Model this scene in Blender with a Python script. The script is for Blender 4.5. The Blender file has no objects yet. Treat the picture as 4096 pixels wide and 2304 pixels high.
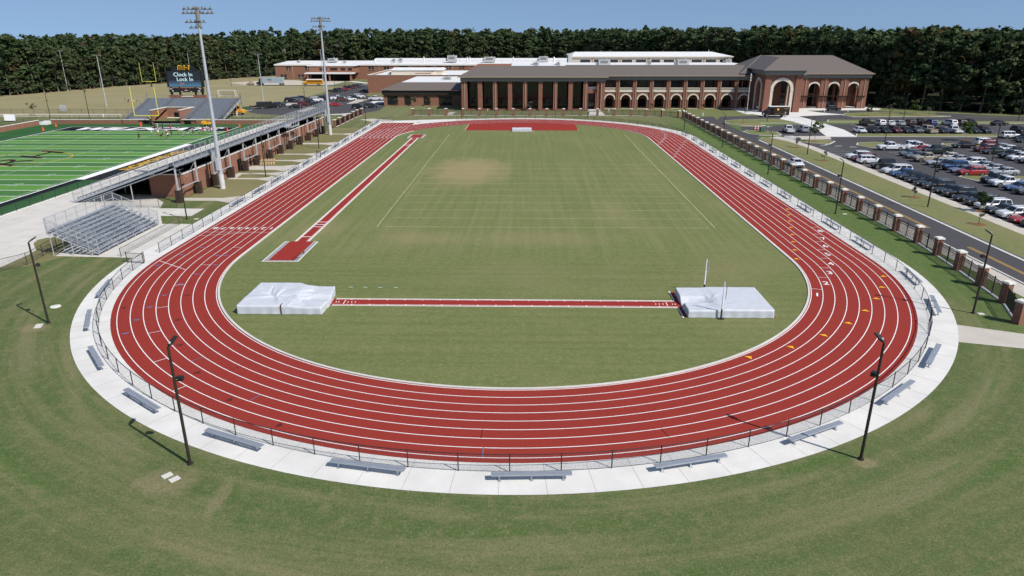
import bpy, math, random
import numpy as np
from mathutils import Vector, Matrix
R = math.radians
random.seed(7)
SC = bpy.context.scene
COL = SC.collection
pi = math.pi
# ------------------------------------------------------------------ mesh builder
class MB:
    def __init__(s): s.v = []; s.f = []; s.m = []; s.uv = None
    def poly(s, pts, mi=0):
        n = len(s.v); s.v += [tuple(p) for p in pts]; s.f.append(tuple(range(n, n+len(pts)))); s.m.append(mi)
    def quad(s, a, b, c, d, mi=0): s.poly((a, b, c, d), mi)
    def box(s, x0, x1, y0, y1, z0, z1, mi=0, bottom=True):
        n = len(s.v)
        s.v += [(x0,y0,z0),(x1,y0,z0),(x1,y1,z0),(x0,y1,z0),(x0,y0,z1),(x1,y0,z1),(x1,y1,z1),(x0,y1,z1)]
        fs = [(4,5,6,7),(0,1,5,4),(1,2,6,5),(2,3,7,6),(3,0,4,7)]
        if bottom: fs.append((3,2,1,0))
        for f in fs: s.f.append(tuple(n+i for i in f)); s.m.append(mi)
    def obox(s, c, size, rz=0, mi=0, rx=0):
        """box centred at c, rotated about z (and first about x)"""
        n = len(s.v); hx, hy, hz = (q/2 for q in size)
        M_ = Matrix.Rotation(rz, 3, 'Z') @ Matrix.Rotation(rx, 3, 'X')
        for dz in (-hz, hz):
            for dx, dy in ((-hx,-hy),(hx,-hy),(hx,hy),(-hx,hy)):
                p = M_ @ Vector((dx,dy,dz)); s.v.append((c[0]+p.x, c[1]+p.y, c[2]+p.z))
        for f in [(4,5,6,7),(0,1,5,4),(1,2,6,5),(2,3,7,6),(3,0,4,7),(3,2,1,0)]:
            s.f.append(tuple(n+i for i in f)); s.m.append(mi)
    def ring(s, pts):
        n = len(s.v); s.v += [tuple(p) for p in pts]; return list(range(n, n+len(pts)))
    def loft(s, rings, mi=0, cap=True, closed=True):
        ids = [s.ring(r) for r in rings]; k = len(ids[0])
        for a, b in zip(ids, ids[1:]):
            for i in range(k if closed else k-1):
                j = (i+1) % k
                s.f.append((a[i], a[j], b[j], b[i])); s.m.append(mi)
        if cap:
            s.f.append(tuple(reversed(ids[0]))); s.m.append(mi)
            s.f.append(tuple(ids[-1])); s.m.append(mi)
    def tube(s, p0, p1, r0, r1=None, n=8, mi=0):
        r1 = r0 if r1 is None else r1
        p0, p1 = Vector(p0), Vector(p1); d = (p1-p0).normalized()
        u = d.orthogonal().normalized(); w = d.cross(u)
        cs = [(math.cos(2*pi*i/n), math.sin(2*pi*i/n)) for i in range(n)]
        s.loft([[p0+(u*c+w*q)*r0 for c, q in cs], [p1+(u*c+w*q)*r1 for c, q in cs]], mi)
    def prism(s, pts, z0, z1, mi=0):
        s.loft([[(x,y,z0) for x,y in pts], [(x,y,z1) for x,y in pts]], mi)
    def build(s, name, mats, parent=None, smooth=False):
        me = bpy.data.meshes.new(name)
        me.from_pydata([tuple(p) for p in s.v], [], s.f)
        if not isinstance(mats, (list, tuple)): mats = [mats]
        for m in mats: me.materials.append(m)
        if len(mats) > 1: me.polygons.foreach_set('material_index', s.m)
        if smooth: me.polygons.foreach_set('use_smooth', [True]*len(s.f))
        if s.uv: 
            ul = me.uv_layers.new(name='UVMap'); ul.data.foreach_set('uv', [c for p in s.uv for c in p])
        me.update()
        return link(name, me, parent)
def link(name, data, parent=None):
    o = bpy.data.objects.new(name, data); COL.objects.link(o)
    if parent: o.parent = parent
    return o
def npmesh(name, verts, quads, mats, parent=None, midx=None):
    me = bpy.data.meshes.new(name)
    me.vertices.add(len(verts)); me.vertices.foreach_set('co', np.asarray(verts, np.float32).ravel())
    n = len(quads); me.loops.add(n*4); me.polygons.add(n)
    me.loops.foreach_set('vertex_index', np.asarray(quads, np.int32).ravel())
    me.polygons.foreach_set('loop_start', np.arange(0, n*4, 4, dtype=np.int32))
    try: me.polygons.foreach_set('loop_total', np.full(n, 4, np.int32))
    except Exception: pass
    for m in mats: me.materials.append(m)
    if midx is not None: me.polygons.foreach_set('material_index', np.asarray(midx, np.int32))
    me.update(calc_edges=True)
    return link(name, me, parent) if parent is not False else me
LABELS = {}
def tag(o, label, cat, group=None, kind=None):
    o['label'] = label; o['category'] = cat
    if group: o['group'] = group
    if kind: o['kind'] = kind
    w = len(label.split())
    if w < 4 or w > 16: print('LABEL LENGTH', w, label)
    LABELS.setdefault(label, []).append((o.name, group))
    return o
def thing(name, label, cat, loc=(0,0,0), rz=0, group=None):
    o = link(name, None); o.location = loc; o.rotation_euler = (0,0,rz); o.empty_display_size = .3
    return tag(o, label, cat, group)
def struct(o): o['kind'] = 'structure'; return o
KIDS = {}
def copy_tree(o, parent=None, color=None):
    c = o.copy(); COL.objects.link(c); c.parent = parent
    for k in ('label','group','category','kind'):
        if parent is None and k in c: del c[k]
    if color and o.get('paint'): c.color = color
    if o.name not in KIDS: KIDS[o.name] = list(o.children)
    for ch in KIDS[o.name]: copy_tree(ch, c, color)
    return c
ORD = ['first','second','third','fourth','fifth','sixth','seventh','eighth','ninth','tenth','eleventh','twelfth','thirteenth','fourteenth','fifteenth','sixteenth','seventeenth','eighteenth','nineteenth','twentieth','twenty-first','twenty-second','twenty-third','twenty-fourth']
# ------------------------------------------------------------------ materials
def s2l(c): return tuple((x/12.92 if x <= .04045 else ((x+.055)/1.055)**2.4) for x in c)
class NT:
    def __init__(s, name):
        s.mat = bpy.data.materials.new(name); s.mat.use_nodes = True
        s.t = s.mat.node_tree; s.n = s.t.nodes; s.l = s.t.links
        s.b = s.n['Principled BSDF']
    def new(s, typ, **kw):
        n = s.n.new(typ)
        for k, v in kw.items(): setattr(n, k, v)
        return n
    def put(s, val, sock):
        if hasattr(val, 'node'): s.l.new(val, sock)
        elif isinstance(val, (tuple, list)): sock.default_value = tuple(val)+(1,) if (len(val) == 3 and len(sock.default_value) == 4) else tuple(val)
        else: sock.default_value = val
    def math(s, op, a, b=None, clamp=False):
        n = s.new('ShaderNodeMath', operation=op); n.use_clamp = clamp
        s.put(a, n.inputs[0])
        if b is not None: s.put(b, n.inputs[1])
        return n.outputs[0]
    def mix(s, f, a, b, blend='MIX'):
        n = s.new('ShaderNodeMix', data_type='RGBA', blend_type=blend)
        s.put(f, n.inputs[0]); s.put(a, n.inputs[6]); s.put(b, n.inputs[7])
        return n.outputs[2]
    def pos(s): return s.new('ShaderNodeNewGeometry').outputs['Position']
    def obj(s): return s.new('ShaderNodeTexCoord').outputs['Object']
    def xyz(s, v):
        n = s.new('ShaderNodeSeparateXYZ'); s.l.new(v, n.inputs[0]); return n.outputs
    def comb(s, x, y, z=0):
        n = s.new('ShaderNodeCombineXYZ')
        for i, q in enumerate((x, y, z)): s.put(q, n.inputs[i])
        return n.outputs[0]
    def noise(s, v, scale, detail=3, rough=.55, dist=0):
        n = s.new('ShaderNodeTexNoise'); s.l.new(v, n.inputs['Vector'])
        n.inputs['Scale'].default_value = scale; n.inputs['Detail'].default_value = detail
        n.inputs['Roughness'].default_value = rough; n.inputs['Distortion'].default_value = dist
        return n.outputs['Fac']
    def ramp(s, f, lo, hi, a=0., b=1.):
        n = s.new('ShaderNodeMapRange'); s.put(f, n.inputs[0])
        n.inputs[1].default_value = lo; n.inputs[2].default_value = hi; n.inputs[3].default_value = a; n.inputs[4].default_value = b
        return n.outputs[0]
    def scale(s, v, k):
        n = s.new('ShaderNodeVectorMath', operation='MULTIPLY'); s.l.new(v, n.inputs[0]); n.inputs[1].default_value = k; return n.outputs[0]
    def done(s, col=None, rough=.8, spec=.2, metal=0., bump=None, bs=.3, bd=.02):
        if col is not None: s.put(col, s.b.inputs['Base Color'])
        s.put(rough, s.b.inputs['Roughness']); s.b.inputs['Specular IOR Level'].default_value = spec
        s.put(metal, s.b.inputs['Metallic'])
        if bump is not None:
            n = s.new('ShaderNodeBump'); n.inputs['Strength'].default_value = bs; n.inputs['Distance'].default_value = bd
            s.l.new(bump, n.inputs['Height']); s.l.new(n.outputs[0], s.b.inputs['Normal'])
        return s.mat
def plain(name, col, rough=.6, spec=.3, metal=0., var=.12, scale=2.0, world=False, fine=0.):
    k = NT(name); p = k.pos() if world else k.obj()
    f = k.noise(p, scale, 4, .6)
    lo = tuple(c*(1-var) for c in col); hi = tuple(min(1, c*(1+var)) for c in col)
    c = k.mix(k.ramp(f, .3, .7), lo, hi)
    if fine: c = k.mix(k.ramp(k.noise(p, scale*14, 2), .35, .65, 0, fine), c, tuple(x*.6 for x in col))
    return k.done(c, rough, spec, metal)
MT = {}
MT['white_line'] = plain('painted_white', (.80,.79,.78), .7, .2, var=.06)
MT['steel'] = plain('galvanised_steel', (.50,.52,.54), .42, .5, .35, .10)
MT['alu'] = plain('aluminium', (.40,.43,.47), .38, .5, .45, .08)
MT['black'] = plain('black_paint', (.018,.018,.017), .45, .4, var=.2)
MT['bronze'] = plain('dark_bronze_paint', (.028,.024,.018), .5, .35, var=.2)
MT['glass'] = plain('dark_glass', (.012,.014,.016), .08, .6, var=.1)
MT['void'] = plain('dark_interior', (.012,.010,.009), .8, .1, var=.2)
MT['cap'] = plain('cast_stone', (.70,.67,.61), .8, .2, var=.08)
MT['cream'] = plain('cream_panel', (.58,.52,.42), .7, .25, var=.05)
MT['trim'] = plain('limestone_trim', (.62,.57,.47), .75, .2, var=.07)
MT['roofw'] = plain('white_membrane_roof', (.70,.70,.69), .6, .25, var=.05, scale=.3)
MT['fascia'] = plain('grey_metal_fascia', (.19,.185,.165), .5, .35, var=.06)
MT['pipe'] = plain('tan_downspout', (.40,.29,.20), .5, .3, var=.05)
MT['hvac'] = plain('hvac_casing', (.42,.43,.43), .5, .4, var=.1)
MT['tyre'] = plain('tyre_rubber', (.015,.015,.015), .8, .2, var=.1)
MT['rim'] = plain('alloy_rim', (.45,.46,.47), .3, .5, .6, .1)
MT['lampglass'] = plain('headlamp_lens', (.62,.64,.66), .15, .6, var=.05)
MT['redlens'] = plain('tail_lamp_lens', (.30,.012,.012), .2, .5, var=.1)
MT['yellow'] = plain('goal_post_yellow', (.72,.66,.10), .5, .3, var=.05)
MT['mark_yellow'] = plain('painted_yellow', (.80,.43,.02), .7, .2, var=.08)
MT['mark_blue'] = plain('painted_slate_blue', (.13,.15,.27), .7, .2, var=.1)
MT['mark_dark'] = plain('painted_maroon', (.085,.02,.018), .7, .2, var=.1)
MT['orange'] = plain('safety_orange', (.75,.10,.03), .6, .3, var=.08)
MT['busyellow'] = plain('school_bus_yellow', (.72,.31,.012), .35, .4, var=.05)
MT['roadyellow'] = plain('road_line_yellow', (.55,.33,.06), .8, .2, var=.12)
MT['roadwhite'] = plain('road_line_white', (.55,.55,.54), .8, .2, var=.12)
MT['joint'] = plain('joint_filler', (.36,.35,.33), .9, .1, var=.1)
MT['bark'] = plain('bark', (.16,.13,.10), .9, .1, var=.3, scale=1.5)
MT['mulch'] = plain('pine_straw_mulch', (.19,.10,.05), .95, .1, var=.3, scale=4)
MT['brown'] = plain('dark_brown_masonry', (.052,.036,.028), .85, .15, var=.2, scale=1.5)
def brick(name, col, mort=(.30,.24,.20)):
    k = NT(name); p = k.obj(); x, y, z = k.xyz(p)
    n = k.new('ShaderNodeTexBrick'); k.l.new(k.comb(k.math('ADD', x, y), z, 0), n.inputs['Vector'])
    n.inputs['Scale'].default_value = 1; n.inputs['Brick Width'].default_value = .40; n.inputs['Row Height'].default_value = .135
    n.inputs['Mortar Size'].default_value = .012
    n.inputs['Color1'].default_value = col+(1,); n.inputs['Color2'].default_value = tuple(c*.78 for c in col)+(1,)
    n.inputs['Mortar'].default_value = mort+(1,)
    f = k.noise(p, .5, 3); c = k.mix(k.ramp(f, .3, .7, 0, .35), n.outputs['Color'], tuple(c*.82 for c in col))
    return k.done(c, .85, .15)
MT['brick'] = brick('red_brick', (.25,.092,.056))
MT['brick2'] = brick('orange_brick', (.29,.12,.07))
MT['brickp'] = brick('brown_red_brick', (.25,.10,.062))
def roofmat():
    k = NT('metal_tile_roof'); p = k.obj(); x, y, z = k.xyz(p)
    row = k.math('FRACT', k.math('MULTIPLY', z, 2.6)); colm = k.math('FRACT', k.math('MULTIPLY', k.math('ADD', x, k.math('MULTIPLY', y, .37)), 1.35))
    d = k.math('MULTIPLY', k.math('LESS_THAN', row, .22), .35); e = k.math('MULTIPLY', k.math('LESS_THAN', colm, .24), .25)
    c = k.mix(k.math('MAXIMUM', d, e), (.145,.122,.105), (.07,.062,.056))
    c = k.mix(k.ramp(k.noise(p, .7, 4), .3, .7, 0, .3), c, (.165,.14,.122))
    return k.done(c, .55, .3)
MT['roof'] = roofmat()
def trackmat(name, col):
    k = NT(name); p = k.pos(); x, y, z = k.xyz(p)
    f = k.noise(p, 28, 2, .7); g = k.noise(p, .12, 4, .6)
    r = k.math('SQRT', k.math('ADD', k.math('MULTIPLY', x, x), k.math('POWER', k.math('MINIMUM', y, 0), 2)))
    st = k.noise(k.comb(k.math('MULTIPLY', r, 1.1), k.math('MULTIPLY', y, .04), 0), 1.0, 3)
    c = k.mix(k.ramp(f, .3, .7), tuple(q*.74 for q in col), tuple(q*1.26 for q in col))
    c = k.mix(k.ramp(g, .35, .7, 0, .30), c, (col[0]*.78, col[1]*.95, col[2]*1.0))
    c = k.mix(k.ramp(st, .4, .75, 0, .22), c, (col[0]*1.08, col[1]*1.5, col[2]*1.4))
    return k.done(c, .85, .18, bump=f, bs=.25, bd=.01)
MT['track'] = trackmat('red_rubber_track', (.262,.030,.021))
MT['track2'] = trackmat('bright_red_rubber', (.275,.027,.019))
def concrete(name, col, joints=0):
    k = NT(name); p = k.pos()
    c = k.mix(k.ramp(k.noise(p, .35, 5, .6), .3, .7), tuple(q*.88 for q in col), tuple(q*1.07 for q in col))
    c = k.mix(k.ramp(k.noise(p, 7, 3), .45, .8, 0, .25), c, tuple(q*.78 for q in col))
    if joints:
        x, y, z = k.xyz(p)
        jx = k.math('LESS_THAN', k.math('FRACT', k.math('DIVIDE', x, joints)), .018); jy = k.math('LESS_THAN', k.math('FRACT', k.math('DIVIDE', y, joints)), .018)
        c = k.mix(k.math('MULTIPLY', k.math('MAXIMUM', jx, jy), .45), c, tuple(q*.5 for q in col))
    return k.done(c, .8, .2)
MT['conc'] = concrete('pale_concrete', (.66,.645,.61))
MT['plaza'] = concrete('plaza_concrete', (.58,.55,.50), 3.6)
MT['walk'] = concrete('path_concrete', (.50,.46,.40))
MT['kerb'] = concrete('kerb_concrete', (.60,.58,.54))
def asphalt(name, col):
    k = NT(name); p = k.pos()
    c = k.mix(k.ramp(k.noise(p, 30, 2, .8), .3, .7), tuple(q*.65 for q in col), tuple(q*1.4 for q in col))
    c = k.mix(k.ramp(k.noise(p, .11, 5, .6), .35, .7, 0, .4), c, tuple(q*1.35 for q in col))
    return k.done(c, .85, .2)
MT['asph'] = asphalt('asphalt', (.062,.060,.063))
# --- grasses
def blades(k, p):
    a = k.noise(p, 9, 4, .75); b = k.noise(p, 1.3, 4, .65); return a, b
def grass_outer():
    k = NT('mown_lawn'); p = k.pos(); x, y, z = k.xyz(p)
    ym = k.math('MINIMUM', y, 0); r = k.math('SQRT', k.math('ADD', k.math('MULTIPLY', x, x), k.math('MULTIPLY', ym, ym)))
    th = k.math('MULTIPLY', k.math('ARCTAN2', x, k.math('SUBTRACT', 2, ym)), 3.2)
    a, b = blades(k, p)
    arc = k.noise(k.comb(k.math('MULTIPLY', r, .62), th, k.math('MULTIPLY', y, .01)), 1.0, 4, .6, .4)
    big = k.noise(p, .055, 4, .6)
    wob = k.math('MULTIPLY', k.noise(p, .35, 3), 2.4)
    mow = k.math('ADD', k.math('MULTIPLY', k.math('SINE', k.math('ADD', k.math('MULTIPLY', r, 3.3), wob)), .5), .5)
    olive = (.128,.158,.056); green = (.076,.126,.036); straw = (.225,.208,.104); vivid = (.050,.140,.024)
    c = k.mix(k.ramp(k.math('ADD', k.math('MULTIPLY', b, .6), k.math('MULTIPLY', arc, .4)), .38, .60), green, olive)
    c = k.mix(k.ramp(arc, .47, .66, 0, .75), c, straw)
    c = k.mix(k.ramp(k.noise(k.comb(k.math('MULTIPLY', r, .8), k.math('MULTIPLY', th, .9), 3), 1.0, 3, .5, .3), .57, .74, 0, .8), c, vivid)
    c = k.mix(k.math('MULTIPLY', mow, .13), c, straw)
    c = k.mix(k.ramp(k.noise(k.comb(k.math('MULTIPLY', r, 1.7), k.math('MULTIPLY', th, .5), 9), 1.0, 3, .5, .2), .50, .68, 0, .45), c, (.076,.118,.036))
    c = k.mix(k.ramp(k.noise(p, .9, 6, .75), .50, .70, 0, .55), c, (.275,.235,.13))
    for (cx, cy, sx, sy, m) in ((-19.3,-43.2,2.0,1.3,.6),(-41.8,-21.4,1.6,1.0,.6),(-15.5,-44.5,.5,2.0,.5),(21.9,-40.4,.8,.6,.8)):
        ex = k.math('DIVIDE', k.math('SUBTRACT', x, cx), sx); ey = k.math('DIVIDE', k.math('SUBTRACT', y, cy), sy)
        e = k.math('ADD', k.math('SQRT', k.math('ADD', k.math('MULTIPLY', ex, ex), k.math('MULTIPLY', ey, ey))), k.math('MULTIPLY', k.math('SUBTRACT', k.noise(p, 1.6, 4), .5), 1.2))
        c = k.mix(k.ramp(e, 1.1, .6, 0, m), c, (.30,.24,.14))
    c = k.mix(k.ramp(big, .45, .7, 0, .35), c, (.145,.155,.064))
    # greener irrigated lawn on the road side of the track
    c = k.mix(k.math('MULTIPLY', k.ramp(x, 41, 46), k.ramp(b, .3, .6, .80, .40)), c, (.072,.165,.030))
    # drier ground far out
    dry = k.math('MULTIPLY', k.ramp(y, 118, 150), .6); c = k.mix(dry, c, (.235,.222,.110))
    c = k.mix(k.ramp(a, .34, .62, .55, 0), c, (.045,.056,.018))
    c = k.mix(k.ramp(k.noise(p, 4.5, 5, .8), .50, .66, 0, .45), c, (.225,.218,.110))
    c = k.mix(k.ramp(k.noise(p, 3.1, 5, .8), .52, .66, 0, .45), c, (.055,.075,.022))
    return k.done(c, .9, .12, bump=a, bs=.5, bd=.05)
def grass_infield():
    k = NT('infield_turf'); p = k.pos(); x, y, z = k.xyz(p)
    a, b = blades(k, p); big = k.noise(p, .06, 4, .55)
    vs = k.noise(k.comb(k.math('MULTIPLY', x, 1.05), k.math('MULTIPLY', y, .028), 0), 1.0, 3, .55)      # mower lines up the field
    vs2 = k.noise(k.comb(k.math('MULTIPLY', x, 3.0), k.math('MULTIPLY', y, .05), 7), 1.0, 2, .5)
    hs = k.noise(k.comb(k.math('MULTIPLY', x, .045), k.math('MULTIPLY', y, 1.25), 3), 1.0, 3, .55)      # lines across the near end
    near = k.ramp(y, 6, -4)
    green = (.132,.164,.054); pale = (.235,.240,.105); olive = (.178,.198,.074)
    c = k.mix(k.ramp(b, .35, .65), green, olive)
    c = k.mix(k.math('MULTIPLY', k.ramp(vs, .42, .66, 0, .5), k.ramp(near, 0, 1, 1, .2)), c, pale)
    c = k.mix(k.math('MULTIPLY', k.ramp(vs2, .52, .7, 0, .28), k.ramp(near, 0, 1, 1, .15)), c, (.115,.145,.050))
    c = k.mix(k.math('MULTIPLY', k.ramp(hs, .46, .70, 0, .42), near), c, (.100,.122,.036))
    c = k.mix(k.math('MULTIPLY', k.ramp(hs, .46, .30, 0, .5), near), c, (.205,.195,.080))
    c = k.mix(k.ramp(big, .48, .72, 0, .5), c, (.245,.225,.108))
    # worn straw patch
    dx = k.math('DIVIDE', k.math('ADD', x, 9.5), 8.0); dy = k.math('DIVIDE', k.math('SUBTRACT', y, 54), 15.0)
    d = k.math('SQRT', k.math('ADD', k.math('MULTIPLY', dx, dx), k.math('MULTIPLY', dy, dy)))
    d = k.math('ADD', d, k.math('MULTIPLY', k.math('SUBTRACT', k.noise(p, .25, 4), .5), .9))
    c = k.mix(k.ramp(d, 1.15, .5, 0, .8), c, (.350,.275,.150))
    for (cx, cy, sx, sy, m) in ((-26, 12, 3, 8, .4), (2, 8, 12, 4, .35), (14, 22, 3, 9, .35), (-12, 8, 5, 3, .35)):
        ex = k.math('DIVIDE', k.math('SUBTRACT', x, cx), sx); ey = k.math('DIVIDE', k.math('SUBTRACT', y, cy), sy)
        e = k.math('SQRT', k.math('ADD', k.math('MULTIPLY', ex, ex), k.math('MULTIPLY', ey, ey)))
        e = k.math('ADD', e, k.math('MULTIPLY', k.math('SUBTRACT', k.noise(p, .4, 4), .5), 1.2))
        c = k.mix(k.ramp(e, 1.2, .3, 0, m), c, (.330,.275,.150))
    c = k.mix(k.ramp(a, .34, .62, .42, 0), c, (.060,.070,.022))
    c = k.mix(k.ramp(k.noise(p, 3.4, 5, .8), .5, .68, 0, .35), c, (.32,.295,.165))
    c = k.mix(k.ramp(k.noise(p, 2.3, 5, .8), .52, .68, 0, .35), c, (.085,.105,.034))
    return k.done(c, .9, .12, bump=a, bs=.45, bd=.04)
def grass_simple(name, c1, c2, c3, sc=1.0, stripes=0):
    k = NT(name); p = k.pos(); x, y, z = k.xyz(p); a, b = blades(k, p)
    c = k.mix(k.ramp(b, .35, .65), c1, c2)
    c = k.mix(k.ramp(k.noise(p, .05*sc, 4, .6), .42, .68, 0, .8), c, c3)
    st = k.noise(k.comb(k.math('MULTIPLY', x, .03), k.math('MULTIPLY', y, .35), 1), 1.0, 3)
    c = k.mix(k.ramp(st, .45, .7, 0, stripes), c, c3)
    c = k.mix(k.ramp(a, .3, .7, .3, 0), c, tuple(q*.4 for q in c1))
    return k.done(c, .9, .12)
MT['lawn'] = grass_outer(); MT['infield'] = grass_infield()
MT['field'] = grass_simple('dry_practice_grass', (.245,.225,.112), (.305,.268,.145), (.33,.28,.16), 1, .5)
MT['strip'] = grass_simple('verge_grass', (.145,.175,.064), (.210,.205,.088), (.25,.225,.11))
MT['bank'] = grass_simple('patchy_lawn', (.145,.150,.060), (.210,.190,.088), (.255,.22,.115))
MT['sand'] = plain('pale_gravel', (.47,.42,.35), .9, .1, var=.15, scale=.4, world=True)
def turf():
    k = NT('artificial_turf'); p = k.pos(); x, y, z = k.xyz(p)
    inb = k.math('MULTIPLY', k.math('MULTIPLY', k.math('GREATER_THAN', x, -131), k.math('LESS_THAN', x, -82.2)),
                 k.math('MULTIPLY', k.math('GREATER_THAN', y, 25.7), k.math('LESS_THAN', y, 117.1)))
    band = k.math('GREATER_THAN', k.math('FRACT', k.math('DIVIDE', k.math('SUBTRACT', y, 25.7), 9.144)), .5)
    c = k.mix(band, (.062,.172,.045), (.112,.275,.048))
    c = k.mix(inb, (.026,.098,.030), c)
    f = k.noise(p, 12, 3, .7); c = k.mix(k.ramp(f, .3, .7, .28, 0), c, (.012,.05,.01))
    c = k.mix(k.ramp(k.noise(p, .2, 3), .4, .7, 0, .25), c, (.085,.19,.05))
    return k.done(c, .85, .15)
MT['turf'] = turf()
MT['mat_cover'] = plain('white_vinyl_cover', (.54,.56,.60), .45, .35, var=.04, scale=1.2)
def mesh_mat(name, col, wire=.055, s=.075, solid=.0):
    k = NT(name); uv = k.new('ShaderNodeUVMap').outputs[0]; u, v, _ = k.xyz(uv)
    def w(q): return k.math('ABSOLUTE', k.math('SUBTRACT', k.math('FRACT', k.math('DIVIDE', q, s)), .5))
    m = k.math('MAXIMUM', w(k.math('ADD', u, v)), w(k.math('SUBTRACT', u, v)))
    on = k.math('GREATER_THAN', m, .5-wire/2)
    k.done(col, .6, .3)
    tr = k.new('ShaderNodeBsdfTransparent'); mx = k.new('ShaderNodeMixShader')
    k.l.new(on, mx.inputs[0]); k.l.new(tr.outputs[0], mx.inputs[1]); k.l.new(k.b.outputs[0], mx.inputs[2])
    k.l.new(mx.outputs[0], k.n['Material Output'].inputs['Surface'])
    return k.mat
MT['chain_black'] = mesh_mat('black_chain_link', (.05,.05,.05), .085, .06)
MT['chain_steel'] = mesh_mat('steel_chain_link', (.30,.32,.34), .11, .06)
MT['picket'] = mesh_mat('fine_netting', (.5,.5,.5), .10)
def carpaint():
    k = NT('car_paint'); oi = k.new('ShaderNodeObjectInfo')
    f = k.noise(k.obj(), 60, 1)
    c = k.mix(k.ramp(f, .3, .7, 0, .10), oi.outputs['Color'], (.3,.3,.3))
    k.done(c, .28, .5, .15); k.b.inputs['Coat Weight'].default_value = .35; k.b.inputs['Coat Roughness'].default_value = .06
    return k.mat
MT['paint'] = carpaint()
def leafmat(name, dark, mid, lite):
    k = NT(name); oi = k.new('ShaderNodeObjectInfo'); p = k.pos(); rnd = oi.outputs['Random']
    a = k.noise(p, .55, 3, .6); b = k.noise(p, 3.0, 2, .6)
    c = k.mix(k.ramp(k.math('ADD', k.math('MULTIPLY', a, .7), k.math('MULTIPLY', b, .3)), .36, .62), dark, lite)
    c = k.mix(k.ramp(rnd, 0, 1, 0, .75), c, mid)
    k.done(c, .75, .15)
    tl = k.new('ShaderNodeBsdfTranslucent'); k.put(c, tl.inputs[0]); mx = k.new('ShaderNodeMixShader'); mx.inputs[0].default_value = .30
    k.l.new(k.b.outputs[0], mx.inputs[1]); k.l.new(tl.outputs[0], mx.inputs[2]); k.l.new(mx.outputs[0], k.n['Material Output'].inputs['Surface'])
    return k.mat
MT['leaf_dark'] = leafmat('dark_leaves', (.040,.066,.030), (.062,.090,.036), (.094,.132,.052))
MT['leaf_olive'] = leafmat('olive_leaves', (.050,.072,.032), (.078,.102,.044), (.105,.135,.056))
MT['leaf_pine'] = leafmat('pine_needles', (.038,.068,.032), (.056,.088,.038), (.086,.128,.054))
MT['leaf_grey'] = leafmat('grey_twigs', (.070,.066,.055), (.13,.12,.10), (.165,.155,.13))
MT['leaf_rust'] = leafmat('rusty_leaves', (.070,.060,.024), (.11,.085,.038), (.13,.11,.05))
MT['leaf_young'] = leafmat('young_leaves', (.050,.085,.020), (.075,.12,.03), (.11,.155,.045))
def text_mesh(s, size, ext=0., shear=0., spacing=1.0, off=0.):
    cu = bpy.data.curves.new('lettering', 'FONT'); cu.body = s; cu.size = size; cu.align_x = 'CENTER'; cu.align_y = 'CENTER'
    cu.extrude = ext; cu.shear = shear; cu.space_character = spacing; cu.resolution_u = 4; cu.offset = off
    o = bpy.data.objects.new('lettering', cu)
    me = bpy.data.meshes.new_from_object(o)
    bpy.data.objects.remove(o); bpy.data.curves.remove(cu)
    return me
def lettering(name, s, size, mat, loc, rot, parent=None, ext=0., shear=0., spacing=1., stretch=(1,1), embolden=0.):
    me = text_mesh(s, size, ext, shear, spacing, embolden*size)
    co = np.empty(len(me.vertices)*3, np.float32); me.vertices.foreach_get('co', co); co = co.reshape(-1,3)
    co[:,0] *= stretch[0]; co[:,1] *= stretch[1]; me.vertices.foreach_set('co', co.ravel())
    me.materials.clear(); me.materials.append(mat)
    o = link(name, me, parent); o.location = loc; o.rotation_euler = rot
    return o
# ------------------------------------------------------------------ track geometry (metres, near bend centred on the origin)
R0, LW, LS = 31.9, 1.0668, 98.6
RE, RF, RO = 40.95, 41.85, 44.0          # red edge, fence line, outer edge of the walk
def stad(r, n=96, a0=-pi, a1=0.):
    """closed stadium outline of radius r, anticlockwise"""
    near = [(r*math.cos(a0+(a1-a0)*i/n), r*math.sin(a0+(a1-a0)*i/n)) for i in range(n+1)]
    k = 24
    right = [(r, LS*i/k) for i in range(1, k)]
    far = [(r*math.cos(pi*i/n), LS+r*math.sin(pi*i/n)) for i in range(n+1)]
    left = [(-r, LS-LS*i/k) for i in range(1, k)]
    return near+right+far+left
def ringband(mb, r0, r1, z, mi=0):
    A, B = stad(r0), stad(r1); n = len(A)
    for i in range(n):
        j = (i+1) % n
        mb.quad((*A[i], z), (*B[i], z), (*B[j], z), (*A[j], z), mi)
def rect(mb, x0, x1, y0, y1, z, mi=0): mb.quad((x0,y0,z),(x1,y0,z),(x1,y1,z),(x0,y1,z), mi)
def sheet(name, mat, polys, z, kind='structure'):
    mb = MB()
    for p in polys: mb.poly([(x,y,z) for x,y in p])
    return struct(mb.build(name, mat))
def block(name, mat, pts, z):
    mb = MB(); mb.prism(pts, 0, z); return struct(mb.build(name, mat))
ZT = -.9                                   # level of the sunken stadium turf
PX0, PX1, PY0, PY1 = -143.8, -72.9, -60., 133.2
g = MB(); F = 4000
for a in ((-F,PX0,-F,F),(PX1,F,-F,F),(PX0,PX1,PY1,F),(PX0,PX1,-F,PY0)): rect(g, *a, 0)
struct(g.build('ground', MT['lawn']))
t = MB(); rect(t, PX0-.2, PX1+.2, PY0, PY1+.2, ZT); turf_o = struct(t.build('stadium_turf', MT['turf']))
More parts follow.
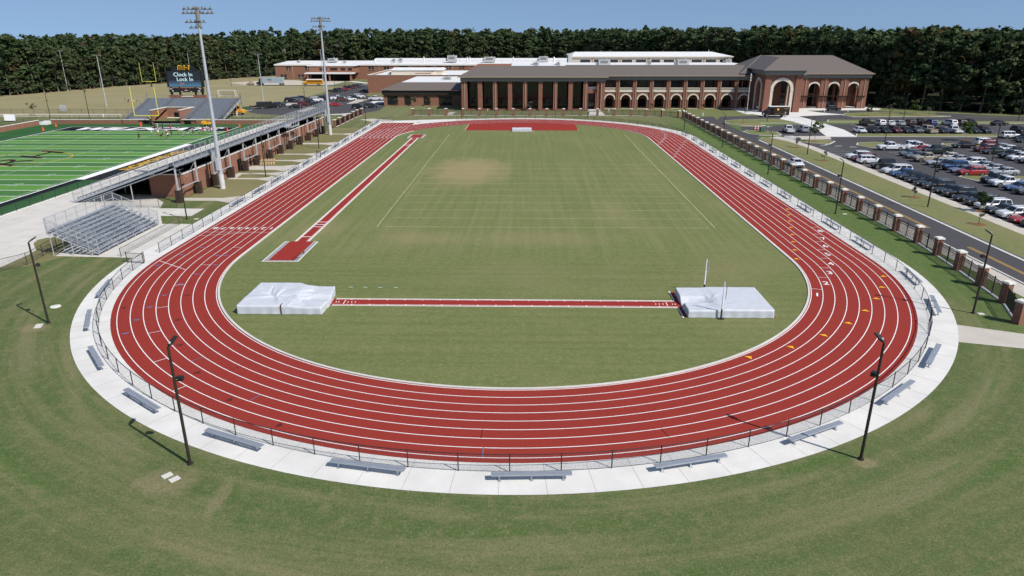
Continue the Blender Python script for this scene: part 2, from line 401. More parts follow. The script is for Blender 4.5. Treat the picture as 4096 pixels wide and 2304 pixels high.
# concrete walk round the track with joints
w = MB(); ringband(w, RE-.1, RO, .012); walk_o = struct(w.build('track_walk', MT['conc']))
j = MB()
def radial(mb, ang, r0, r1, wd, z):
    c, s = math.cos(ang), math.sin(ang); hx, hy = -s*wd/2, c*wd/2
    mb.quad((r0*c-hx, r0*s-hy, z),(r1*c-hx, r1*s-hy, z),(r1*c+hx, r1*s+hy, z),(r0*c+hx, r0*s+hy, z))
for i in range(1, 50): radial(j, -pi+pi*i/50, RE+.02, RO, .026, .016)
for i in range(44):
    y = i*2.25
    for sx in (-1, 1): rect(j, min(sx*(RE+.02), sx*RO), max(sx*(RE+.02), sx*RO), y, y+.035, .016)
j.build('expansion_joint', MT['joint'], walk_o)
# infield
inf = MB(); inf.poly([(x,y,.006) for x,y in stad(R0-.30)]); struct(inf.build('infield', MT['infield']))
# red surface
tr = MB(); ringband(tr, R0-.12, RE, .020); track_o = struct(tr.build('running_track', MT['track']))
ch = MB(); rect(ch, -RE, -R0+.45, LS-1, 129.6, .026); ch.build('sprint_chute', MT['track'], track_o)
kb = MB(); 
A, B = stad(R0-.32), stad(R0-.12); n = len(A)
skip = lambda p: p[1] > 112.5
for i in range(n):
    q = (i+1) % n
    if skip(A[i]): continue
    a, b, c, d = A[i], B[i], B[q], A[q]
    kb.quad((*a,.09),(*b,.09),(*c,.09),(*d,.09)); kb.quad((*b,.0),(*c,.0),(*c,.09),(*b,.09)); kb.quad((*d,.0),(*a,.0),(*a,.09),(*d,.09))
struct(kb.build('track_kerb', MT['kerb']))
# high jump fan: everything between the chord y=113 and the inside of the far bend
fan = MB(); r = R0-.13; y0 = 113.0-LS; a0 = math.asin(y0/r); pts = []
xx = 15.25
pts = [(-xx,113.0),(xx,113.0)]+[(r*math.cos(q), LS+r*math.sin(q)) for q in [math.acos(xx/r)+(pi-2*math.acos(xx/r))*i/40 for i in range(41)]]
fan.poly([(x,y,.021) for x,y in pts]); fan.build('high_jump_apron', MT['track2'], track_o)
fl = MB()
for x in (-xx-.06, xx-.02): rect(fl, x, x+.09, 113.0, 126.4 if x < 0 else 116.3, .03)
fl.build('apron_edge_line', MT['cap'], track_o)
# lane lines
ll = MB(); WL = .068
for k in range(9):
    r = R0+k*LW; ringband(ll, r-WL/2, r+WL/2, .0305)
for k in range(9):
    x = -(R0+k*LW); y1 = 129.6 if k else 126.5
    rect(ll, x-WL/2, x+WL/2, LS, y1, .0335)
ll.build('lane_line', MT['white_line'], track_o)
# start / finish lines, staggers, exchange marks
def lane_xy(lane, at, side):
    """centre of a lane at y=at on a straight or at angle (deg) on the near bend; returns x, y, tangent angle, radius"""
    r = R0+lane*LW
    if isinstance(at, str):
        a = R(float(at)); return r*math.cos(a), r*math.sin(a), a
    return (side*r, at, 0. if side > 0 else pi)
def cross(mb, l0, l1, at, side, wd=.06, z=.036):
    a, b = lane_xy(l0, at, side), lane_xy(l1, at, side)
    dx, dy = b[0]-a[0], b[1]-a[1]; L = math.hypot(dx, dy); nx, ny = -dy/L*wd/2, dx/L*wd/2
    mb.quad((a[0]-nx,a[1]-ny,z),(b[0]-nx,b[1]-ny,z),(b[0]+nx,b[1]+ny,z),(a[0]+nx,a[1]+ny,z))
def tri(mb, lane, at, side, h=.42, wdt=.70, z=.0375):
    a, b = lane_xy(lane-wdt/2+.0, at, side), lane_xy(lane+wdt/2, at, side)
    dx, dy = b[0]-a[0], b[1]-a[1]; L = math.hypot(dx, dy); nx, ny = -dy/L*h, dx/L*h
    mx, my = (a[0]+b[0])/2, (a[1]+b[1])/2
    mb.poly([(a[0],a[1],z),(b[0],b[1],z),(mx+nx,my+ny,z)])
wl, yl, bl, dk = MB(), MB(), MB(), MB()
cross(wl, 0, 8, 10.1, -1); cross(wl, 0, 8, 100.7, -1)
a, b = lane_xy(3.0, 9.8, -1), lane_xy(8.0, 8.2, -1); wl.quad((a[0],a[1],.036),(b[0],b[1],.036),(b[0],b[1]+.06,.036),(a[0],a[1]+.06,.036))
for l, at in [(7.5,13.9),(6.5,10.5),(5.5,7.0),(4.5,3.6),(3.5,.2),(2.5,'-5.5'),(1.5,'-11.3'),(.5,'-18.2')]: cross(wl, l-.5, l+.5, at, 1)
for l, at in [(3.5,'-163.5'),(4.5,'-153.6'),(5.5,'-144.2'),(6.5,'-134.9'),(7.5,'-126.4'),(2.5,'-174.2'),(1.5,3.3)]: cross(wl, l-.5, l+.5, at, -1)
a, b = lane_xy(4.0, '-171.5', -1), lane_xy(8.0, '-177.0', -1); wl.quad((a[0],a[1],.036),(b[0],b[1],.036),(b[0]+.02,b[1]+.07,.036),(a[0]+.02,a[1]+.07,.036))
for l, at in [(.5,88.0),(1.5,91.2),(2.5,94.7),(3.5,98.1)]: cross(wl, l-.5, l+.5, at, 1)
for l, at in [(.6,70.5),(1.5,74.1),(2.5,77.4),(3.5,80.8),(4.5,84.1),(5.5,87.6),(6.5,91.0),(7.5,94.2)]: cross(wl, l-.32, l+.32, at, 1, .22)
wl.build('start_line', MT['white_line'], track_o)
for l, at in [(7.5,24.0),(6.5,20.5),(5.5,17.0),(4.5,13.65),(3.5,10.1),(2.5,6.8),(1.5,3.3),(.5,'-.4'),(7.5,'-8.9'),(6.5,'-14.3'),(5.5,'-19.9'),(4.5,'-25.9'),(3.5,'-32.3'),(2.5,'-39.0'),(1.5,'-46.2'),(.5,'-53.8')]: tri(yl, l, at, 1)
yl.build('exchange_mark', MT['mark_yellow'], track_o)
for l, at in [(3.5,'-164.1'),(4.5,'-159.2'),(5.5,'-154.6'),(6.5,'-150.2'),(7.5,'-146.0'),(6.5,.3),(7.5,'-174.8'),(2.5,'-169.0'),(4.5,6.6),(5.5,3.2),(1.5,.1),(2.5,.1),(1.5,'-174.2')]: tri(bl, l, at, -1, .34)
cross(bl, 0, 8, 20.1, -1); cross(bl, 1.5, 2.3, 16.7, -1); cross(bl, 2.5, 3.2, 13.3, -1)
for l, at in [(4.5,'-132.0'),(5.5,'-117.9'),(7.45,'-91.6')]: cross(bl, l-.5, l+.5, at, -1, .07)
bl.build('relay_mark', MT['mark_blue'], track_o)
for l, at in [(2.5,'-157.9'),(3.5,'-147.4'),(7.6,'-155.8'),(4.5,'-138.0'),(5.5,'-128.7'),(6.5,'-120.1'),(7.4,'-111.9')]: tri(dk, l, at, -1, .40, .62)
for l, at in [(5.5,'-92.0'),(6.5,'-74.3'),(3.5,'-126.0')]: cross(dk, l-.5, l+.5, at, 1, .05)
dk.build('hurdle_mark', MT['mark_dark'], track_o)
# lane numbers
for k in range(8):
    lettering('lane_number', str(k+1), 1.25, MT['white_line'], (-(R0+(k+.5)*LW), 12.1, .038), (0,0,pi), track_o, stretch=(1.0,1.15), embolden=.010)
    lettering('lane_number', str(k+1), 1.1, MT['white_line'], (-(R0+(k+.5)*LW), 98.1, .038), (0,0,pi), track_o, stretch=(1.0,1.3), embolden=.010)
for k, at in enumerate(['-21.3','-14.5','-8.3','-3.0',1.7,5.1,8.4,12.0]):
    x, y, a = lane_xy(k+.5, at, 1)
    lettering('lane_number', str(k+1), 1.3, MT['white_line'], (x, y, .038), (0,0,a), track_o, stretch=(1.0,1.1), embolden=.010)
for k, at in enumerate([88.7,91.9,95.4,98.6,102.3,105.6,109.2,112.4]):
    r = R0+(k+.5)*LW
    x, y, a = (r, at, 0) if at < LS else (math.sqrt(max(0, r*r-(at-LS)**2)), at, math.asin((at-LS)/r))
    lettering('lane_number', str(k+1), 1.15, MT['white_line'], (x, y, .038), (0,0,a), track_o, stretch=(1.0,1.25), embolden=.010)
ar = MB()
for i in range(7): rect(ar, -27.5+i*1.38, -26.9+i*1.38, 127.75-.2*i, 127.95-.2*i, .038)
ar.build('start_arrow', MT['white_line'], track_o)
# long-jump strip with its two covered pits
lj = MB(); rect(lj, -27.2, -25.8, 6.0, 98.0, .022); ljo = struct(lj.build('long_jump_runway', MT['track2']))
e = MB()
for x in (-27.42, -25.86): rect(e, x, x+.28, 6.0, 98.0, .014)
e.build('runway_border', MT['cap'], ljo)
e = MB()
for x in (-27.15, -25.93): rect(e, x, x+.07, 6.0, 98.0, .027)
for y, wd in ((8.1,.2),(13.0,.2),(14.2,.2),(15.5,.2),(94.7,.2),(87.5,.2),(86.3,.2),(85.0,.2)): rect(e, -27.05, -25.95, y-wd/2, y+wd/2, .032)
e.build('takeoff_board', MT['white_line'], ljo)
for (x0, x1, y0, y1) in ((-28.6,-24.4,-2.15,6.0),(-28.5,-24.6,98.0,104.6)):
    p = MB(); rect(p, x0, x1, y0, y1, .016); p.build('pit_kerb', MT['cap'], ljo)
    p = MB(); rect(p, x0+.14, x1-.14, y0+.14, y1-.14, .021); p.build('sand_catcher', plain('grey_rubber_mat', (.30,.30,.31), .8, .2, world=True, var=.2), ljo)
    p = MB(); rect(p, x0+.62, x1-.62, y0+.45, y1-.3 if y0 > 0 else y1+.05, .026); p.build('pit_cover', MT['track2'], ljo)
p = MB()
for a, b in (((-25.35,-1.2),(-25.15,.6)),((-25.15,.6),(-24.75,1.0)),((-24.75,1.0),(-24.95,1.8)),((-25.2,-1.7),(-24.8,-.4))):
    d = Vector((b[0]-a[0], b[1]-a[1])); q = Vector((-d.y, d.x)).normalized()*.08
    p.quad((a[0]-q.x,a[1]-q.y,.033),(b[0]-q.x,b[1]-q.y,.033),(b[0]+q.x,b[1]+q.y,.033),(a[0]+q.x,a[1]+q.y,.033))
p.build('torn_strip', MT['mark_dark'], ljo)
# pole-vault strip
pv = MB(); rect(pv, -17.3, 16.2, -15.35, -13.75, .022); pvo = struct(pv.build('pole_vault_runway', MT['track2']))
for (x0,x1,ya,yb) in ((15.85,24.2,-17.75,-11.2),(-24.6,-17.9,-17.4,-12.2)):
    p = MB(); rect(p, x0, x1, ya, yb, .019); p.build('vault_pad', MT['track2'], pvo)
e = MB()
for y in (-15.52,-13.78): rect(e, -17.0, 15.8, y, y+.2, .016)
for y0, y1 in ((-17.95,-15.5),(-13.6,-11.0)): rect(e, 15.72, 15.86, y0, y1, .024)
e.build('runway_border', MT['cap'], pvo)
e = MB()
for y in (-15.25,-13.9): rect(e, -17.0, 15.8, y, y+.07, .027)
for s, x0 in ((1,-17.0),(-1,15.9)):
    for i, (dx, l) in enumerate(((.2,.3),(.45,.3),(1.0,1.0),(1.35,.3),(1.7,.3),(2.05,.3))): rect(e, x0+s*dx-.035, x0+s*dx+.035, -14.58-l*.5, -14.58+l*.5, .028)
for i in range(18):
    x = -15.5+i*1.72; rect(e, x, x+.12, -14.0, -13.83, .029); rect(e, x+.3, x+.42, -15.32, -15.12, .029)
e.build('runway_line', MT['white_line'], pvo)
# faint football lines on the infield
fm = plain('faded_field_paint', (.34,.35,.20), .9, .1, world=True, var=.25, scale=.5, fine=.3)
e = MB()
for x in (-18.6, 26.55): rect(e, x-.08, x+.08, 13.3, 105, .012)
for i in range(11):
    y = 13.3+4.8*i; rect(e, -17.8, 25.8, y-.07, y+.07, .013)
for i in range(44):
    y = 14.2+.96*i
    for x in (-17.7,-2.2,12.3 if False else 13.6,25.0): rect(e, x-.32, x+.32, y-.04, y+.04, .0135)
ft = struct(e.build('field_line', fm))
e = MB()
for x in (-16.4,-14.9,-13.4,-11.8): rect(e, x-.22, x+.22, -10.48, -10.3, .012)
struct(e.build('chalk_mark', plain('mint_chalk', (.30,.45,.34), .9, .1)))
# ------------------------------------------------------------------ stadium turf markings
tl = MB()
for i in range(21):
    y = 25.7+4.572*i; rect(tl, -131, -82.3, y-.11, y+.11, ZT+.012)
for i in range(100):
    y = 25.7+.9144*i
    for x in (-83.1, -130.2, -99.0, -114.2): rect(tl, x-.35, x+.35, y-.05, y+.05, ZT+.014)
for x0, x1 in ((-82.3,-82.0),(-131.3,-131.0)): rect(tl, x0, x1, 20, 126.3, ZT+.015)
rect(tl, -82.0, -80.4, 49, 93, ZT+.016); rect(tl, -131, -82.3, 126.2, 126.4, ZT+.015)
tl.build('field_marking', MT['white_line'], turf_o)
tb = MB(); rect(tb, -130.9, -82.4, 117.3, 126.1, ZT+.010); rect(tb, -82.0, -80.2, 10, 48.8, ZT+.010); rect(tb, -80.4, -76.0, 48.8, 93.2, ZT+.010)
rect(tb, -131.9, -131.35, 10, 126.3, ZT+.011)
tb.build('painted_black_band', plain('black_turf_paint', (.012,.014,.018), .9, .1, world=True, var=.3), turf_o)
lettering('endzone_lettering', 'WILDCATS', 8.2, MT['white_line'], (-107.2, 121.7, ZT+.02), (0,0,0), turf_o, spacing=1.0, stretch=(1.0,.98), shear=.3, embolden=.042)
gold = plain('gold_turf_paint', (.62,.36,.03), .8, .15)
lettering('sideline_lettering', 'RICHMOND HILL', 3.9, gold, (-78.1, 71.0, ZT+.02), (0,0,pi/2), turf_o, stretch=(.80,.85), spacing=1.05, embolden=.04)
for i, s in enumerate(['1 0','2 0','3 0','4 0','5 0','4 0','3 0','2 0','1 0']):
    y = 25.7+9.144*(i+1)
    lettering('yard_number', s, 2.2, plain('thin_white_paint', (.34,.42,.30), .8, .15) if i == 0 else bpy.data.materials['thin_white_paint'], (-89.6, y, ZT+.02), (0,0,pi/2), turf_o)
    lettering('yard_number', s, 2.2, bpy.data.materials['thin_white_paint'], (-123.6, y, ZT+.02), (0,0,-pi/2), turf_o)
lettering('midfield_letters', 'RH', 15.5, plain('tan_turf_paint', (.30,.235,.105), .8, .15), (-106.8, 71.3, ZT+.018), (0,0,pi/2), turf_o, stretch=(1.02,.72), shear=.28)
lettering('midfield_letters', 'RH', 14.2, plain('dark_turf_paint', (.028,.02,.013), .9, .1), (-106.8, 71.3, ZT+.026), (0,0,pi/2), turf_o, stretch=(1.06,.72), shear=.28)
cg = MB(); n = 64
for i in range(n):
    a, b = 2*pi*i/n, 2*pi*(i+1)/n
    P = lambda r, q: (-106.8+r*math.cos(q), 71.4+r*math.sin(q), ZT+.023)
    cg.quad(P(8.6,a),P(8.8,a),P(8.8,b),P(8.6,b))
cg.build('centre_circle', gold, turf_o)
# ------------------------------------------------------------------ concrete plaza and paths on the stadium side
sheet('plaza', MT['plaza'], [[(PX1,-30),(-60,-9),(-56.8,-4.6),(-56.9,0),(-57.2,1.8),(-58.4,3.2),(-59.5,4.7),(-60.0,6.2),(-59.4,7.1),(-58.2,7.3),(-55.6,5.6),(-54.0,3.0),(-53.4,-.5),(-44.0,-1.0),(-44.0,14.2),(-48.2,14.2),(-50.6,18.6),(-46.2,18.6),(-46.3,23.0),(-53.0,23.1),(-54.4,27.0),(-58,31.0),(PX1,31.0)]], .010)
sheet('plaza_walk', MT['plaza'], [[(PX1,31.05),(-66.0,31.05),(-66.0,112),(-60,133),(PX1,133)]], .010)
def slab(name, x0, x1, y0, y1, z=.011, m='walk'): return sheet(name, MT[m], [[(x0,y0),(x1,y0),(x1,y1),(x0,y1)]], z)
pw = MB()
for x0, x1, y0, y1 in ((-52.6,-44,28.2,30.2),(-52.0,-44,45.2,46.4),(-52.4,-44,50.0,51.2),(-52.8,-44,54.3,58.7),(-51.6,-44,64.2,65.5),(-52.3,-44,72.3,73.5),(-52.2,-44,87.2,89.5),(-51.5,-44,104.6,105.9)):
    rect(pw, x0, x1, y0, y1, .0115)
    for yy, sg in ((y0,-1),(y1,1)): pw.poly([(-46.6,yy,.0116),(-44,yy,.0116),(-44,yy+sg*1.5,.0116)])
pw.poly([(-53.2,46.4,.0117),(-50.8,46.4,.0117),(-51.2,50.0,.0117),(-53.2,50.0,.0117)])
struct(pw.build('path', MT['walk']))
sheet('grass_bank', MT['bank'], [[(-52.2,30.3),(-44.1,30.3),(-44.1,118),(-52.2,118)]], .004)
sheet('bleacher_lawn', MT['bank'], [[(-54.2,-4.5),(-52,-.6),(-53.2,3.2),(-55.5,5.8),(-58.2,7.4),(-60.2,6.2),(-58.4,3),(-57,1.8),(-56.7,-5)]], .005)
# path at the top of the chute
sheet('chute_walk', MT['conc'], [[(-44.2,98),(-40.9,98),(-40.9,129.7),(-31.0,129.7),(-31.0,131.6),(-12,132.2),(-6,139.5),(-16,140.5),(-30.5,137.2),(-44.2,133)],], .0105)
sheet('gate_walk', MT['walk'], [[(-44.2,132),(-38,136),(-46,140.5),(-49.5,138)]], .0095)
# ------------------------------------------------------------------ road, verge, car park on the right
RX0, RX1 = 52.6, 58.3
road = MB()
road.poly([(x,y,.008) for x,y in ((RX0,-200),(RX1,-200),(RX1,96),(58.9,100.5),(61,103),(64.2,103.6),(RX1+.2,112),(58.8,131.0),(58.6,138),(60,147.6),(56.5,146.6),(54,143.5),(RX0,136))])
road_o = struct(road.build('road', MT['asph']))
yl = MB()
for x in (54.75, 55.05): rect(yl, x, x+.11, 13.9, 128, .014); rect(yl, x, x+.11, -60, 5.2, .014)
yl.build('road_line', MT['roadyellow'], road_o)
lot = MB()
lot.poly([(x,y,.0085) for x,y in ((67.1,-40),(260,-40),(260,129.5),(94,128.6),(84,128),(78,127.5),(67.5,122.2),(61.0,122.0),(58.9,112),(64.4,103.6),(66.4,102.0),(65.4,95.0),(66.6,88),(67.1,84))])
lot_o = struct(lot.build('car_park', MT['asph']))
drop = MB(); drop.poly([(x,y,.0080) for x,y in ((58.9,131),(68,130.4),(77,133.5),(86,134),(88,136),(150,134.5),(200,131),(260,128),(260,140),(160,142),(149,144.4),(138.5,147.8),(134,156),(120,164),(107,168.3),(92,166),(92,158),(87,152),(74,150.2),(62,147.2),(58.7,138))])
struct(drop.build('drop_off_drive', MT['asph']))
sheet('side_road', MT['asph'], [[(130,152),(150,145),(175,139.5),(260,133),(260,138),(178,144),(152,150),(136,160)]], .0075)
# grass islands and verges
def island(pts, name='grass_island', mat='strip', z=.11):
    mb = MB(); n = len(pts); cx = sum(p[0] for p in pts)/n; cy = sum(p[1] for p in pts)/n
    def shr(p, d):
        v = Vector((cx-p[0], cy-p[1])); v.normalize(); return (p[0]+v.x*d, p[1]+v.y*d)
    mb.prism(pts, 0, .12, 0); o = struct(mb.build(name, MT['kerb']))
    q = MB(); q.prism([shr(p, .28) for p in pts], .05, .135); q.build('island_grass', MT[mat], o); return o
def ell(cx, cy, a, b, rz=0, n=18):
    c, s = math.cos(rz), math.sin(rz)
    return [(cx+a*math.cos(2*pi*i/n)*c-b*math.sin(2*pi*i/n)*s, cy+a*math.cos(2*pi*i/n)*s+b*math.sin(2*pi*i/n)*c) for i in range(n)]
def rr(x0, x1, y0, y1, r, n=5):
    out = []
    for cx, cy, a in ((x1-r,y0+r,-pi/2),(x1-r,y1-r,0),(x0+r,y1-r,pi/2),(x0+r,y0+r,pi)):
        out += [(cx+r*math.cos(a+pi/2*i/n), cy+r*math.sin(a+pi/2*i/n)) for i in range(n+1)]
    return out
island([(58.35,-120),(64.9,-120),(64.9,84),(64.2,92),(62.5,98),(60.2,99.6),(58.6,97),(58.3,90)], 'verge')
island([(58.3,110.6),(58.8,106.6),(60.6,104.0),(64.0,103.3),(66.6,104.6),(67.2,110),(64.5,113.2),(60.5,113.6)])
island([(58.9,131.2),(59.3,127),(61.6,123.4),(66.5,122.6),(68.8,124.4),(68.8,129.6),(79,130.4),(86.5,133.2),(86,139.6),(76,140.4),(66,139.2),(60.5,136)])
island([(89.5,133.2),(150,130.2),(150,134),(92,138.6)], 'verge_strip'); island([(73,129.2),(79.5,126),(80.5,128.5),(79,130.2)], 'grass_wedge')
island([(102.5,146.4),(129.5,147.2),(134.5,149),(128,157),(116,160.5),(105,157),(101.4,151)])
island([(150.5,131),(200,127),(200,129.8),(152,133.6)], 'far_verge')
island([(84.2,102.2),(124,101.6),(124,104.6),(118.8,106.6),(86.4,106.9)], 'planted_strip'); island([(66.6,92.2),(71.0,88.2),(72.4,88.9),(75.5,93.4),(73,96.2),(67.6,96.3)])
island([(77.8,87.4),(79.4,83.2),(80.6,82.5),(90.4,82.7),(90.4,87.4),(84.8,92.4),(79.6,91.0)]); island([(98.0,88.8),(98.6,85.0),(106.6,85.4),(110,88.8),(104.5,90.6),(99.2,90.4)])
island([(79.2,49.3),(80.2,45.6),(82,44.9),(91.4,45.3),(91.4,49.8),(84.6,50.6),(80.6,50.6)])
kx = MB()
kx.box(RX1-.45, RX1, -120, 96, 0, .03); kx.box(RX0-.02, RX0+.2, -120, 136, 0, .10); struct(kx.build('road_kerb', MT['kerb']))
block('pavement', MT['walk'], [(64.9,-120),(67.1,-120),(67.1,84),(66.3,92.2),(67.6,96.3),(64.4,101.5),(61.6,99),(64.2,92),(64.9,84)], .124)
block('crossing_path', MT['conc'], [(76.6,101.4),(84.1,101.4),(86.6,114.6),(86.9,132.2),(86.4,148.4),(82.4,148.4),(78.0,140),(79.6,133),(80.2,118)], .145)
block('path', MT['walk'], [(67.6,96.4),(76.0,97.0),(77.4,101.2),(76.4,102.4),(66.8,101.6)], .142)
cw = MB()
for i in range(7): cw.quad((64.2+.35*i,95.6+1.05*i,.147),(66.6+.35*i,95.6+1.05*i,.147),(66.6+.35*i,96.15+1.05*i,.147),(64.2+.35*i,96.15+1.05*i,.147))
for i in range(6): rect(cw, 80.8, 86.4, 119.5+1.2*i, 120.1+1.2*i, .149); rect(cw, 83, 86.4, 141+1.1*i, 141.6+1.1*i, .149)
struct(cw.build('zebra_crossing', MT['roadwhite']))
sheet('entrance_plaza', MT['conc'], [[(76,149.6),(86,148.3),(96.4,151.8),(103.6,153.4),(98,160),(96,166),(121,168.2),(124,172.6),(122,200),(72,200),(72,160),(75,153)]], .013)
bay = MB()
for y in np.arange(4, 84, 2.74): rect(bay, 67.4, 72.4, y, y+.1, .0135)
for y in np.arange(30.5, 83, 2.74):
    if not 44.9 < y < 50.5: rect(bay, 80.2, 90.6, y, y+.1, .0135)
for y in np.arange(40, 84, 2.74): rect(bay, 99.4, 110.2, y, y+.1, .0135)
for x in np.arange(88, 140, 2.74): rect(bay, x, x+.1, 107.2, 112.4, .0135); rect(bay, x+6, x+6.1, 122.8, 128.2, .0135)
for x, y in ((69.5,87.0),(72.5,86.2),(75.2,84.6),(68.3,122),(81.2,125.4)): rect(bay, x, x+1.6, y, y+.5, .0135)
bay.build('bay_line', MT['roadwhite'], lot_o)
sheet('roadside_pavement', MT['walk'], [[(50.15,-13),(52.6,-13),(52.6,136),(51.2,143),(50.15,143)]], .010)
sheet('link_path', MT['walk'], [[(39.5,-19.0),(44.0,-20.9),(52.5,-22.6),(52.5,-26.6),(42.0,-23.9),(37.0,-22.6)]], .0105)
sheet('ramp_path', MT['conc'], [[(20.9,149.8),(26.4,149.8),(26.3,161),(22.3,161)]], .012); sheet('ramp_path', MT['walk'], [[(-24.7,150.3),(-22.8,150.3),(-22.2,160),(-24.4,160)]], .012)
# ------------------------------------------------------------------ north-west: practice field, service road, gravel yard, staff car park
sheet('practice_field', MT['field'], [[(-420,146),(-97,146),(-97,152),(-86,190),(-90,215),(-92,280),(-138,287),(-205,281),(-260,276),(-420,240)]], .005)
sheet('far_meadow', MT['field'], [[(-300,290),(-205,282.2),(-138,288.8),(-146,345),(-146,420),(-300,420)]], .006)
sheet('service_road', MT['sand'], [[(-240,279),(-204,280.3),(-178,284.8),(-138,288),(-138,289.2),(-178,286.2),(-204,281.8),(-240,280.4)]], .012)
sheet('gravel_yard', MT['sand'], [[(-160,309),(-141,290),(-104,291.5),(-99,292),(-99,321),(-122,328),(-138,334),(-150,325)]], .010)
sheet('staff_drive', MT['asph'], [[(-142,287.2),(-86,288.4),(-86,240),(-90,214.8),(-93,200),(-94.5,166),(-91,158),(-86,153.4),(-77,149.5),(-62,152.4),(-53,153.2),(-49,165),(-51,200),(-68,228),(-70,288),(-70,292),(-142,291.5)]], .009)
island([(-88.6,181.4),(-84.6,183.6),(-84.4,189.8),(-88.6,190.6)], 'kerbed_island', 'sand'); island([(-66,189),(-63.4,190),(-62,206),(-66,206.5)], 'kerbed_island', 'sand')
island([(-75.6,160.5),(-73.6,160.4),(-73.4,174),(-75.4,174.4)], 'kerbed_island', 'sand')
sheet('path', MT['conc'], [[(-66,150),(-55,151.5),(-52.5,158),(-62,153.2)],[(-99.8,322),(-83,303),(-80,303),(-94,322)],[(-125,148.8),(-98,150.4),(-98,151.4),(-125,149.8)],[(-260,145),(-127,145.2),(-127,146.0),(-260,146.2)],[(-260,151.0),(-130,150.2),(-130,151.4),(-260,152.4)],[(-92,146.4),(-76,147.2),(-76,147.8),(-92,147.3)],[(-58.5,190.8),(-53.5,190.8),(-53.5,201),(-58.5,200)]], .014)
# ------------------------------------------------------------------ fences
def chain_fence(name, label, pts, h=1.2, step=3.0, mat='chain_black', pmat='black', r=.036, z=0., group=None, post_at=None, cat='fence', base=0., top=True):
    """chain-link fence along a polyline: posts, rails and one sheet of netting"""
    x0, y0 = pts[0]; t = thing(name, label, cat, (x0, y0, z), 0, group)
    L = [0.]
    for a, b in zip(pts, pts[1:]): L.append(L[-1]+math.hypot(b[0]-a[0], b[1]-a[1]))
    def at(s):
        for i in range(len(pts)-1):
            if s <= L[i+1]+1e-6:
                k = (s-L[i])/(L[i+1]-L[i]); return (pts[i][0]+k*(pts[i+1][0]-pts[i][0])-x0, pts[i][1]+k*(pts[i+1][1]-pts[i][1])-y0)
        return (pts[-1][0]-x0, pts[-1][1]-y0)
    n = max(1, round(L[-1]/step)); pm = MB(); pm.tube((0,0,0), (0,0,h+.03), r, n=6); pm.tube((0,0,h+.03),(0,0,h+.07), r*1.35, r*.5, 6)
    first = None
    for i in range(n+1):
        q = at(L[-1]*i/n)
        if first is None: first = o = pm.build('post', MT[pmat], t)
        else: o = link('post', first.data, t)
        o.location = (q[0], q[1], 0)
    net = MB(); net.uv = []; rail = MB(); m = max(1, int(L[-1]/1.2)) if len(pts) > 2 else n
    P = [at(L[-1]*i/m) for i in range(m+1)]
    for i in range(m):
        a, b = P[i], P[i+1]; u0, u1 = L[-1]*i/m, L[-1]*(i+1)/m
        net.quad((*a,.05+base),(*b,.05+base),(*b,h-.02),(*a,h-.02)); net.uv += [(u0,.05),(u1,.05),(u1,h),(u0,h)]
        if top: rail.tube((*a,h),(*b,h), r*.75, n=5)
        rail.tube((*a,.07+base),(*b,.07+base), r*.3, n=4)
    net.build('netting', MT[mat], t); rail.build('rail', MT[pmat], t)
    return t
def arcp(r, a0, a1, n, cy=0.): return [(r*math.cos(R(a0+(a1-a0)*i/n)), cy+r*math.sin(R(a0+(a1-a0)*i/n))) for i in range(n+1)]
FG = None
chain_fence('chain_link_fence', 'low black chain-link fence round the near bend, from the bleachers gate to the right-hand walk', arcp(RF, -176.5, -31, 54))
chain_fence('chain_link_fence', 'low black chain-link fence along the right straight beside the road', arcp(RF, -26, 0, 10)+[(RF, 12),(RF, 97.0)])
chain_fence('chain_link_fence', 'low black chain-link fence round the far bend in front of the pillared hall', [(RF,99.3)]+arcp(RF, 3, 118, 40, LS))
chain_fence('chain_link_fence', 'low black chain-link fence along the left straight below the grandstand', [(-RF, 1.0),(-RF, 68.6)])
chain_fence('chain_link_fence', 'low black chain-link fence beside the sprint chute', [(-RF, 71.4),(-RF, 132.0),(-38.2,132.4)])
def gate(label, a, b, h=1.15):
    t = thing('fence_gate', label, 'gate', (a[0], a[1], 0)); d = (b[0]-a[0], b[1]-a[1])
    f = MB(); P = lambda s, z: (d[0]*s, d[1]*s, z)
    for s in (0,1): f.tube(P(s,0), P(s,h+.1), .05, n=6)
    for z in (.1, h): f.tube(P(0,z), P(1,z), .03, n=5)
    f.tube(P(0,.1), P(1,h), .022, n=5); f.build('gate_frame', MT['black'], t)
    m = MB(); m.quad(P(0,.1),P(1,.1),P(1,h),P(0,h)); W_ = math.hypot(*d); m.uv = [(0,0),(W_,0),(W_,h),(0,h)]; m.build('netting', MT['chain_black'], t)
gate('open black fence gate standing across the walk beside the bleachers', (-43.7,-2.7), (-41.6,-3.1))
gate('pair of black gate leaves on the right-hand bend by the link path', (RF*math.cos(R(-30.5)), RF*math.sin(R(-30.5))), (RF*math.cos(R(-26.6)), RF*math.sin(R(-26.6))))
gate('open black fence gate on the left straight below the middle of the grandstand', (-RF,68.9), (-43.1,70.2))
